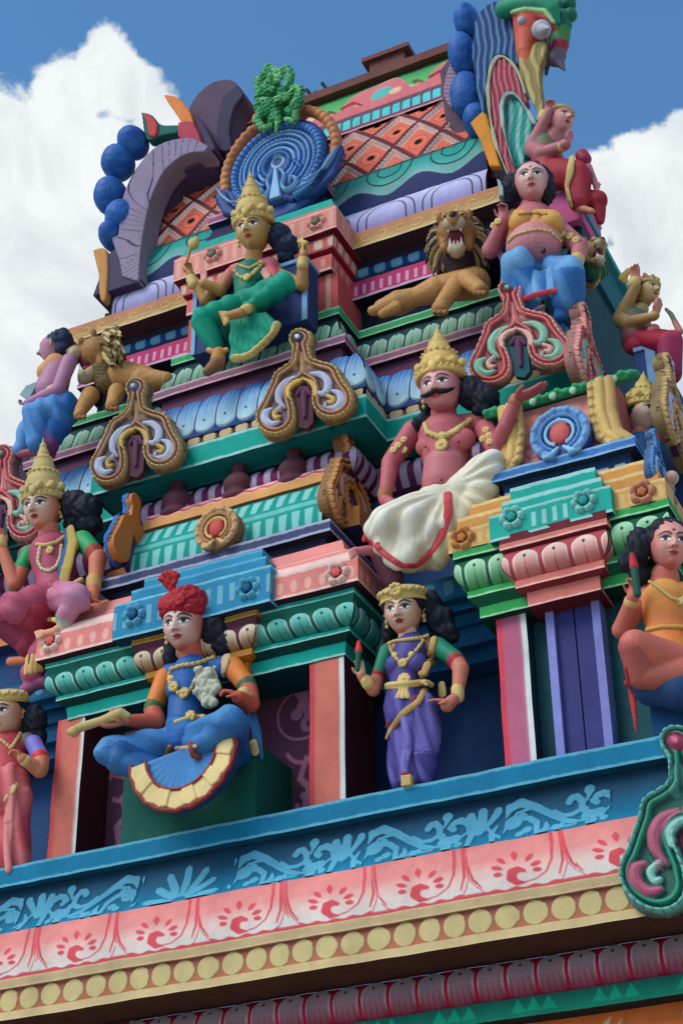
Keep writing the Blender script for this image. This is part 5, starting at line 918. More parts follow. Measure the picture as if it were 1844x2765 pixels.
g = G(); q0 = at(1560, 582, 1.05); xr_ = q0[0]+.02; g.box((xr_-.35, 1.05, z0_-.02), (xr_+.0, 2.3, q0[2]), C(26, 92, 104)); g.box((xr_-.4, 1.0, q0[2]), (xr_+.05, 2.35, q0[2]+.07), C(52, 140, 146)); g.box((xr_-.3, 1.03, q0[2]-.3), (xr_-.02, 1.06, q0[2]-.06), C(18, 44, 70)); g.box((xr_-.14, 1.02, q0[2]-.3), (xr_-.08, 1.045, q0[2]-.06), C(110, 170, 186))
g.box((xr_-.4, 1.06, z0_-1.0), (xr_-.04, 2.6, z0_), C(20, 62, 72)); g.build('side_porch', TW)
# ================================================================ statues
def headmesh(c, h, F, U, skin, pale, lips=(150, 50, 56), brow=.0, mous=False, iris=(60, 34, 28), neckc=None, bindi=True, w=.37):
    """a painted head as one dense surface: returns verts, quads, colours; h is chin-to-crown"""
    F = np.array(F, float); F /= np.linalg.norm(F); U = np.array(U, float); U -= F*(U @ F); U /= np.linalg.norm(U); Rr = np.cross(F, U)      # Rr: the statue's own right
    nu, nv = 200, 170
    a = np.linspace(-1, 1, nu, endpoint=False); lon = math.pi*(.42*a+.58*np.sign(a)*np.abs(a)**2.6)      # dense in front
    v = np.linspace(.02, .98, nv); lat = math.pi*v
    LO, LA = np.meshgrid(lon, lat, indexing='ij'); x = np.sin(LA)*np.sin(LO); f = np.sin(LA)*np.cos(LO); z = np.cos(LA)
    jaw = smooth(.1, -1, z); X = x*w*(1-.30*jaw**1.3); Y = f*(.44-.03*jaw)+.02; Z = z*.5+.0; Y = np.where(f > 0, Y*(1-.06*smooth(.3, 1, z)), Y)
    fr = smooth(.0, .35, f); G2 = lambda cx, cz, sx, sz: np.exp(-((X-cx)/sx)**2-((Z-cz)/sz)**2)
    Y = Y-fr*.035*(G2(.135, .03, .09, .06)+G2(-.135, .03, .09, .06)) + fr*.02*(G2(.14, .12, .1, .035)+G2(-.14, .12, .1, .035))
    Y = Y+fr*.022*(G2(.135, .02, .055, .032)+G2(-.135, .02, .055, .032))
    nose = np.exp(-(X/(.035+.03*smooth(.06, -.1, Z)))**2)*smooth(.12, -.09, Z)*smooth(-.155, -.115, Z); Y = Y+fr*(.115*nose)+fr*.035*(G2(.05, -.115, .025, .025)+G2(-.05, -.115, .025, .025))
    Y = Y+fr*(.036*np.exp(-(X/.085)**2)*(np.exp(-((Z+.205)/.018)**2)+np.exp(-((Z+.25)/.022)**2))) - fr*.012*np.exp(-(X/.09)**2-((Z+.228)/.006)**2)
    Y = Y+fr*.045*G2(0, -.38, .09, .07)+fr*.02*(G2(.2, -.13, .1, .12)+G2(-.2, -.13, .1, .12))
    P = np.array(c)+h*(X[..., None]*Rr+Y[..., None]*F+Z[..., None]*U)
    col = np.repeat(np.asarray(skin)[None], P[..., 0].size, 0); x_, z_, f_ = X.ravel(), Z.ravel(), f.ravel(); fm = (f_ > .15)*1.
    col = mixc(col, np.asarray(pale)*np.array([.98, .90, .86]), .92*fm*np.exp(-(x_/.31)**6-((z_-.02)/.37)**6)); e = .006
    m_ = lambda d: np.clip(.5-d/e, 0, 1)*fm
    for sx in (-1, 1):
        ex, ez = sx*.145, .025; dx = (x_-ex)*sx; wv = .094
        alm = np.abs(z_-ez-dx*.10)-.041*np.sqrt(np.clip(1-(dx/wv)**2, 0, 1))*(1+.2*(z_ > ez)); inside = (np.abs(dx) < wv)
        col = mixc(col, C(150, 96, 92), m_(np.hypot(dx/1.35, z_-ez-.02)-.075)*.45)
        col = mixc(col, K, m_(np.where(inside, alm-.010, 1))); col = mixc(col, C(226, 226, 222), m_(np.where(inside, alm, 1)))
        ir = np.hypot((x_-ex-.006), (z_-ez-.004)); col = mixc(col, C(*iris), m_(np.where(inside, np.maximum(alm, ir-.038), 1))); col = mixc(col, K, m_(np.where(inside, np.maximum(alm, ir-.018), 1)))
        col = mixc(col, K, m_(sdseg(x_*sx, z_, [(.06, .035), (.1, .062), (.15, .07), (.2, .055), (.26, .04)], [.007, .014, .016, .013, .005])))
        col = mixc(col, K, m_(sdseg(x_*sx, z_, [(.045, .105), (.09, .145), (.16, .155), (.23, .125), (.27, .09)], [.010, .021, .022, .015, .005])))
        col = mixc(col, np.asarray(skin)*.45, m_(np.hypot(x_-sx*.032, z_+.135)-.012))
    lp_ = np.abs(x_)/.092; up = np.abs(z_+.208-.006*np.cos(lp_*5))-.020*np.clip(1-lp_**2, 0, 1)**.7; lo = np.abs(z_+.248)-.026*np.clip(1-(np.abs(x_)/.075)**2, 0, 1)**.7
    col = mixc(col, C(*lips), m_(np.where(lp_ < 1, up, 1))); col = mixc(col, C(*lips)*1.15, m_(np.where(np.abs(x_) < .075, lo, 1))); col = mixc(col, C(60, 20, 26), m_(np.where(lp_ < 1.08, np.abs(z_+.228)-.005, 1)))
    if bindi: col = mixc(col, C(150, 30, 36), m_(np.hypot(x_, z_-.2)-.022)); col = mixc(col, C(60, 16, 20), m_(np.abs(np.hypot(x_, z_-.2)-.024)-.004))
    i = np.arange(nu*nv).reshape(nu, nv); j = np.roll(i, -1, 0); Fq = np.stack([i[:, :-1], j[:, :-1], j[:, 1:], i[:, 1:]], -1).reshape(-1, 4)
    return P.reshape(-1, 3), Fq, col, (Rr, F, U)
SNAP = ('necklace', 'belt', 'border', 'armlet')
GN = ('crown', 'necklace', 'bracelet', 'earring', 'armlet', 'belt', 'border')
class Fig:
    def __init__(s, name, label, cat, ox, oy, k, Y, foot, group=None, yaw=0):
        s.ox, s.oy, s.k, s.Y = ox, oy, k, Y; s.parts = {}; s.t = thing(name, label, cat, at(ox+foot[0]*k, oy+foot[1]*k, Y), group); s.heads = []; s.m = mpp(at(ox+foot[0]*k, oy+foot[1]*k, Y))*k
    def p(s, x, y, d=0.0): return at(s.ox+x*s.k, s.oy+y*s.k, s.Y-d)          # d metres nearer than the base plane
    def P(s, part): return s.parts.setdefault(part, Sc())
    def cap(s, part, a, b, ra, rb, c, cb=None, flat=None): s.P(part).cap(s.p(*a), s.p(*b), ra*s.m, rb*s.m, c, cb, flat)
    def on(s, part, pts, off=0.0, dens=None, tol=.28):                # rest trimmings on the sculpted surface beneath them
        base = [k for k in s.parts if k not in GN and k not in ('hair', 'crown', 'garland', 'lotus_bud', 'moustache', 'knife', 'golden_club', 'discus')]
        key = tuple((k, s.parts[k].n) for k in base)
        if getattr(s, '_k', None) != key:
            V = np.concatenate([np.concatenate(s.parts[k].V) for k in base if s.parts[k].V]); F = []; o = 0
            for k in base:
                if s.parts[k].V: F.append(np.concatenate(s.parts[k].F)+o); o += s.parts[k].n
            s._b = BVHTree.FromPolygons(V.tolist(), np.concatenate(F).tolist()); s._k = key
        if dens:
            A = np.array([[q[0], q[1], q[2] if len(q) > 2 else 0] for q in pts], float); d = np.r_[0, np.cumsum(np.hypot(*np.diff(A[:, :2], axis=0).T))]; t = np.linspace(0, d[-1], dens); pts = [tuple(np.interp(x, d, A[:, k]) for k in range(3)) for x in t]
        o_, out, nn = Vector(CAM), [], []
        for q in pts:
            d = ray(s.ox+q[0]*s.k, s.oy+q[1]*s.k); h, n, i, _ = s._b.ray_cast(o_, Vector(d).normalized()); w_ = s.p(*q)
            if h is None or abs(h.y-w_[1]) > tol: out.append(w_); nn.append(np.array([0, -1., 0])); continue
            n = np.array(n); n = n if n @ d < 0 else -n; out.append(np.array(h)+n*off); nn.append(n)
        return out, nn
    def chain(s, part, pts, rs, c, cb=None, flat=None):
        if part in SNAP:
            m = len(pts); nd = max(m, 14); P_, _ = s.on(part, pts, (rs if np.ndim(rs) == 0 else min(rs))*s.m*.3, nd); rr = [rs*s.m]*nd if np.ndim(rs) == 0 else list(np.interp(np.linspace(0, 1, nd), np.linspace(0, 1, m), rs)*s.m)
            s.P(part).chain(P_, rr, c, cb, flat); return
        rs = [r*s.m for r in rs] if np.ndim(rs) else rs*s.m; s.P(part).chain([s.p(*q) for q in pts], rs, c, cb, flat)
    def ell(s, part, c, r, col, ax=None): s.P(part).ell(s.p(*c), np.array(r if np.ndim(r) else (r, r, r), float)*s.m, col, ax)
    def beads(s, part, pts, r, c, n, r2=None):
        if part in SNAP or part == 'breastplate':
            P_, _ = s.on(part, pts, r*s.m*.35, n)
            for i, q in enumerate(P_): s.P(part).ell(q, (r if r2 is None or i % 2 else r2)*s.m, c)
            return
        s.P(part).beads([s.p(*q) for q in pts], r*s.m, c, n, None if r2 is None else r2*s.m)
    def head(s, x, y, d, h, skin, pale, F=(0, -1, -.3), U=(0, .1, 1), ears=True, earc=None, **kw):
        h = h*1.17; c = s.p(x, y, d); V, Fq, col, fr = headmesh(c, h*s.m, F, U, skin, pale, **kw); s.heads.append((V, Fq, col)); Rr, Ff, Uu = fr; s.hf = (c, Rr, Ff, Uu, h*s.m); H = h*s.m
        for sx in (-1, 1):
            e = c+Rr*sx*.37*H-Ff*.02*H+Uu*.0*H; s.P('body').ell(e, (.035*H, .06*H, .10*H), skin, np.array([Rr, Ff, Uu])) if ears else None
            if earc is not None: s.P('earring').ell(e-Uu*.12*H, (.045*H, .045*H, .055*H), earc); s.P('earring').ell(e-Uu*.22*H+Rr*sx*.01*H, (.04*H, .04*H, .04*H), earc); s.P('earring').ell(e+Rr*sx*.03*H, .03*H, earc)
        return c
    def hp(s, r, f, u): c, Rr, Ff, Uu, H = s.hf; return c+(Rr*r+Ff*f+Uu*u)*H
    def hair(s, blobs, col=None, part='hair'):
        col = C(24, 28, 42) if col is None else col; H = s.hf[4]
        for r, f, u, q in blobs: s.P(part).ell(s.hp(r, f, u), np.array((q, q, q) if np.ndim(q) == 0 else q)*H, col, np.array(s.hf[1:4]))
    def cap_hair(s, col=None): s.hair([(0, -.08, .12, (.43, .46, .43)), (.3, -.12, -.02, (.12, .2, .28)), (-.3, -.12, -.02, (.12, .2, .28))], col)
    def crown(s, col, tall=1.0, base=.26, tilt=-.12, part='crown'):
        c, Rr, Ff, Uu, H = s.hf; up = Uu+Ff*tilt; up /= np.linalg.norm(up); o = s.hp(0, -.04, base); fx = np.cross(Rr, up)
        R_ = .43; pf = [(R_*.98, -.08), (R_*1.07, -.06), (R_*1.08, .0), (R_*1.0, .03), (R_*.98, .1), (R_*1.02, .13), (R_*.93, .2), (R_*.86, .3*tall), (R_*.72, .42*tall), (R_*.74, .46*tall), (R_*.58, .5*tall), (R_*.56, .56*tall), (R_*.44, .68*tall), (R_*.46, .72*tall), (R_*.3, .76*tall), (R_*.28, .82*tall), (R_*.16, .92*tall), (R_*.18, .95*tall), (R_*.06, 1.02*tall), (.01, 1.1*tall)]
        s.P(part).lathe(o, (Rr, fx, up), [(r*H, h*H) for r, h in pf], col, 36)
        for k, (r, h, n, q) in enumerate(((R_*1.06, .02, 26, .03), (R_*1.0, .12, 22, .035), (R_*.76, .44*tall, 18, .028))):
            for i in range(n):
                a = 2*math.pi*i/n; s.P(part).ell(o+(Rr*math.cos(a)+fx*math.sin(a))*r*H+up*(h+(.012*(i % 2)))*H, q*H, col*1.05)
        for a in (-.9, -.3, .3, .9, 1.5, -1.5):
            d = Ff*math.cos(a)+Rr*math.sin(a); s.P(part).ell(o+d*R_*.98*H+up*.2*H, np.array((.08, .08, .10))*H, col); s.P(part).ell(o+d*R_*1.06*H+up*.2*H, .04*H, col*1.1)
        s.P(part).ell(o+Ff*R_*1.06*H+up*.11*H, np.array((.09, .06, .12))*H, col*1.08)
    def hand(s, wrist, tip, nrm_, L_, col, curl=.35, thumb=1, spread=.12, part='body', point=None):
        """palm + five separate fingers from the wrist towards tip (both (x,y,d)); nrm_ = way the palm faces"""
        w_ = s.p(*wrist); d = s.p(*tip)-w_; d /= np.linalg.norm(d); n = np.array(nrm_, float); n -= d*(n @ d); n /= np.linalg.norm(n); sd = np.cross(d, n)*thumb; L2 = L_*s.m; S_ = s.P(part)
        S_.cap(w_, w_+d*.22*L2, .15*L2, .17*L2, col, flat=(n, .75))
        for q in (-1, -.33, .33, 1): S_.cap(w_+d*.15*L2+sd*q*.10*L2, w_+d*.48*L2+sd*q*.165*L2, .11*L2, .085*L2, col)
        for i, (q, l_) in enumerate(((1, .42), (.33, .50), (-.33, .46), (-1, .34))):
            b = w_+d*.48*L2+sd*q*.165*L2; c_ = curl if not (point and i in point) else point[i]; dd = d*math.cos(c_*.6)+n*math.sin(c_*.6)+sd*q*spread; dd /= np.linalg.norm(dd); m_ = b+dd*l_*.5*L2
            d2 = d*math.cos(c_*1.9)+n*math.sin(c_*1.9)+sd*q*spread; d2 /= np.linalg.norm(d2); e = m_+d2*l_*.32*L2; d3 = d*math.cos(c_*2.8)+n*math.sin(c_*2.8); t_ = e+d3*l_*.24*L2
            S_.chain([b, m_, e, t_], [.078*L2, .068*L2, .06*L2, .048*L2], col)
        b = w_+d*.14*L2+sd*.15*L2; m_ = b+(d*.55+sd*.75+n*.25)*.24*L2; t_ = m_+(d*.85+sd*.2+n*(.3+curl*.6))*.2*L2; S_.chain([b, m_, t_], [.10*L2, .075*L2, .055*L2], col)
        return w_+d*.5*L2+n*.15*L2
    def flower(s, part, x, y, d, r, col, n=8):
        q = r*s.m; c = s.on(part, [(x, y, d)], q*.12)[0][0] if part in SNAP else s.p(x, y, d)
        for i in range(n): a = 2*math.pi*i/n; s.P(part).ell(c+X_*math.cos(a)*q*.62+Z_*math.sin(a)*q*.62, (q*.36, q*.3, q*.36), col)
        s.P(part).ell(c-Y_*q*.2, (q*.34,)*3, col*1.1)
    def ribbon(s, part, pts, r, c, flat=.35):
        if part in SNAP:
            nd = max(len(pts), 2+int(sum(math.hypot(a[0]-b[0], a[1]-b[1]) for a, b in zip(pts[:-1], pts[1:]))/22)); P_, nn = s.on(part, pts, .004, nd)
            rr = np.interp(np.linspace(0, 1, nd), np.linspace(0, 1, len(pts)), r)*s.m if np.ndim(r) else [r*s.m]*nd
            for i in range(nd-1): s.P(part).cap(P_[i], P_[i+1], rr[i], rr[i+1], c, flat=(nn[i]+nn[i+1], flat))
            return
        q = [s.p(*a) for a in pts]; r = [x*s.m for x in r] if np.ndim(r) else [r*s.m]*len(q)
        for i in range(len(q)-1): s.P(part).cap(q[i], q[i+1], r[i], r[i+1], c, flat=((0, -1, 0), flat))
    def done(s, mats=None, disp=None, paint=None, voxel=None, its=None):
        mats = mats or {}; disp = disp or {}; paint = paint or {}
        for n, sc in s.parts.items():
            ex = None
            if n == 'body' and s.heads:
                V = np.concatenate([h[0] for h in s.heads]); Fq = []; o = 0
                for h in s.heads: Fq.append(h[1]+o); o += len(h[0])
                ex = (V, np.concatenate(Fq), np.concatenate([h[2] for h in s.heads]))
            m = mats.get(n, GOLD if n in GN else SKIN if n == 'body' else CLOTH)
            dsp = disp.get(n)
            if n == 'hair' and dsp is None: dsp = lambda P, no: .004*np.sin(P[:, 0]*95+P[:, 2]*38+2.2*np.sin(P[:, 2]*26)+1.6*np.sin(P[:, 0]*22))+.006*vnoise(P, 30, 3)
            fine = n in GN or n == 'knife'
            sc.build(n, s.t, m, voxel=(voxel or (.005 if fine else .0065)), it=(its or {}).get(n, 1 if fine else 2 if n == 'body' else 8 if n in ('skirt', 'robe', 'dhoti') else 3), disp=dsp, extra=ex, paint=paint.get(n))
        return s.t
def folds(amp, f, ax, warp=6, seed=0):                                # drapery: ridges running along the cloth
    ax = np.array(ax, float)
    def d(P, n):
        u = P @ ax; v = np.sin(u*f+1.6*np.sin(P[:, 2]*warp+seed)+1.1*np.sin(P[:, 0]*warp*.8+seed)); return amp*(np.abs(v)**.8*np.sign(v))
    return d
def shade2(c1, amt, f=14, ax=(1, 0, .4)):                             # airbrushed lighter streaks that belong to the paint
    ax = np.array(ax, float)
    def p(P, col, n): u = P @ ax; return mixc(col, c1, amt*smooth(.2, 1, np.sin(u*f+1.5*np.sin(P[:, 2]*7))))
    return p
gold = C(204, 176, 112); goldD = C(176, 140, 82)
# ---- standing woman in a purple sari
pink_, paleF = C(196, 118, 102), C(218, 188, 172)
f = Fig('standing_woman_statue', 'standing statue of a woman in purple sari and gold tiara, hand on hip', 'statue', 600, 1400, .5102, .02, (1000, 1420))
sk = C(190, 116, 98); skp = C(222, 196, 176); pu, puL = C(72, 64, 132), C(116, 108, 180); gre = C(20, 116, 92)
f.head(962, 498, .04, 248, sk, skp, F=(.1, -1, -.32), earc=C(206, 178, 130))
f.cap_hair(); f.hair([(-.62, -.25, -.2, (.3, .25, .28)), (-.72, -.2, -.48, (.24, .2, .2)), (.42, -.25, -.3, (.16, .2, .3)), (-.4, -.3, .1, (.3, .25, .35)), (-.85, -.2, -.62, (.14, .12, .1))])
c_, Rr, Ff, Uu, H = f.hf
f.P('crown').lathe(f.hp(0, -.03, .30), (Rr, np.cross(Rr, Uu), Uu), [(.42*H, -.1*H), (.44*H, -.06*H), (.45*H, .0), (.43*H, .12*H), (.40*H, .17*H), (.3*H, .2*H)], gold)
for i in range(20): a = math.pi*i/19-math.pi/2; d = Ff*math.cos(a)+Rr*math.sin(a); f.P('crown').ell(f.hp(0, -.03, .3)+d*.45*H+Uu*(.06+.03*(i % 2))*H, .05*H, gold*1.05); f.P('crown').ell(f.hp(0, -.03, .21)+d*.445*H, .028*H, gold)
for i in range(8): a = 2*math.pi*i/8; f.P('crown').ell(f.hp(math.sin(a)*.1, .43, .38+math.cos(a)*.1), .05*H, gold*1.1)
f.cap('body', (980, 600, .02), (985, 690, -.02), 52, 58, skp*.8+sk*.2, sk)                       # neck
f.cap('body', (1010, 700, -.02), (960, 800, .03), 105, 95, pu, pu); f.cap('body', (900, 700, -.02), (1110, 680, -.03), 52, 52, sk)
f.ell('body', (915, 775, .10), (58, 52, 58), pu); f.ell('body', (1030, 765, .10), (58, 52, 58), pu); f.cap('body', (970, 820, .03), (975, 900, .02), 92, 92, pu); f.ell('body', (975, 960, .02), (128, 95, 90), pu)
f.cap('body', (872, 705, .0), (826, 830, .05), 48, 38, gre); f.cap('body', (826, 830, .05), (800, 905, .08), 38, 36, sk, sk); f.cap('body', (800, 905, .08), (738, 835, .16), 40, 27, sk)
f.cap('body', (826, 832, .05), (820, 850, .05), 41, 40, C(150, 40, 52))
f.hand((738, 832, .17), (722, 740, .2), (.2, -1, .1), 108, skp*.6+sk*.4, curl=.62, thumb=-1, spread=.12)
f.cap('lotus_bud', (716, 800, .25), (722, 705, .25), 14, 19, C(30, 84, 62)); f.cap('lotus_bud', (722, 700, .25), (722, 655, .25), 22, 12, C(200, 62, 70))
f.cap('body', (1140, 680, -.0), (1235, 745, .02), 56, 48, gre); f.cap('body', (1235, 745, .02), (1262, 800, .03), 46, 45, sk); f.cap('body', (1232, 748, .02), (1240, 762, .02), 51, 50, C(156, 50, 58))
f.cap('body', (1262, 795, .03), (1244, 940, .06), 46, 30, sk); f.cap('body', (1244, 940, .06), (1190, 990, .12), 30, 38, sk)
f.hand((1215, 975, .12), (1100, 950, .16), (-.2, .4, -1), 128, sk, curl=.2, thumb=1, spread=.16)
f.cap('skirt', (975, 930, .02), (985, 1040, .02), 112, 118, pu); f.cap('skirt', (925, 1010, .02), (930, 1400, .0), 72, 44, pu, pu); f.cap('skirt', (1060, 1010, .03), (1080, 1240, .03), 92, 74, pu, puL); f.cap('skirt', (1080, 1240, .03), (1075, 1380, .0), 74, 48, pu)
f.cap('skirt', (985, 1040, .02), (1000, 1370, .0), 90, 66, pu, puL); 
f.ribbon('skirt', [(978, 1010, .15), (975, 1200, .13), (970, 1350, .11)], [30, 28, 24], puL, .6); f.P('border').prism([f.p(944, 1358, .17), f.p(998, 1352, .17), f.p(998, 1408, .15), f.p(944, 1416, .15)], Y_*.05, gold); f.P('skirt').prism([f.p(938, 1346, .165), f.p(1004, 1338, .165), f.p(1004, 1356, .16), f.p(938, 1362, .16)], Y_*.05, C(150, 50, 62))
f.ribbon('border', [(1120, 640, .07), (1106, 720, .10), (1075, 800, .13), (1050, 850, .12)], [22, 25, 25, 20], goldD, .5); f.ribbon('border', [(1072, 905, .11), (1040, 970, .15), (950, 1040, .16), (890, 1120, .10), (872, 1160, .07)], [18, 20, 20, 16, 12], goldD, .5)
f.ribbon('skirt', [(1040, 940, .13), (930, 1020, .155), (862, 1110, .07)], [14, 14, 10], C(110, 50, 74), .6)
f.chain('belt', [(872, 885, .06), (920, 880, .13), (1000, 876, .15), (1080, 866, .11), (1105, 880, .05)], 17, gold); f.beads('belt', [(872, 900, .07), (920, 898, .14), (1000, 890, .16), (1080, 880, .12)], 9, gold, 16); f.flower('belt', 962, 855, .17, 42, gold)
for dx in (-26, 0, 26): f.ribbon('belt', [(960+dx*.4, 885, .17), (955+dx, 945, .16)], [10, 15], gold, .5)
for pts, n in (([(880, 665, .05), (920, 650, .10), (985, 642, .12), (1060, 632, .09), (1085, 620, .05)], 22), ([(888, 680, .07), (910, 730, .14), (955, 780, .19), (1010, 720, .17), (1060, 650, .11)], 20)): f.beads('necklace', pts, 12, gold, n, 9); f.chain('necklace', pts, 7, goldD)
f.flower('necklace', 955, 765, .2, 30, gold); f.flower('necklace', 912, 725, .17, 20, gold); f.flower('necklace', 1000, 720, .18, 20, gold)
for a, b, r in (((765, 862, .14), (772, 875, .13), 36), ((1244, 905, .06), (1246, 925, .06), 36), ((1246, 935, .06), (1246, 945, .06), 35)): f.cap('bracelet', a, b, r, r, gold)
f.ribbon('border', [(1160, 880, -.03), (1165, 930, -.03)], [22, 24], gold, .4)
f.cap('feet', (940, 1412, .06), (925, 1432, .14), 22, 16, sk) if 0 else None
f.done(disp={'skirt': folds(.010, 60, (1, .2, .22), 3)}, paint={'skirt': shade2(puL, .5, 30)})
# ---- seated man in a red turban
f = Fig('turbaned_seated_statue', 'painted statue seated cross-legged in a blue robe and red turban, pale garland in hand', 'statue', 0, 1400, .5102, -.05, (950, 1560))
sk = C(186, 92, 76); skp = C(220, 194, 190); bl1, bl2 = C(40, 92, 160), C(86, 146, 196); orr = C(206, 120, 60)
f.head(982, 575, .10, 272, sk, skp, F=(.12, -1, -.32), earc=C(206, 186, 130), lips=(170, 56, 66))
f.hair([(-.52, -.15, -.1, (.3, .3, .36)), (-.66, -.15, -.38, (.26, .25, .26)), (.36, -.2, -.42, (.17, .22, .3)), (0, -.15, .1, (.4, .4, .4))])
tr = C(162, 44, 54); c_, Rr, Ff, Uu, H = f.hf
for i, (r, u, q) in enumerate(((.36, .27, .13), (.37, .36, .15), (.33, .46, .16), (.24, .54, .17))):
    pts = [f.hp(r*math.cos(a), -.02+r*math.sin(a), u+.05*math.sin(a*2+i)) for a in np.linspace(0, 2*math.pi, 17)]; f.P('turban').chain(pts, q*H*.72, tr)
f.P('turban').ell(f.hp(-.05, -.05, .42), np.array((.38, .4, .26))*H, tr)
for i in range(9): a = (i-4)*.2; f.P('turban').cap(f.hp(.12, .2, .62), f.hp(.14+.22*math.sin(a), .24, .72+.24*math.cos(a)), .035*H, .055*H, C(176, 60, 60) if i % 2 else tr)
f.flower('turban', 950, 430, .33, 40, tr*1.1); f.ell('turban', (1000, 470, .33), (25, 20, 20), tr); f.ell('turban', (900, 470, .28), (25, 20, 20), tr)
f.cap('body', (1010, 690, .05), (1015, 770, .0), 66, 72, sk); f.cap('body', (905, 830, -.02), (1200, 790, -.04), 66, 66, bl1, bl1)
f.cap('body', (1020, 830, .0), (985, 1010, .03), 120, 100, bl1); f.ell('body', (940, 900, .1), (70, 60, 70), bl1); f.ell('body', (1085, 890, .1), (74, 62, 70), bl1); f.cap('body', (985, 1000, .04), (980, 1120, .05), 95, 105, bl1)
f.cap('body', (880, 845, .0), (820, 990, .06), 62, 54, orr); f.cap('body', (820, 990, .06), (812, 1010, .06), 55, 54, C(70, 96, 56)); f.cap('body', (812, 1020, .06), (830, 1075, .10), 52, 52, sk, sk*.8); f.cap('body', (830, 1078, .10), (660, 1068, .32), 52, 30, sk)
f.hand((665, 1075, .33), (540, 1110, .42), (.1, -.25, 1), 150, C(206, 130, 110), curl=.25, thumb=-1)
f.chain('golden_club', [(375, 1130, .50), (430, 1105, .48), (540, 1070, .45), (640, 1030, .42), (680, 1045, .40)], [22, 26, 24, 30, 18], C(190, 166, 110)); f.ell('golden_club', (395, 1128, .5), (32, 30, 32), C(190, 166, 110)); f.ell('golden_club', (600, 1022, .44), (24, 20, 20), C(180, 110, 90))
f.cap('body', (1235, 790, -.02), (1305, 880, .02), 62, 54, orr); f.cap('body', (1305, 880, .02), (1312, 905, .02), 55, 54, C(60, 100, 70)); f.cap('body', (1315, 915, .03), (1325, 980, .08), 54, 52, sk); f.cap('body', (1325, 978, .08), (1260, 945, .24), 50, 36, sk)
f.hand((1270, 950, .24), (1180, 890, .32), (-.6, -.4, .3), 130, sk, curl=.7, thumb=1)
ga = C(176, 178, 160)
f.ell('garland', (1095, 880, .22), (70, 40, 108), ga); f.ell('garland', (1110, 970, .2), (45, 36, 40), C(150, 130, 84))
rr = np.random.RandomState(4)
for i in range(46): a, b = rr.uniform(-1, 1, 2); f.ell('garland', (1092+a*66*(1-.3*abs(b)), 885+b*105, .26), rr.uniform(12, 24), ga*rr.uniform(.8, 1.1))
for pts, n in (([(905, 800, .08), (960, 780, .14), (1040, 770, .15), (1130, 740, .1)], 18), ([(900, 820, .08), (905, 880, .16), (970, 950, .2), (1020, 900, .2), (1060, 800, .14)], 20)): f.beads('necklace', pts, 14, gold, n, 10); f.chain('necklace', pts, 8, goldD)
f.flower('necklace', 920, 890, .2, 34, gold); f.flower('necklace', 975, 925, .22, 36, gold); f.flower('necklace', 905, 850, .17, 24, gold)
f.flower('belt', 1005, 1050, .2, 38, gold); f.chain('belt', [(935, 1080, .16), (1000, 1060, .19), (1080, 1050, .16)], 16, gold)
for dx in (-34, -12, 12, 34): f.ribbon('belt', [(1000+dx*.4, 1070, .22), (992+dx, 1112, .21)], [9, 13], gold, .5)
f.ribbon('border', [(1200, 740, .05), (1185, 820, .07)], [30, 24], C(206, 176, 130), .4); f.cap('bracelet', (1290, 930, .16), (1300, 950, .14), 40, 42, gold)
f.cap('robe', (980, 1140, .05), (975, 1180, .08), 120, 110, bl1)
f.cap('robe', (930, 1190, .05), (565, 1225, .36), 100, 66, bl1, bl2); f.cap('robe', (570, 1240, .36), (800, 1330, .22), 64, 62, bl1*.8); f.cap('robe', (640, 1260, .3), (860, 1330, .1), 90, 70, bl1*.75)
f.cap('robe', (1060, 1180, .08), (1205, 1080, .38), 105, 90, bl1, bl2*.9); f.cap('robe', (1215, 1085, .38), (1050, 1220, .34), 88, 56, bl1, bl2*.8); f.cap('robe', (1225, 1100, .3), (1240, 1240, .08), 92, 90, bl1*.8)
f.ribbon('border', [(940, 1215, .34), (980, 1215, .37), (1040, 1205, .38)], [14, 13, 10], C(206, 170, 130), .6); f.chain('border', [(905, 1210, .3), (885, 1270, .3), (850, 1330, .24)], [18, 22, 16], C(130, 84, 44)); f.chain('border', [(1010, 1190, .40), (1025, 1250, .38), (1090, 1275, .3)], [14, 18, 12], C(130, 66, 48))
c0_ = f.p(975, 1230, .34); S = f.P('fan_skirt'); mR = f.m
for i in range(15):
    a = math.pi*(1.06+.92*i/14); d = X_*math.cos(a)*1.02+Z_*math.sin(a)*1.06; q = c0_+d*205*mR
    S.cap(c0_+d*20*mR-Y_*.0, q, 18*mR, 26*mR, bl1, bl2, flat=((0, -1, 0), .45))
S.prism([c0_+(X_*math.cos(a)+Z_*math.sin(a))*212*mR+Y_*.02 for a in np.linspace(math.pi*1.03, math.pi*2.0, 20)], Y_*.06, bl1)
fb, rd_ = C(222, 196, 138), C(140, 42, 44); S2 = f.P('border')
for i in range(10):
    a = math.pi*(1.04+.96*(i+.5)/10); da = math.pi*.96/10*.47; pts = []
    for aa, rr_ in ((a-da, 212), (a+da, 212), (a+da, 296), (a, 306), (a-da, 296)): pts.append(c0_+(X_*math.cos(aa)*1.02+Z_*math.sin(aa)*1.06)*rr_*mR-Y_*(.035+.012*(i % 2)))
    S2.prism(pts, Y_*.03, fb)
ro = [c0_+(X_*math.cos(a)*1.02+Z_*math.sin(a)*1.06)*210*mR-Y_*.04 for a in np.linspace(math.pi*1.04, math.pi*2.0, 24)]; S2.chain(ro, 8*mR, rd_)
ro = [c0_+(X_*math.cos(a)*1.02+Z_*math.sin(a)*1.06)*(306+10*abs(math.sin(k*math.pi/2.4)))*mR-Y_*.02 for k, a in enumerate(np.linspace(math.pi*1.03, math.pi*2.01, 25))]; S2.chain(ro, 12*mR, rd_)
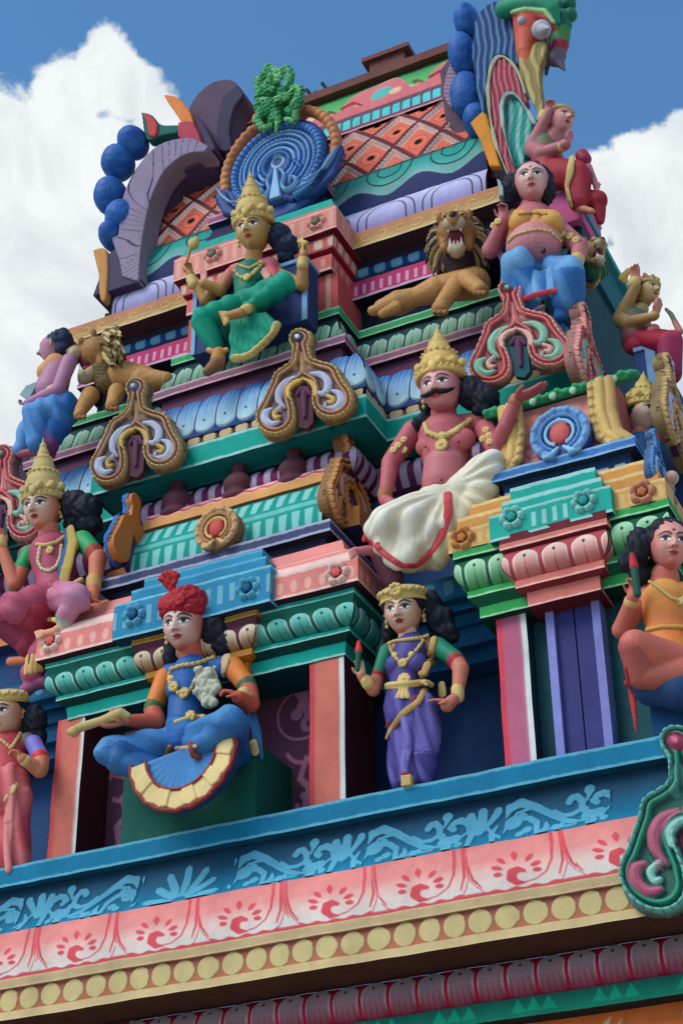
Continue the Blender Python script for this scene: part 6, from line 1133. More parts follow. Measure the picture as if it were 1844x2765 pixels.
S.prism([c0_+(X_*math.cos(a)+Z_*math.sin(a))*318*mR+Y_*.02 for a in np.linspace(math.pi*1.03, math.pi*2.0, 24)], Y_*.07, C(30, 60, 100))
f.ribbon('sash', [(1330, 1010, -.02), (1360, 1150, .0), (1385, 1270, .0)], [24, 30, 12], C(50, 100, 150), .4); f.ribbon('border', [(1340, 1190, .04), (1352, 1235, .04)], [24, 24], gold, .4)
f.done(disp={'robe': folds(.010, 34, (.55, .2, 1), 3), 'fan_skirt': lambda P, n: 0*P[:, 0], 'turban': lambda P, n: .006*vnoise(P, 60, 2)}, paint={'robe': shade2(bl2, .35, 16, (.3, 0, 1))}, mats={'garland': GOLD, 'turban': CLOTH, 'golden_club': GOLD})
g = G(); a_, b_ = f.p(562, 1400, .25), f.p(1190, 1400, .25); b2 = f.p(1330, 1400, .0); dgn = C(22, 84, 74); ztop = f.p(900, 1320, .1)[2]
g.box((a_[0], f.Y-.02, zL-.05), (b_[0]+.12, .47, ztop+.1), dgn); o = g.build('stone_seat', None, PAINT); o['label'] = 'dark green block seat beneath the turbaned statue'; o['category'] = 'seat'
# ---- moustached king in a cream dhoti
f = Fig('moustached_king_statue', 'painted statue of a seated bare-chested king with black moustache, tall gold crown and cream dhoti', 'statue', 1044, 700, .5102, .22, (200, 1500))
sk = C(176, 92, 100); skp = C(212, 164, 170); cr, crL = C(214, 204, 176), C(224, 222, 214); rdm = C(206, 72, 82)
f.head(292, 695, .12, 262, sk, skp, F=(.06, -1, -.28), earc=gold, bindi=False, lips=(196, 84, 90))
c_, Rr, Ff, Uu, H = f.hf; S = f.P('moustache'); 
for sx in (-1, 1): S.chain([f.hp(0, .46, -.165), f.hp(sx*.10, .45, -.185), f.hp(sx*.20, .40, -.185), f.hp(sx*.29, .33, -.145), f.hp(sx*.33, .29, -.11)], [.036*H, .052*H, .045*H, .030*H, .010*H], C(20, 20, 28))
f.hair([(0, -.15, .1, (.4, .4, .4)), (-.5, -.15, -.12, (.28, .3, .32)), (-.72, -.12, -.3, (.28, .26, .28)), (-.66, -.1, -.52, (.2, .2, .14)), (.38, -.2, -.2, (.12, .2, .3)), (.44, -.05, -.5, (.2, .2, .16)), (.34, -.1, -.6, (.18, .16, .12))])
f.crown(C(206, 172, 104), tall=1.02, base=.25, tilt=-.18)
f.cap('body', (300, 810, .04), (305, 890, .0), 72, 76, sk); f.cap('body', (170, 905, -.03), (470, 870, -.04), 62, 62, sk)
f.cap('body', (310, 950, .0), (315, 1090, .02), 150, 122, sk); f.ell('body', (235, 985, .09), (90, 60, 70), sk); f.ell('body', (385, 960, .09), (92, 62, 72), sk); f.cap('body', (312, 1100, .04), (300, 1200, .05), 120, 118, skp*.3+sk*.7, sk); f.ell('body', (310, 1060, .1), (90, 50, 60), skp)
f.cap('body', (140, 910, .0), (20, 1075, .08), 64, 50, sk); f.cap('body', (20, 1075, .08), (-10, 1270, .16), 50, 34, sk); f.cap('body', (-10, 1275, .18), (70, 1320, .3), 34, 30, sk)
f.hand((50, 1310, .3), (190, 1345, .34), (.1, .3, -1), 150, sk, curl=.35, thumb=-1)
f.cap('body', (520, 900, .0), (575, 1005, .12), 58, 50, sk); f.cap('body', (575, 1000, .12), (625, 890, .2), 50, 42, sk); f.cap('body', (625, 890, .2), (682, 745, .24), 42, 32, sk)
f.hand((682, 745, .24), (850, 665, .28), (.1, -.3, .9), 190, sk*.9, curl=.08, thumb=1, spread=.06)
f.ell('body', (205, 993, .2), (10, 8, 9), sk*.4); f.ell('body', (378, 966, .2), (10, 8, 9), sk*.4); f.ell('body', (290, 1168, .235), (11, 8, 9), sk*.3)
f.cap('body', (-30, 1560, .25), (30, 1690, .12), 58, 60, C(120, 70, 92)); f.cap('body', (-50, 1540, .28), (-170, 1545, .42), 34, 20, C(186, 106, 116))
for k in range(5): f.cap('body', (-165, 1532+k*8, .42-.0*k), (-200+k*3, 1545+k*9, .46), 11, 9, C(206, 136, 136))
f.chain('necklace', [(205, 875, .05), (215, 915, .12), (290, 945, .18), (370, 905, .15), (440, 850, .07)], 15, gold); f.beads('necklace', [(205, 880, .07), (215, 920, .14), (290, 952, .2), (370, 912, .17), (440, 855, .09)], 14, gold, 22, 9)
f.flower('necklace', 290, 985, .2, 40, gold, 10); f.flower('necklace', 290, 930, .2, 22, gold)
for x, y, d in ((60, 985, .12), (90, 955, .12), (35, 1010, .12), (90, 1010, .12), (525, 905, .1), (540, 935, .1), (510, 950, .1), (545, 965, .08)): f.flower('armlet', x, y, d, 24, gold, 6)
f.cap('bracelet', (-8, 1235, .16), (-10, 1255, .16), 40, 40, C(160, 100, 70)); f.cap('bracelet', (676, 760, .24), (682, 742, .24), 37, 36, C(170, 100, 80))
D = 'dhoti'; f.ell(D, (305, 1270, .04), (150, 110, 70), cr); f.cap(D, (270, 1290, .1), (0, 1395, .36), 104, 92, cr, crL); f.cap(D, (-10, 1400, .36), (-60, 1440, .33), 84, 66, crL)
for k in range(9):
    a = k/8; x1 = -65+a*325; y1 = 1475+175*math.sin(math.pi*min(1, a*1.08)**.8)*1.0-20*a; f.cap(D, (0+a*300, 1400-a*40, .32-.2*a), (x1, y1-40, .33-.10*a), 84, 46, cr, crL)
f.cap(D, (120, 1420, .2), (120, 1570, .2), 150, 90, crL, cr); f.cap(D, (200, 1400, .15), (180, 1560, .15), 120, 90, cr)
f.cap(D, (350, 1270, .05), (548, 1085, .20), 96, 82, cr, crL); f.cap(D, (548, 1085, .2), (500, 1260, .12), 80, 82, crL, cr); f.cap(D, (500, 1260, .12), (400, 1400, .08), 84, 80, cr); f.cap(D, (340, 1330, .12), (280, 1560, .12), 95, 70, cr); f.cap(D, (300, 1500, .1), (250, 1600, .08), 80, 60, crL)
hm_ = [(-128, 1470, .42), (-75, 1500, .42), (-5, 1565, .38), (75, 1620, .34), (160, 1622, .32), (240, 1545, .32), (295, 1450, .3), (326, 1340, .28), (322, 1245, .24)]
f.ribbon('border', hm_, [15, 17, 17, 17, 17, 20, 22, 24, 24], rdm, .3)
hip = f.p(360, 1240, .1)
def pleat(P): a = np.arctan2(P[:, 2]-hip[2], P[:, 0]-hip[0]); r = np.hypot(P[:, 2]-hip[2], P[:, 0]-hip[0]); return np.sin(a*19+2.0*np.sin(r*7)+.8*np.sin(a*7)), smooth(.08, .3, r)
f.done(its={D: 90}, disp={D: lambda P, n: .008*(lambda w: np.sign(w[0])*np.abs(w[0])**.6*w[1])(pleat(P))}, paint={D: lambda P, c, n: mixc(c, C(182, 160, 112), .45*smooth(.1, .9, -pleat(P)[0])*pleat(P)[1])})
# ---- seated figure with green sleeves, far left
f = Fig('green_sleeved_statue', 'painted crowned statue seated in a pink garment with green sleeves and beaded necklaces', 'statue', 0, 700, .5102, .15, (200, 2000))
sk = C(196, 116, 92); skp = C(214, 190, 176); pkc, pkd = C(168, 72, 98), C(200, 110, 140)
f.head(232, 1325, .10, 232, sk, skp, F=(.1, -1, -.32), earc=gold)
f.hair([(0, -.15, .1, (.4, .4, .4)), (-.6, -.2, .0, (.36, .3, .34)), (-.85, -.2, -.12, (.34, .3, .34)), (-.9, -.2, -.45, (.28, .25, .24)), (-.55, -.2, -.35, (.22, .2, .22))])
f.crown(C(190, 168, 110), tall=1.25, base=.22, tilt=-.1)
f.cap('body', (262, 1430, .04), (268, 1520, .0), 60, 70, sk); f.cap('body', (150, 1570, -.03), (440, 1490, -.04), 58, 58, pkc, C(40, 140, 90))
f.cap('body', (280, 1560, .0), (290, 1700, .02), 128, 100, pkc); f.cap('body', (290, 1700, .03), (300, 1790, .05), 98, 110, pkc)
grn_ = C(46, 150, 92)
f.cap('body', (160, 1560, .0), (115, 1640, .03), 50, 46, grn_); f.cap('body', (115, 1650, .03), (80, 1720, .08), 44, 42, sk); f.cap('body', (80, 1720, .08), (10, 1520, .16), 42, 28, sk)
f.cap('body', (440, 1490, .0), (505, 1560, .03), 58, 50, grn_); f.cap('body', (500, 1552, .03), (508, 1568, .03), 53, 52, C(150, 60, 50)); f.cap('body', (520, 1580, .03), (505, 1700, .12), 50, 36, sk); f.cap('body', (505, 1700, .12), (490, 1790, .18), 36, 30, sk)
f.hand((490, 1760, .18), (505, 1860, .22), (.4, -.2, -.6), 110, sk, curl=.4, thumb=1)
f.hand((10, 1520, .16), (0, 1420, .18), (.3, -1, 0), 110, sk, curl=.3)
f.cap('bracelet', (498, 1700, .13), (498, 1735, .14), 41, 38, C(206, 160, 96)); f.cap('bracelet', (8, 1490, .17), (8, 1510, .17), 34, 34, gold)
f.beads('necklace', [(215, 1530, .08), (205, 1600, .14), (225, 1640, .17), (262, 1655, .18), (300, 1630, .17), (320, 1580, .15), (325, 1520, .1)], 12, C(206, 190, 150), 30, 9); f.chain('necklace', [(200, 1510, .06), (240, 1515, .1), (300, 1500, .1), (340, 1470, .06)], 11, gold); f.flower('necklace', 265, 1540, .15, 26, gold)
f.ribbon('sash', [(380, 1430, .06), (385, 1520, .12), (350, 1640, .15), (330, 1760, .14)], [24, 34, 36, 30], C(176, 150, 80), .4); f.ribbon('sash', [(352, 1440, .06), (350, 1540, .13), (318, 1640, .16), (305, 1740, .14)], [14, 18, 18, 14], C(46, 90, 140), .4)
f.chain('belt', [(250, 1770, .14), (300, 1750, .17), (380, 1730, .14), (430, 1700, .1)], 18, gold); f.flower('belt', 310, 1750, .2, 34, gold); f.chain('belt', [(300, 1765, .2), (300, 1810, .2)], 9, C(220, 200, 170))
T_ = 'skirt'; f.cap(T_, (300, 1790, .05), (100, 1850, .28), 105, 92, C(150, 50, 62), C(180, 92, 120)); f.cap(T_, (70, 1840, .28), (20, 1900, .22), 80, 90, C(176, 80, 110)); f.cap(T_, (40, 1900, .2), (170, 2010, .1), 100, 90, C(120, 40, 66)); f.cap(T_, (200, 1900, .15), (160, 2060, .1), 110, 70, C(150, 44, 60), C(120, 40, 60))
f.cap(T_, (330, 1800, .08), (400, 1800, .3), 96, 82, C(176, 84, 110), C(196, 140, 170)); f.cap(T_, (400, 1810, .3), (345, 1900, .26), 78, 44, C(190, 130, 160)); f.cap(T_, (345, 1900, .26), (335, 1950, .24), 46, 40, C(70, 120, 150), C(214, 200, 160))
f.cap(T_, (240, 2060, .1), (170, 2210, .08), 70, 60, C(186, 92, 110), C(170, 80, 120)); f.cap(T_, (150, 2270, .08), (235, 2240, .06), 40, 30, C(150, 80, 120))
for i in range(4): f.ribbon('border', [(150+i*26, 2105-i*6, .19-.02*i), (140+i*26, 2190-i*6, .18-.02*i)], [13, 14], C(206, 172, 112), .5)
f.ribbon('border', [(262, 1905, .24), (305, 1912, .25)], 14, gold, .5)
f.chain('body', [(330, 1950, .24), (290, 1975, .28), (220, 1985, .3)], [30, 26, 18], C(214, 150, 120)); 
for k in range(4): f.cap('body', (225, 1968+k*9, .31), (190+k*4, 1975+k*11, .33), 10, 8, C(220, 160, 130))
f.cap('body', (60, 2130, .1), (230, 2110, .1), 26, 20, sk)
f.done(disp={T_: folds(.010, 32, (.6, .2, 1), 3)})
# ---- goddess in green on the top ledge
f = Fig('green_sari_statue', 'painted four-armed statue seated in a green sari with tall gold crown above the central eave', 'statue', 500, 700, .5102, .42, (250, 560))
sk = C(166, 124, 76); skp = C(196, 168, 112); pal = C(206, 140, 130); te, teL = C(8, 112, 92), C(24, 156, 128)
f.head(364, -142, .10, 216, sk, skp, F=(.1, -1, -.34), earc=gold, lips=(170, 70, 60)); f.crown(C(196, 168, 104), tall=1.2, base=.24, tilt=-.1)
f.hair([(0, -.15, .1, (.38, .4, .38)), (-.5, -.2, -.15, (.28, .28, .32)), (-.66, -.2, -.4, (.28, .26, .28)), (-.6, -.2, -.66, (.2, .2, .16))], C(26, 40, 66))
f.cap('body', (365, -30, .04), (362, 25, .0), 46, 52, sk); f.cap('body', (270, 70, -.02), (450, 35, -.03), 50, 50, C(190, 96, 104), C(196, 110, 116)); f.cap('body', (345, 90, .0), (335, 180, .03), 95, 76, te); f.ell('body', (300, 100, .08), (46, 42, 46), te); f.ell('body', (385, 85, .08), (46, 42, 46), te); f.ell('body', (330, 215, .04), (92, 70, 62), te)
f.cap('body', (245, 80, -.02), (190, 165, .02), 40, 34, C(190, 90, 98), sk); f.cap('body', (190, 165, .02), (100, 130, .12), 36, 26, sk); f.hand((100, 130, .12), (100, 40, .14), (-.1, -1, .1), 92, pal, curl=.12, thumb=-1)
f.cap('body', (230, 100, -.05), (110, 215, -.02), 38, 36, sk); f.cap('body', (110, 215, -.02), (28, 80, .06), 36, 24, sk); f.hand((28, 78, .06), (12, 0, .1), (.3, -1, .1), 84, sk*1.1, curl=.7, thumb=-1)
f.cap('lotus_bud', (10, 10, .16), (30, -60, .17), 9, 10, goldD); f.ell('lotus_bud', (46, -82, .17), (34, 28, 38), C(190, 170, 112)); f.ell('lotus_bud', (62, -110, .17), (12, 10, 12), C(190, 170, 112))
f.cap('body', (450, 50, -.02), (470, 95, .04), 38, 36, C(190, 90, 98)); f.cap('body', (470, 95, .04), (440, 130, .14), 32, 24, sk); f.hand((440, 110, .15), (405, 30, .17), (0, -1, .1), 84, pal, curl=.1)
f.cap('body', (455, 60, -.06), (618, 140, -.04), 38, 36, sk); f.cap('body', (618, 140, -.04), (625, -10, .05), 37, 26, sk); f.hand((625, -15, .05), (625, -100, .08), (-.2, -1, .05), 96, C(190, 140, 96), curl=.35, thumb=1, point={1: 1.0, 2: 1.1}); f.cap('discus', (605, -95, .12), (640, -85, .12), 14, 14, gold); f.cap('discus', (622, -120, .12), (622, -30, .13), 7, 7, gold)
for a, b, r in (((40, 120, .05), (34, 104, .05), 31), ((46, 135, .05), (42, 126, .05), 31), ((624, 18, .04), (625, 5, .04), 31), ((622, 35, .04), (622, 27, .04), 32)): f.cap('bracelet', a, b, r, r, gold)
f.beads('necklace', [(262, 55, .08), (285, 90, .13), (325, 110, .15), (370, 70, .14), (410, 20, .1)], 12, gold, 18, 8); f.flower('necklace', 325, 95, .17, 24, gold); f.beads('necklace', [(280, 30, .08), (340, 50, .11), (400, 15, .09)], 9, gold, 12)
f.flower('belt', 335, 180, .16, 26, gold); f.chain('belt', [(285, 215, .1), (330, 190, .14), (380, 170, .11)], 12, gold)
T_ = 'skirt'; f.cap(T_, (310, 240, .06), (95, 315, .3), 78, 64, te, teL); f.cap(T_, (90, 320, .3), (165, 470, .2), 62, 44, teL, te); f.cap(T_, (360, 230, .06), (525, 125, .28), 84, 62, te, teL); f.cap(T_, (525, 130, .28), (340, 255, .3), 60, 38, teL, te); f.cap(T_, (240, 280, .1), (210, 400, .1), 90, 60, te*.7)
for i in range(9):
    a = i/8; f.cap(T_, (250+a*170, 300-a*10, .26), (262+a*215, 525-a*170+28*math.sin(a*3.1), .22), 16, 25, te, teL)
hm = [(262, 525), (300, 522), (345, 505), (390, 470), (430, 430), (465, 395), (484, 350)]
f.ribbon('border', [(x, y, .25) for x, y in hm], 24, C(214, 188, 120), .5)
for i in range(10): x0, y0 = np.interp(i/9*6, range(7), [h[0] for h in hm]), np.interp(i/9*6, range(7), [h[1] for h in hm]); f.ribbon('border', [(x0-8, y0-14, .275), (x0+8, y0+14, .275)], 4, C(150, 110, 60), .5)
f.chain('border', [(130, 480, .24), (170, 495, .26), (220, 480, .24)], [16, 18, 14], C(200, 150, 90))
f.chain('body', [(345, 258, .32), (300, 282, .36), (230, 300, .38)], [26, 28, 24], sk); 
for k in range(5): f.cap('body', (225, 285+k*11, .39), (185+k*6, 282+k*16, .4), 11, 9, C(196, 150, 100))
f.chain('body', [(180, 500, .24), (170, 550, .28), (120, 595, .4)], [38, 40, 26], C(190, 128, 72), C(110, 80, 60)); f.cap('bracelet', (330, 262, .34), (315, 270, .35), 29, 29, gold)
f.done(disp={T_: folds(.008, 42, (.8, .2, .7), 3)})
g = G(); sb_, sbL = C(46, 62, 108), C(120, 160, 200); a_, b_ = at(535, 1040, .62), at(845, 880, .62); z_hi = zz(560, 880, .6); 
g.box((a_[0], .5, z0_-.25), (b_[0], .72, z0_+.42), sb_); q0, q1 = (a_[0]-.02, b_[0]+.0)
g.box((a_[0]-.01, .485, z0_-.25), (a_[0]+.03, .5, z0_+.46), sbL); g.box((b_[0]-.04, .485, z0_-.25), (b_[0]+.01, .5, z0_+.46), sbL); g.box((a_[0]-.01, .48, z0_+.42), (b_[0]+.01, .73, z0_+.46), sbL)
o = g.build('stone_seat', None, PAINT); o['label'] = 'blue throne block with pale edging behind the green-clad statue'; o['category'] = 'seat'
# ---- pot-bellied dwarf, front right
def dwarf_front():
    f = Fig('dwarf_statue', 'pot-bellied dwarf statue facing forward in blue dhoti, small knife raised', 'statue', 1000, 0, .5383, .62, (830, 1480), group='pot-bellied dwarf statues')
    sk = C(178, 104, 112); skp = C(214, 180, 178); b1, b2 = C(58, 112, 180), C(110, 160, 206)
    f.head(808, 925, .12, 205, sk, skp, F=(.30, -1, -.25), earc=None, lips=(170, 60, 80), w=.39)
    f.hair([(0, -.1, .14, (.43, .46, .42)), (-.3, -.1, -.05, (.2, .3, .42)), (.42, -.1, -.0, (.24, .3, .36)), (.52, -.1, -.3, (.14, .2, .2))])
    f.cap('body', (805, 1040, .04), (810, 1080, .0), 62, 66, sk); f.cap('body', (700, 1115, -.02), (930, 1125, -.02), 48, 48, sk); f.cap('body', (815, 1120, .0), (820, 1200, .05), 115, 122, sk); f.ell('body', (820, 1232, .14), (146, 128, 120), C(196, 128, 134)); f.ell('body', (866, 1256, .43), (15, 12, 20), C(40, 20, 30))
    f.cap('body', (690, 1125, .0), (600, 1255, .08), 46, 46, sk); f.cap('body', (600, 1258, .08), (662, 1105, .18), 44, 28, sk); f.hand((664, 1100, .18), (668, 1020, .2), (.1, -1, .1), 108, sk, curl=.8, thumb=-1)
    f.cap('body', (945, 1145, .0), (1050, 1240, .06), 46, 46, sk); f.cap('body', (1050, 1245, .06), (1030, 1330, .2), 44, 30, sk); f.hand((1030, 1325, .2), (930, 1300, .28), (-.2, -.3, -1), 110, sk, curl=.5, thumb=1)
    q = [f.p(632, 892, .24), f.p(650, 905, .24), f.p(664, 940, .24), f.p(664, 985, .24), f.p(648, 985, .24), f.p(640, 940, .24)]; f.P('knife').prism(q, Y_*.03, C(140, 156, 160)); f.cap('knife', (656, 990, .23), (664, 1030, .23), 12, 12, C(60, 50, 60))
    br = C(200, 146, 84)
    f.cap('breastplate', (752, 1105, .10), (905, 1112, .10), 62, 62, br); f.ell('breastplate', (756, 1118, .20), (66, 60, 60), br); f.ell('breastplate', (906, 1122, .20), (62, 60, 58), br); f.cap('breastplate', (740, 1150, .1), (712, 1200, .08), 46, 34, br); f.cap('breastplate', (925, 1150, .1), (950, 1200, .08), 40, 30, br); f.cap('breastplate', (830, 1100, .14), (830, 1130, .2), 46, 36, br)
    f.beads('necklace', [(690, 1215, .16), (725, 1180, .24), (790, 1160, .3), (840, 1152, .32), (900, 1162, .3), (950, 1210, .2)], 9, gold, 26, 6); f.chain('necklace', [(745, 1075, .1), (800, 1070, .14), (880, 1075, .1)], 8, goldD)
    for x, y, d in ((618, 1130, .16), (640, 1110, .18), (960, 1175, .12), (1000, 1185, .14), (1030, 1205, .14)): f.flower('armlet', x, y, d, 24, gold, 6)
    f.cap('bracelet', (1036, 1300, .18), (1034, 1312, .18), 36, 36, gold)
    T_ = 'dhoti'; f.cap(T_, (770, 1330, .02), (900, 1340, .02), 92, 90, b1); f.cap(T_, (770, 1350, .08), (738, 1322, .32), 84, 82, b1, b2); f.cap(T_, (738, 1330, .32), (700, 1450, .22), 78, 62, b2, b1); f.cap(T_, (738, 1340, .3), (780, 1500, .2), 80, 66, b1); f.cap(T_, (920, 1360, .05), (1000, 1362, .28), 84, 74, b1, b2); f.cap(T_, (1000, 1370, .28), (985, 1500, .16), 72, 84, b1, b1); f.cap(T_, (1000, 1400, .2), (960, 1580, .12), 74, 46, b1)
    for k in range(5): f.cap(T_, (800+k*34, 1380-k*4, .27), (800+k*36, 1490-k*9, .26), 26, 30, b2 if k % 2 else b1)
    f.ribbon('border', [(770, 1500, .3), (830, 1478, .32), (880, 1466, .32), (935, 1456, .3)], 15, C(186, 60, 72), .4)
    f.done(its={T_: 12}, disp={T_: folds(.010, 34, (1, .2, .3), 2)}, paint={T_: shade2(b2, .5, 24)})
dwarf_front()
# ---- dwarf in profile at the far left corner
f = Fig('dwarf_statue', 'small dwarf statue in profile on the left corner, blade in hand', 'statue', 0, 700, .5102, .5, (200, 1000), group='pot-bellied dwarf statues')
sk = C(168, 116, 148); skp = C(196, 150, 176); b1, b2 = C(46, 104, 174), C(100, 150, 204)
f.head(292, 470, .0, 158, sk, skp, F=(-1, -.25, -.05), earc=gold, lips=(150, 60, 90), bindi=False)
f.hair([(0, -.12, .14, (.42, .44, .4)), (-.25, -.3, .1, (.3, .3, .3)), (-.2, -.3, -.25, (.2, .2, .22))], C(40, 52, 78))
f.cap('body', (305, 540, .0), (315, 580, .0), 42, 46, sk); f.cap('body', (310, 590, -.02), (270, 700, .0), 76, 92, sk); f.ell('body', (235, 710, .02), (66, 60, 62), sk)
f.cap('body', (370, 540, .05), (310, 690, .12), 44, 38, sk); f.cap('body', (310, 690, .12), (150, 760, .1), 36, 24, sk); f.hand((160, 755, .1), (95, 775, .1), (-.2, -.6, .6), 80, sk, curl=.6)
f.P('knife').prism([f.p(105, 715, .14), f.p(140, 668, .14), (f.p(192, 648, .14)), f.p(190, 672, .14), f.p(160, 728, .14), f.p(140, 738, .14)], Y_*.03, C(120, 150, 160))
f.cap('breastplate', (300, 560, .0), (250, 600, .02), 66, 56, C(206, 150, 100)); f.cap('breastplate', (250, 600, .02), (225, 650, .03), 40, 26, C(206, 150, 100)); f.cap('bracelet', (290, 690, .12), (276, 696, .12), 32, 32, gold)
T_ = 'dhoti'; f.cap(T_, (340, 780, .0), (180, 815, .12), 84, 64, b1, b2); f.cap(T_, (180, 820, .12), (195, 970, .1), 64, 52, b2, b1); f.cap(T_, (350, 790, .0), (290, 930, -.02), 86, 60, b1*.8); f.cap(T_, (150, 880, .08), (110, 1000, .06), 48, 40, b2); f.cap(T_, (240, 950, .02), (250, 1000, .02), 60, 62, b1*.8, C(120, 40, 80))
f.cap('body', (240, 1010, .02), (110, 1030, .06), 32, 20, C(160, 80, 110))
f.done(disp={T_: folds(.008, 40, (1, .2, .5))}, paint={T_: shade2(b2, .4)})
# ---- lions
def lion(label, ox, oy, k, Y, hx, hy, R_, face, mane_c, body, paws, grp='lion statues on the green ledge', tint=None, yaw=(0, -1), gape=1.0, ck=0.0):
    f = Fig('lion_statue', label, 'lion statue', ox, oy, k, Y, (hx, hy+2*R_), group=grp); mt = f.m
    fd = np.array([yaw[0], yaw[1], yaw[2] if len(yaw) > 2 else -.2]); fd /= np.linalg.norm(fd); up = np.array([0, 0, 1.]); up -= fd*(up @ fd); up /= np.linalg.norm(up); sd = np.cross(fd, up); c = f.p(hx, hy, .0); q = R_*mt
    P = lambda a, b, c_: c+(sd*a+fd*b+up*c_)*q
    tn, cr_, dk_ = C(150, 106, 60), C(170, 156, 130), C(30, 26, 32)
    if tint is not None: tn = tint
    S = f.P('body'); S.ell(c, np.array((.78, .8, .80))*q, tn, np.array([sd, fd, up])); S.cap(P(0, .2, .30), P(0, .95, .22), .46*q, .34*q, tn); S.cap(P(-.2, .95, .12), P(.2, .95, .12), .26*q, .26*q, cr_); S.cap(P(0, .9, .45), P(0, 1.18, .36), .2*q, .15*q, dk_)
    S.cap(P(0, .2, -.62*gape), P(0, .78, -.80*gape), .36*q, .28*q, tn, cr_); S.cap(P(-.16, .85, -.76*gape), P(.16, .85, -.76*gape), .2*q, .2*q, cr_)
    for sx in (-1, 1):
        S.cap(P(sx*.44, .2-ck, .12), P(sx*.46, .5-ck*2.2, -.6*gape), .24*q, .2*q, tn); S.ell(P(sx*.30, .62, .56), .2*q, tn*1.05); S.ell(P(sx*.55, .05, .72), np.array((.18, .12, .24))*q, tn*.9, np.array([sd, fd, up]))
        S.cap(P(sx*.5, .28, .42), P(sx*.12, .72, .62), .1*q, .1*q, tn*.9)
        f.P('eye').ell(P(sx*.33, .74, .50), .12*q, C(196, 180, 130)); f.P('eye').ell(P(sx*.34, .84, .50), .06*q, dk_)
        f.P('tooth').cap(P(sx*.24, .98, .02), P(sx*.24, 1.02, -.26), .085*q, .02*q, C(214, 206, 204)); f.P('tooth').cap(P(sx*.22, .84, -.62*gape), P(sx*.22, .92, -.36*gape), .08*q, .02*q, C(214, 206, 204))
        f.P('tooth').cap(P(sx*.07, 1.0, .0), P(sx*.07, 1.02, -.1), .06*q, .04*q, C(214, 206, 204)); f.P('tooth').cap(P(sx*.07, .9, -.62*gape), P(sx*.07, .92, -.5*gape), .05*q, .035*q, C(214, 206, 204))
    M_ = f.P('mouth'); M_.ell(P(0, .35, -.22), np.array((.42, .5, .42*gape))*q, C(96, 30, 46), np.array([sd, fd, up])); M_.ell(P(0, .62, -.50*gape), np.array((.2, .3, .1))*q, C(150, 60, 70), np.array([sd, fd, up]))
    for a, b, r in body: S.cap(f.p(*a), f.p(*b), r[0]*mt, r[1]*mt, C(178, 130, 78) if tint is None else tint)
    for x, y, d, r in paws:
        S.ell(f.p(x, y, d), np.array((r, r*.9, r*.95))*mt, C(176, 128, 80)); 
        for k_ in (-.6, 0, .6): S.ell(f.p(x+r*k_, y+r*.5, d+r*.9*mt), r*.36*mt, C(150, 100, 60)); f.P('claw').cap(f.p(x+r*k_, y+r*.7, d+r*1.1*mt), f.p(x+r*k_, y+r*1.05, d+r*1.2*mt), r*.12*mt, r*.05*mt, dk_)
    rr = np.random.RandomState(int(hx)); mh = f.P('mane')
    for i in range(300):
        a = rr.uniform(-2.6, 2.6); l_ = rr.uniform(.8, 1.3); b = rr.uniform(-.75, -.12); e = np.array([math.sin(a), 0, -math.cos(a)]); e = np.array([math.sin(a), 0, -math.cos(a)])
        if abs(a) > 2.1 and b > -.2: b -= .3
        st = P(e[0]*.70, b, e[2]*.72-.05); dd = (sd*e[0]*.5+up*(e[2]*.55-.35)+fd*(-.15)); dd /= np.linalg.norm(dd); col = mane_c[0]*(1-rr.rand()*.5) if rr.rand() < .55 else mane_c[1]
        mid = st+dd*q*.35*l_; en = mid+(dd*.6-up*.5)*q*.45*l_; mh.chain([st, mid, en], [.10*q, .10*q, .03*q], col)
    mh.ell(P(0, -.55, -.30), np.array((1.02, .55, 1.12))*q, mane_c[0]*.7, np.array([sd, fd, up])); mh.cap(P(0, -.1, -.95), P(0, -.1, -1.45), .62*q, .5*q, mane_c[0]*.8)
    f.done(mats={'body': SKIN, 'mane': CLOTH, 'tooth': GLOSS, 'mouth': GLOSS, 'eye': GLOSS, 'claw': GLOSS}, disp={'mane': lambda P, n: .004*vnoise(P, 90, 1), 'body': lambda P, n: .002*vnoise(P, 70, 9)})
lion('roaring lion statue with dark mane facing forward, lying on the green ledge', 1000, 0, .5383, .60, 430, 1178, 132, None, (C(60, 44, 50), C(160, 136, 96)), [((520, 1420, -.14), (330, 1455, -.08), (84, 72)), ((330, 1455, -.06), (230, 1490, -.06), (72, 50)), ((240, 1485, -.06), (140, 1520, -.04), (48, 66)), ((140, 1520, -.04), (60, 1545, -.02), (66, 46)), ((60, 1550, -.02), (10, 1560, .02), (40, 26)), ((130, 1545, .02), (60, 1575, .08), (34, 24)), ((440, 1420, .0), (360, 1525, .14), (52, 40)), ((480, 1400, .0), (560, 1460, .14), (50, 36))], [(350, 1545, .18, 44), (548, 1450, .2, 38)], yaw=(.30, -1, -.42), gape=1.15)
lion('roaring lion statue in profile with streaky tan mane beside the left dwarf', 0, 700, .5102, .60, 522, 505, 130, None, (C(120, 100, 66), C(196, 176, 124)), [((640, 620, -.1), (760, 640, -.15), (90, 80)), ((760, 640, -.1), (880, 640, -.12), (70, 44)), ((620, 700, .0), (600, 760, .1), (46, 36)), ((480, 720, .0), (430, 800, .12), (50, 34))], [(595, 772, .12, 38), (425, 818, .16, 36)], yaw=(-1, -.62, -.3), gape=1.35, ck=.22)
lion('lion statue with green brow and open mouth in shade on the far right corner', 1000, 0, .5383, .86, 1112, 1272, 84, None, (C(40, 90, 64), C(70, 120, 88)), [((1110, 1330, -.1), (1100, 1400, -.1), (56, 50))], [], tint=C(150, 118, 74), yaw=(.9, -.75), gape=1.2, ck=.15)
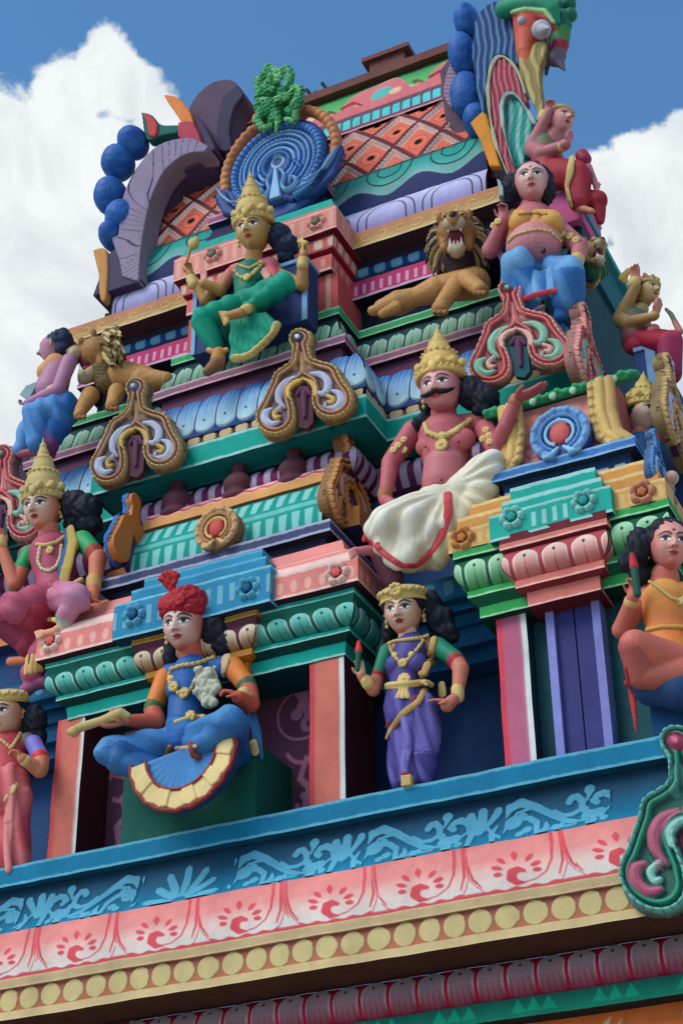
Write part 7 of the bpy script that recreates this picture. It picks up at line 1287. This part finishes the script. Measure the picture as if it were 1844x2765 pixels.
# ---- woman in red seated at the top right, facing right
f = Fig('red_seated_statue', 'painted statue of a woman in red facing right, hand raised, beside the roof end', 'statue', 1000, 0, .5383, .95, (1000, 1060))
sk = C(168, 104, 112); skp = C(206, 156, 150); rd_ = C(150, 44, 58)
f.head(950, 612, .0, 148, sk, skp, F=(.95, -.62, -.2), earc=gold, lips=(160, 50, 70)); f.hair([(0, -.1, .14, (.42, .44, .4)), (-.1, -.3, -.15, (.3, .3, .3))])
c_, Rr, Ff, Uu, H = f.hf; f.P('crown').lathe(f.hp(0, -.04, .28), (Rr, np.cross(Rr, Uu), Uu), [(.43*H, -.04*H), (.46*H, .02*H), (.42*H, .1*H), (.3*H, .16*H)], C(170, 150, 96))
f.cap('body', (925, 670, .0), (905, 720, .0), 42, 50, sk); f.cap('body', (880, 740, -.02), (885, 860, .0), 76, 80, C(30, 110, 84), rd_); f.cap('body', (885, 800, .0), (900, 900, .02), 84, 92, rd_)
f.cap('body', (815, 735, .02), (870, 610, .1), 46, 30, sk); f.cap('body', (870, 610, .1), (895, 560, .12), 28, 24, sk); f.hand((890, 570, .12), (905, 480, .12), (.6, -1, 0), 100, sk, curl=.8, point={0: .3})
f.cap('body', (815, 750, .02), (860, 770, .12), 46, 42, sk); f.cap('body', (860, 770, .12), (980, 725, .22), 38, 26, sk); f.hand((980, 725, .22), (1015, 640, .2), (.9, -.3, 0), 90, C(196, 110, 124), curl=.1, thumb=-1)
f.cap('bracelet', (866, 592, .1), (872, 578, .1), 33, 33, gold); f.cap('bracelet', (960, 735, .2), (975, 728, .2), 30, 30, gold)
T_ = 'skirt'; f.cap(T_, (900, 880, .0), (1030, 880, .12), 92, 74, rd_); f.cap(T_, (1035, 880, .12), (1045, 1010, .1), 72, 52, rd_, C(166, 60, 76)); f.cap(T_, (1060, 1010, .0), (1140, 1010, .02), 60, 52, rd_); f.cap(T_, (1140, 1020, .02), (1150, 1110, .0), 40, 22, rd_)
f.ribbon('border', [(1010, 790, .2), (1000, 870, .24), (985, 940, .22), (1005, 1030, .2)], [16, 22, 16, 16], gold, .5)
f.cap('body', (1090, 840, .02), (1130, 930, .06), 22, 16, sk); f.cap('body', (1075, 800, .0), (1060, 780, .0), 34, 36, C(150, 50, 76))
for k in range(4): f.cap('body', (1122, 905+k*12, .06), (1150-k*4, 925+k*14, .08), 8, 6, sk)
f.cap('body', (1030, 1040, .08), (1110, 1060, .12), 24, 16, C(200, 130, 110))
f.done(disp={T_: folds(.006, 40, (.4, 1, .3))})
g = G(); a_ = f.p(885, 885, .1); b_ = f.p(980, 1075, .1); g.box((a_[0]-.05, f.Y+.0, b_[2]), (b_[0]+.1, f.Y+.6, a_[2]-.14), C(196, 96, 150)); g.box((a_[0]-.055, f.Y-.01, a_[2]-.14), (b_[0]+.11, f.Y+.61, a_[2]), C(196, 180, 180)); o = g.build('stone_seat', None, PAINT); o['label'] = 'pink and white seat block under the red-clad statue'; o['category'] = 'seat'
# ---- tan goddess seated on the right, facing right
f = Fig('tan_seated_statue', 'painted tan statue of a goddess in red facing right, palms raised, on the right ledge', 'statue', 1644, 600, .3401, .9, (250, 1050))
sk = C(158, 126, 84); pal = C(190, 120, 110)
f.head(300, 560, .0, 205, sk, C(186, 160, 116), F=(1, -.5, -.15), earc=gold, lips=(150, 60, 66), bindi=False); f.hair([(0, -.1, .14, (.42, .44, .4)), (-.1, -.3, -.2, (.3, .3, .3))], C(40, 44, 50)); f.crown(C(176, 150, 96), tall=.5, base=.24)
f.cap('body', (255, 690, .0), (230, 740, .0), 60, 70, sk); f.cap('body', (210, 790, -.02), (220, 930, .0), 120, 130, C(40, 110, 90), C(140, 36, 60))
f.cap('body', (90, 760, .02), (210, 510, .12), 66, 42, sk); f.hand((212, 480, .12), (190, 300, .12), (.7, -1, 0), 180, pal, curl=.5, point={0: .1})
f.cap('body', (90, 780, .02), (150, 800, .1), 66, 60, sk); f.cap('body', (150, 800, .1), (365, 740, .22), 54, 36, sk); f.hand((365, 735, .22), (410, 590, .2), (1, -.3, 0), 160, pal, curl=.05, thumb=-1)
f.cap('body', (560, 870, .1), (520, 790, .12), 30, 24, pal); f.chain('body', [(525, 800, .12), (490, 730, .14), (450, 690, .15), (470, 720, .16)], [22, 20, 14, 10], C(110, 110, 96))
f.cap('bracelet', (195, 490, .12), (200, 475, .12), 52, 50, gold); f.cap('bracelet', (340, 745, .2), (352, 741, .2), 44, 44, gold); f.ell('necklace', (350, 850, .12), (52, 40, 44), C(190, 120, 120))
f.ribbon('sash', [(150, 380, -.02), (110, 440, -.04), (130, 470, -.04)], [30, 40, 26], C(176, 150, 84), .4)
T_ = 'skirt'; f.cap(T_, (240, 950, .0), (470, 960, .12), 120, 100, C(150, 36, 60)); f.cap(T_, (480, 960, .12), (480, 1200, .1), 105, 90, C(164, 56, 80), C(120, 40, 90)); f.cap(T_, (300, 980, .05), (200, 990, .05), 80, 80, C(150, 36, 60))
f.done(disp={T_: folds(.006, 40, (.4, 1, .3))})
g = G(); a_, b_ = f.p(190, 1000, .1), f.p(395, 1330, .1); g.box((a_[0], f.Y-.1, b_[2]), (b_[0], f.Y+.8, a_[2]), C(44, 66, 116)); g.box((b_[0]-.07, f.Y-.115, b_[2]), (b_[0]+.01, f.Y-.1, a_[2]), C(110, 150, 190)); g.box((a_[0], f.Y-.115, a_[2]-.05), (b_[0]-.07, f.Y-.1, a_[2]), C(110, 150, 190)); o = g.build('stone_seat', None, PAINT); o['label'] = 'blue seat block with pale edging under the tan statue on the right'; o['category'] = 'seat'
# ---- crowned figure peering out behind the right-hand shrine
f = Fig('crowned_statue', 'painted crowned statue whose face shows behind the pink shrine front at right', 'statue', 1644, 600, .3401, .5, (280, 1700))
f.head(275, 1545, .0, 300, C(186, 150, 136), C(214, 190, 176), F=(1, -.75, -.2), ears=False, lips=(150, 60, 66), bindi=False); f.crown(C(190, 166, 96), tall=1.0, base=.2, tilt=-.1, part='crown')
f.hair([(0, -.12, .1, (.42, .42, .38))]); f.cap('body', (255, 1680, .0), (240, 1800, .0), 80, 120, C(186, 130, 110)); f.cap('body', (240, 1800, .0), (235, 2000, .0), 140, 130, C(60, 110, 170))
f.done()
# ---- orange-clothed figure seated at the right edge
f = Fig('orange_clad_statue', 'statue seated in an orange bodice at the right edge, holding up a lotus bud', 'statue', 1044, 1400, .5102, -.02, (1450, 1150))
sk = C(190, 104, 92); skp = C(214, 160, 156)
f.head(1490, 150, .08, 262, sk, skp, F=(.55, -1, -.3), earc=gold, lips=(176, 66, 80)); f.hair([(0, -.1, .14, (.45, .46, .43)), (.5, -.15, .0, (.26, .3, .38)), (.6, -.2, -.25, (.26, .26, .26)), (.5, -.2, -.5, (.2, .2, .18)), (-.4, -.2, .0, (.25, .3, .3))])
f.cap('body', (1470, 300, .02), (1470, 370, .0), 78, 84, sk); orr = C(214, 128, 66)
f.cap('body', (1390, 400, -.02), (1600, 390, -.02), 62, 62, sk, orr); f.cap('body', (1470, 440, .02), (1470, 560, .03), 128, 110, C(214, 160, 84), C(206, 100, 62)); f.cap('body', (1480, 600, .03), (1500, 720, .05), 118, 130, C(204, 104, 74), C(214, 140, 60))
f.cap('body', (1370, 420, .02), (1240, 590, .1), 62, 54, sk); f.cap('body', (1240, 590, .1), (1300, 420, .22), 52, 36, sk); f.hand((1302, 415, .22), (1310, 320, .25), (-.2, -1, .1), 130, sk, curl=.75, thumb=-1)
f.cap('lotus_bud', (1325, 400, .34), (1308, 260, .34), 22, 22, C(30, 80, 66)); f.cap('lotus_bud', (1306, 255, .34), (1298, 195, .34), 26, 16, C(186, 56, 66))
f.cap('bracelet', (1290, 450, .2), (1294, 436, .2), 42, 41, C(206, 166, 110)); f.beads('necklace', [(1390, 335, .1), (1440, 370, .2), (1500, 420, .25), (1545, 440, .24), (1580, 400, .18)], 11, gold, 20); f.flower('necklace', 1545, 440, .27, 26, gold); f.chain('belt', [(1380, 590, .2), (1450, 575, .26), (1530, 575, .26), (1600, 580, .2)], 13, C(206, 160, 90))
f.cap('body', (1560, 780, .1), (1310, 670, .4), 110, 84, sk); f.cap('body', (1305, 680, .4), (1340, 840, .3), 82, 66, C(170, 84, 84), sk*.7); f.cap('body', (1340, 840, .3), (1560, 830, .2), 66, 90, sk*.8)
f.cap('skirt', (1400, 880, .15), (1560, 900, .15), 110, 130, C(40, 66, 110)); f.ribbon('border', [(1262, 790, .2), (1300, 950, .16), (1318, 1130, .12)], [12, 20, 6], C(176, 52, 60), .5)
f.done(disp={'skirt': folds(.006, 30, (1, 0, .4))})
g = G(); a_ = f.p(1330, 900, .2); g.box((a_[0]+.02, f.Y-.05, zL-.05), (-1.9, .4, a_[2]), C(30, 70, 116)); o = g.build('stone_seat', None, PAINT); o['label'] = 'blue seat block beneath the orange-clad statue'; o['category'] = 'seat'
# ---- standing woman in pink at the left edge
f = Fig('pink_standing_statue', 'painted standing statue in a pink sari with lavender sleeve, partly outside the left edge', 'statue', 0, 1400, .5102, .0, (60, 1240))
sk = C(196, 124, 96); skp = C(216, 190, 170); pkc = C(196, 92, 100)
f.head(42, 1040, .06, 222, sk, skp, F=(.02, -1, -.3), earc=C(206, 180, 140)); f.hair([(0, -.1, .12, (.42, .44, .4)), (-.5, -.2, -.2, (.28, .25, .36)), (-.5, -.2, -.55, (.24, .22, .26))])
c_, Rr, Ff, Uu, H = f.hf; f.P('crown').lathe(f.hp(0, -.03, .30), (Rr, np.cross(Rr, Uu), Uu), [(.42*H, -.1*H), (.46*H, -.04*H), (.45*H, .08*H), (.38*H, .16*H), (.25*H, .2*H)], gold)
for i in range(18): a = math.pi*i/17-math.pi/2; d = Ff*math.cos(a)+Rr*math.sin(a); f.P('crown').ell(f.hp(0, -.03, .3)+d*.45*H+Uu*(.05+.03*(i % 2))*H, .05*H, gold*1.05)
f.cap('body', (50, 1130, .02), (50, 1190, .0), 50, 56, sk); f.cap('body', (-40, 1210, -.02), (150, 1180, -.02), 50, 50, sk, C(40, 90, 90)); f.cap('body', (50, 1220, .0), (50, 1340, .02), 104, 88, C(186, 70, 80)); 
f.cap('body', (180, 1190, .0), (215, 1260, .03), 46, 44, C(120, 112, 190)); f.cap('body', (215, 1262, .03), (217, 1272, .03), 46, 46, C(196, 60, 60)); f.cap('body', (220, 1280, .03), (212, 1330, .06), 44, 44, sk); f.cap('body', (212, 1332, .06), (120, 1270, .2), 42, 28, sk); f.hand((125, 1272, .2), (50, 1215, .22), (-.3, -.5, -.6), 105, sk, curl=.8, thumb=1)
f.cap('bracelet', (140, 1285, .17), (130, 1278, .18), 33, 32, gold); f.beads('necklace', [(-30, 1160, .1), (20, 1180, .14), (60, 1220, .17), (90, 1170, .13), (110, 1140, .1)], 11, gold, 22, 8); f.chain('belt', [(-40, 1380, .1), (30, 1365, .14), (110, 1350, .11), (130, 1370, .06)], 17, gold); f.flower('belt', 20, 1350, .17, 34, gold)
f.ribbon('border', [(100, 1370, .12), (70, 1440, .15), (10, 1500, .15), (-40, 1540, .1)], [20, 20, 20, 16], gold, .5)
f.cap('skirt', (50, 1400, .02), (60, 1500, .02), 112, 112, pkc); f.cap('skirt', (90, 1480, .02), (110, 1850, .0), 84, 46, pkc, C(180, 80, 96)); f.cap('skirt', (10, 1480, .02), (20, 1880, .0), 80, 56, pkc)
f.ribbon('skirt', [(55, 1440, .14), (50, 1600, .12), (45, 1860, .1)], [26, 26, 22], C(214, 130, 130), .6)
f.done(disp={'skirt': folds(.010, 50, (1, .2, .2), 2)}, paint={'skirt': shade2(C(220, 140, 140), .4)})
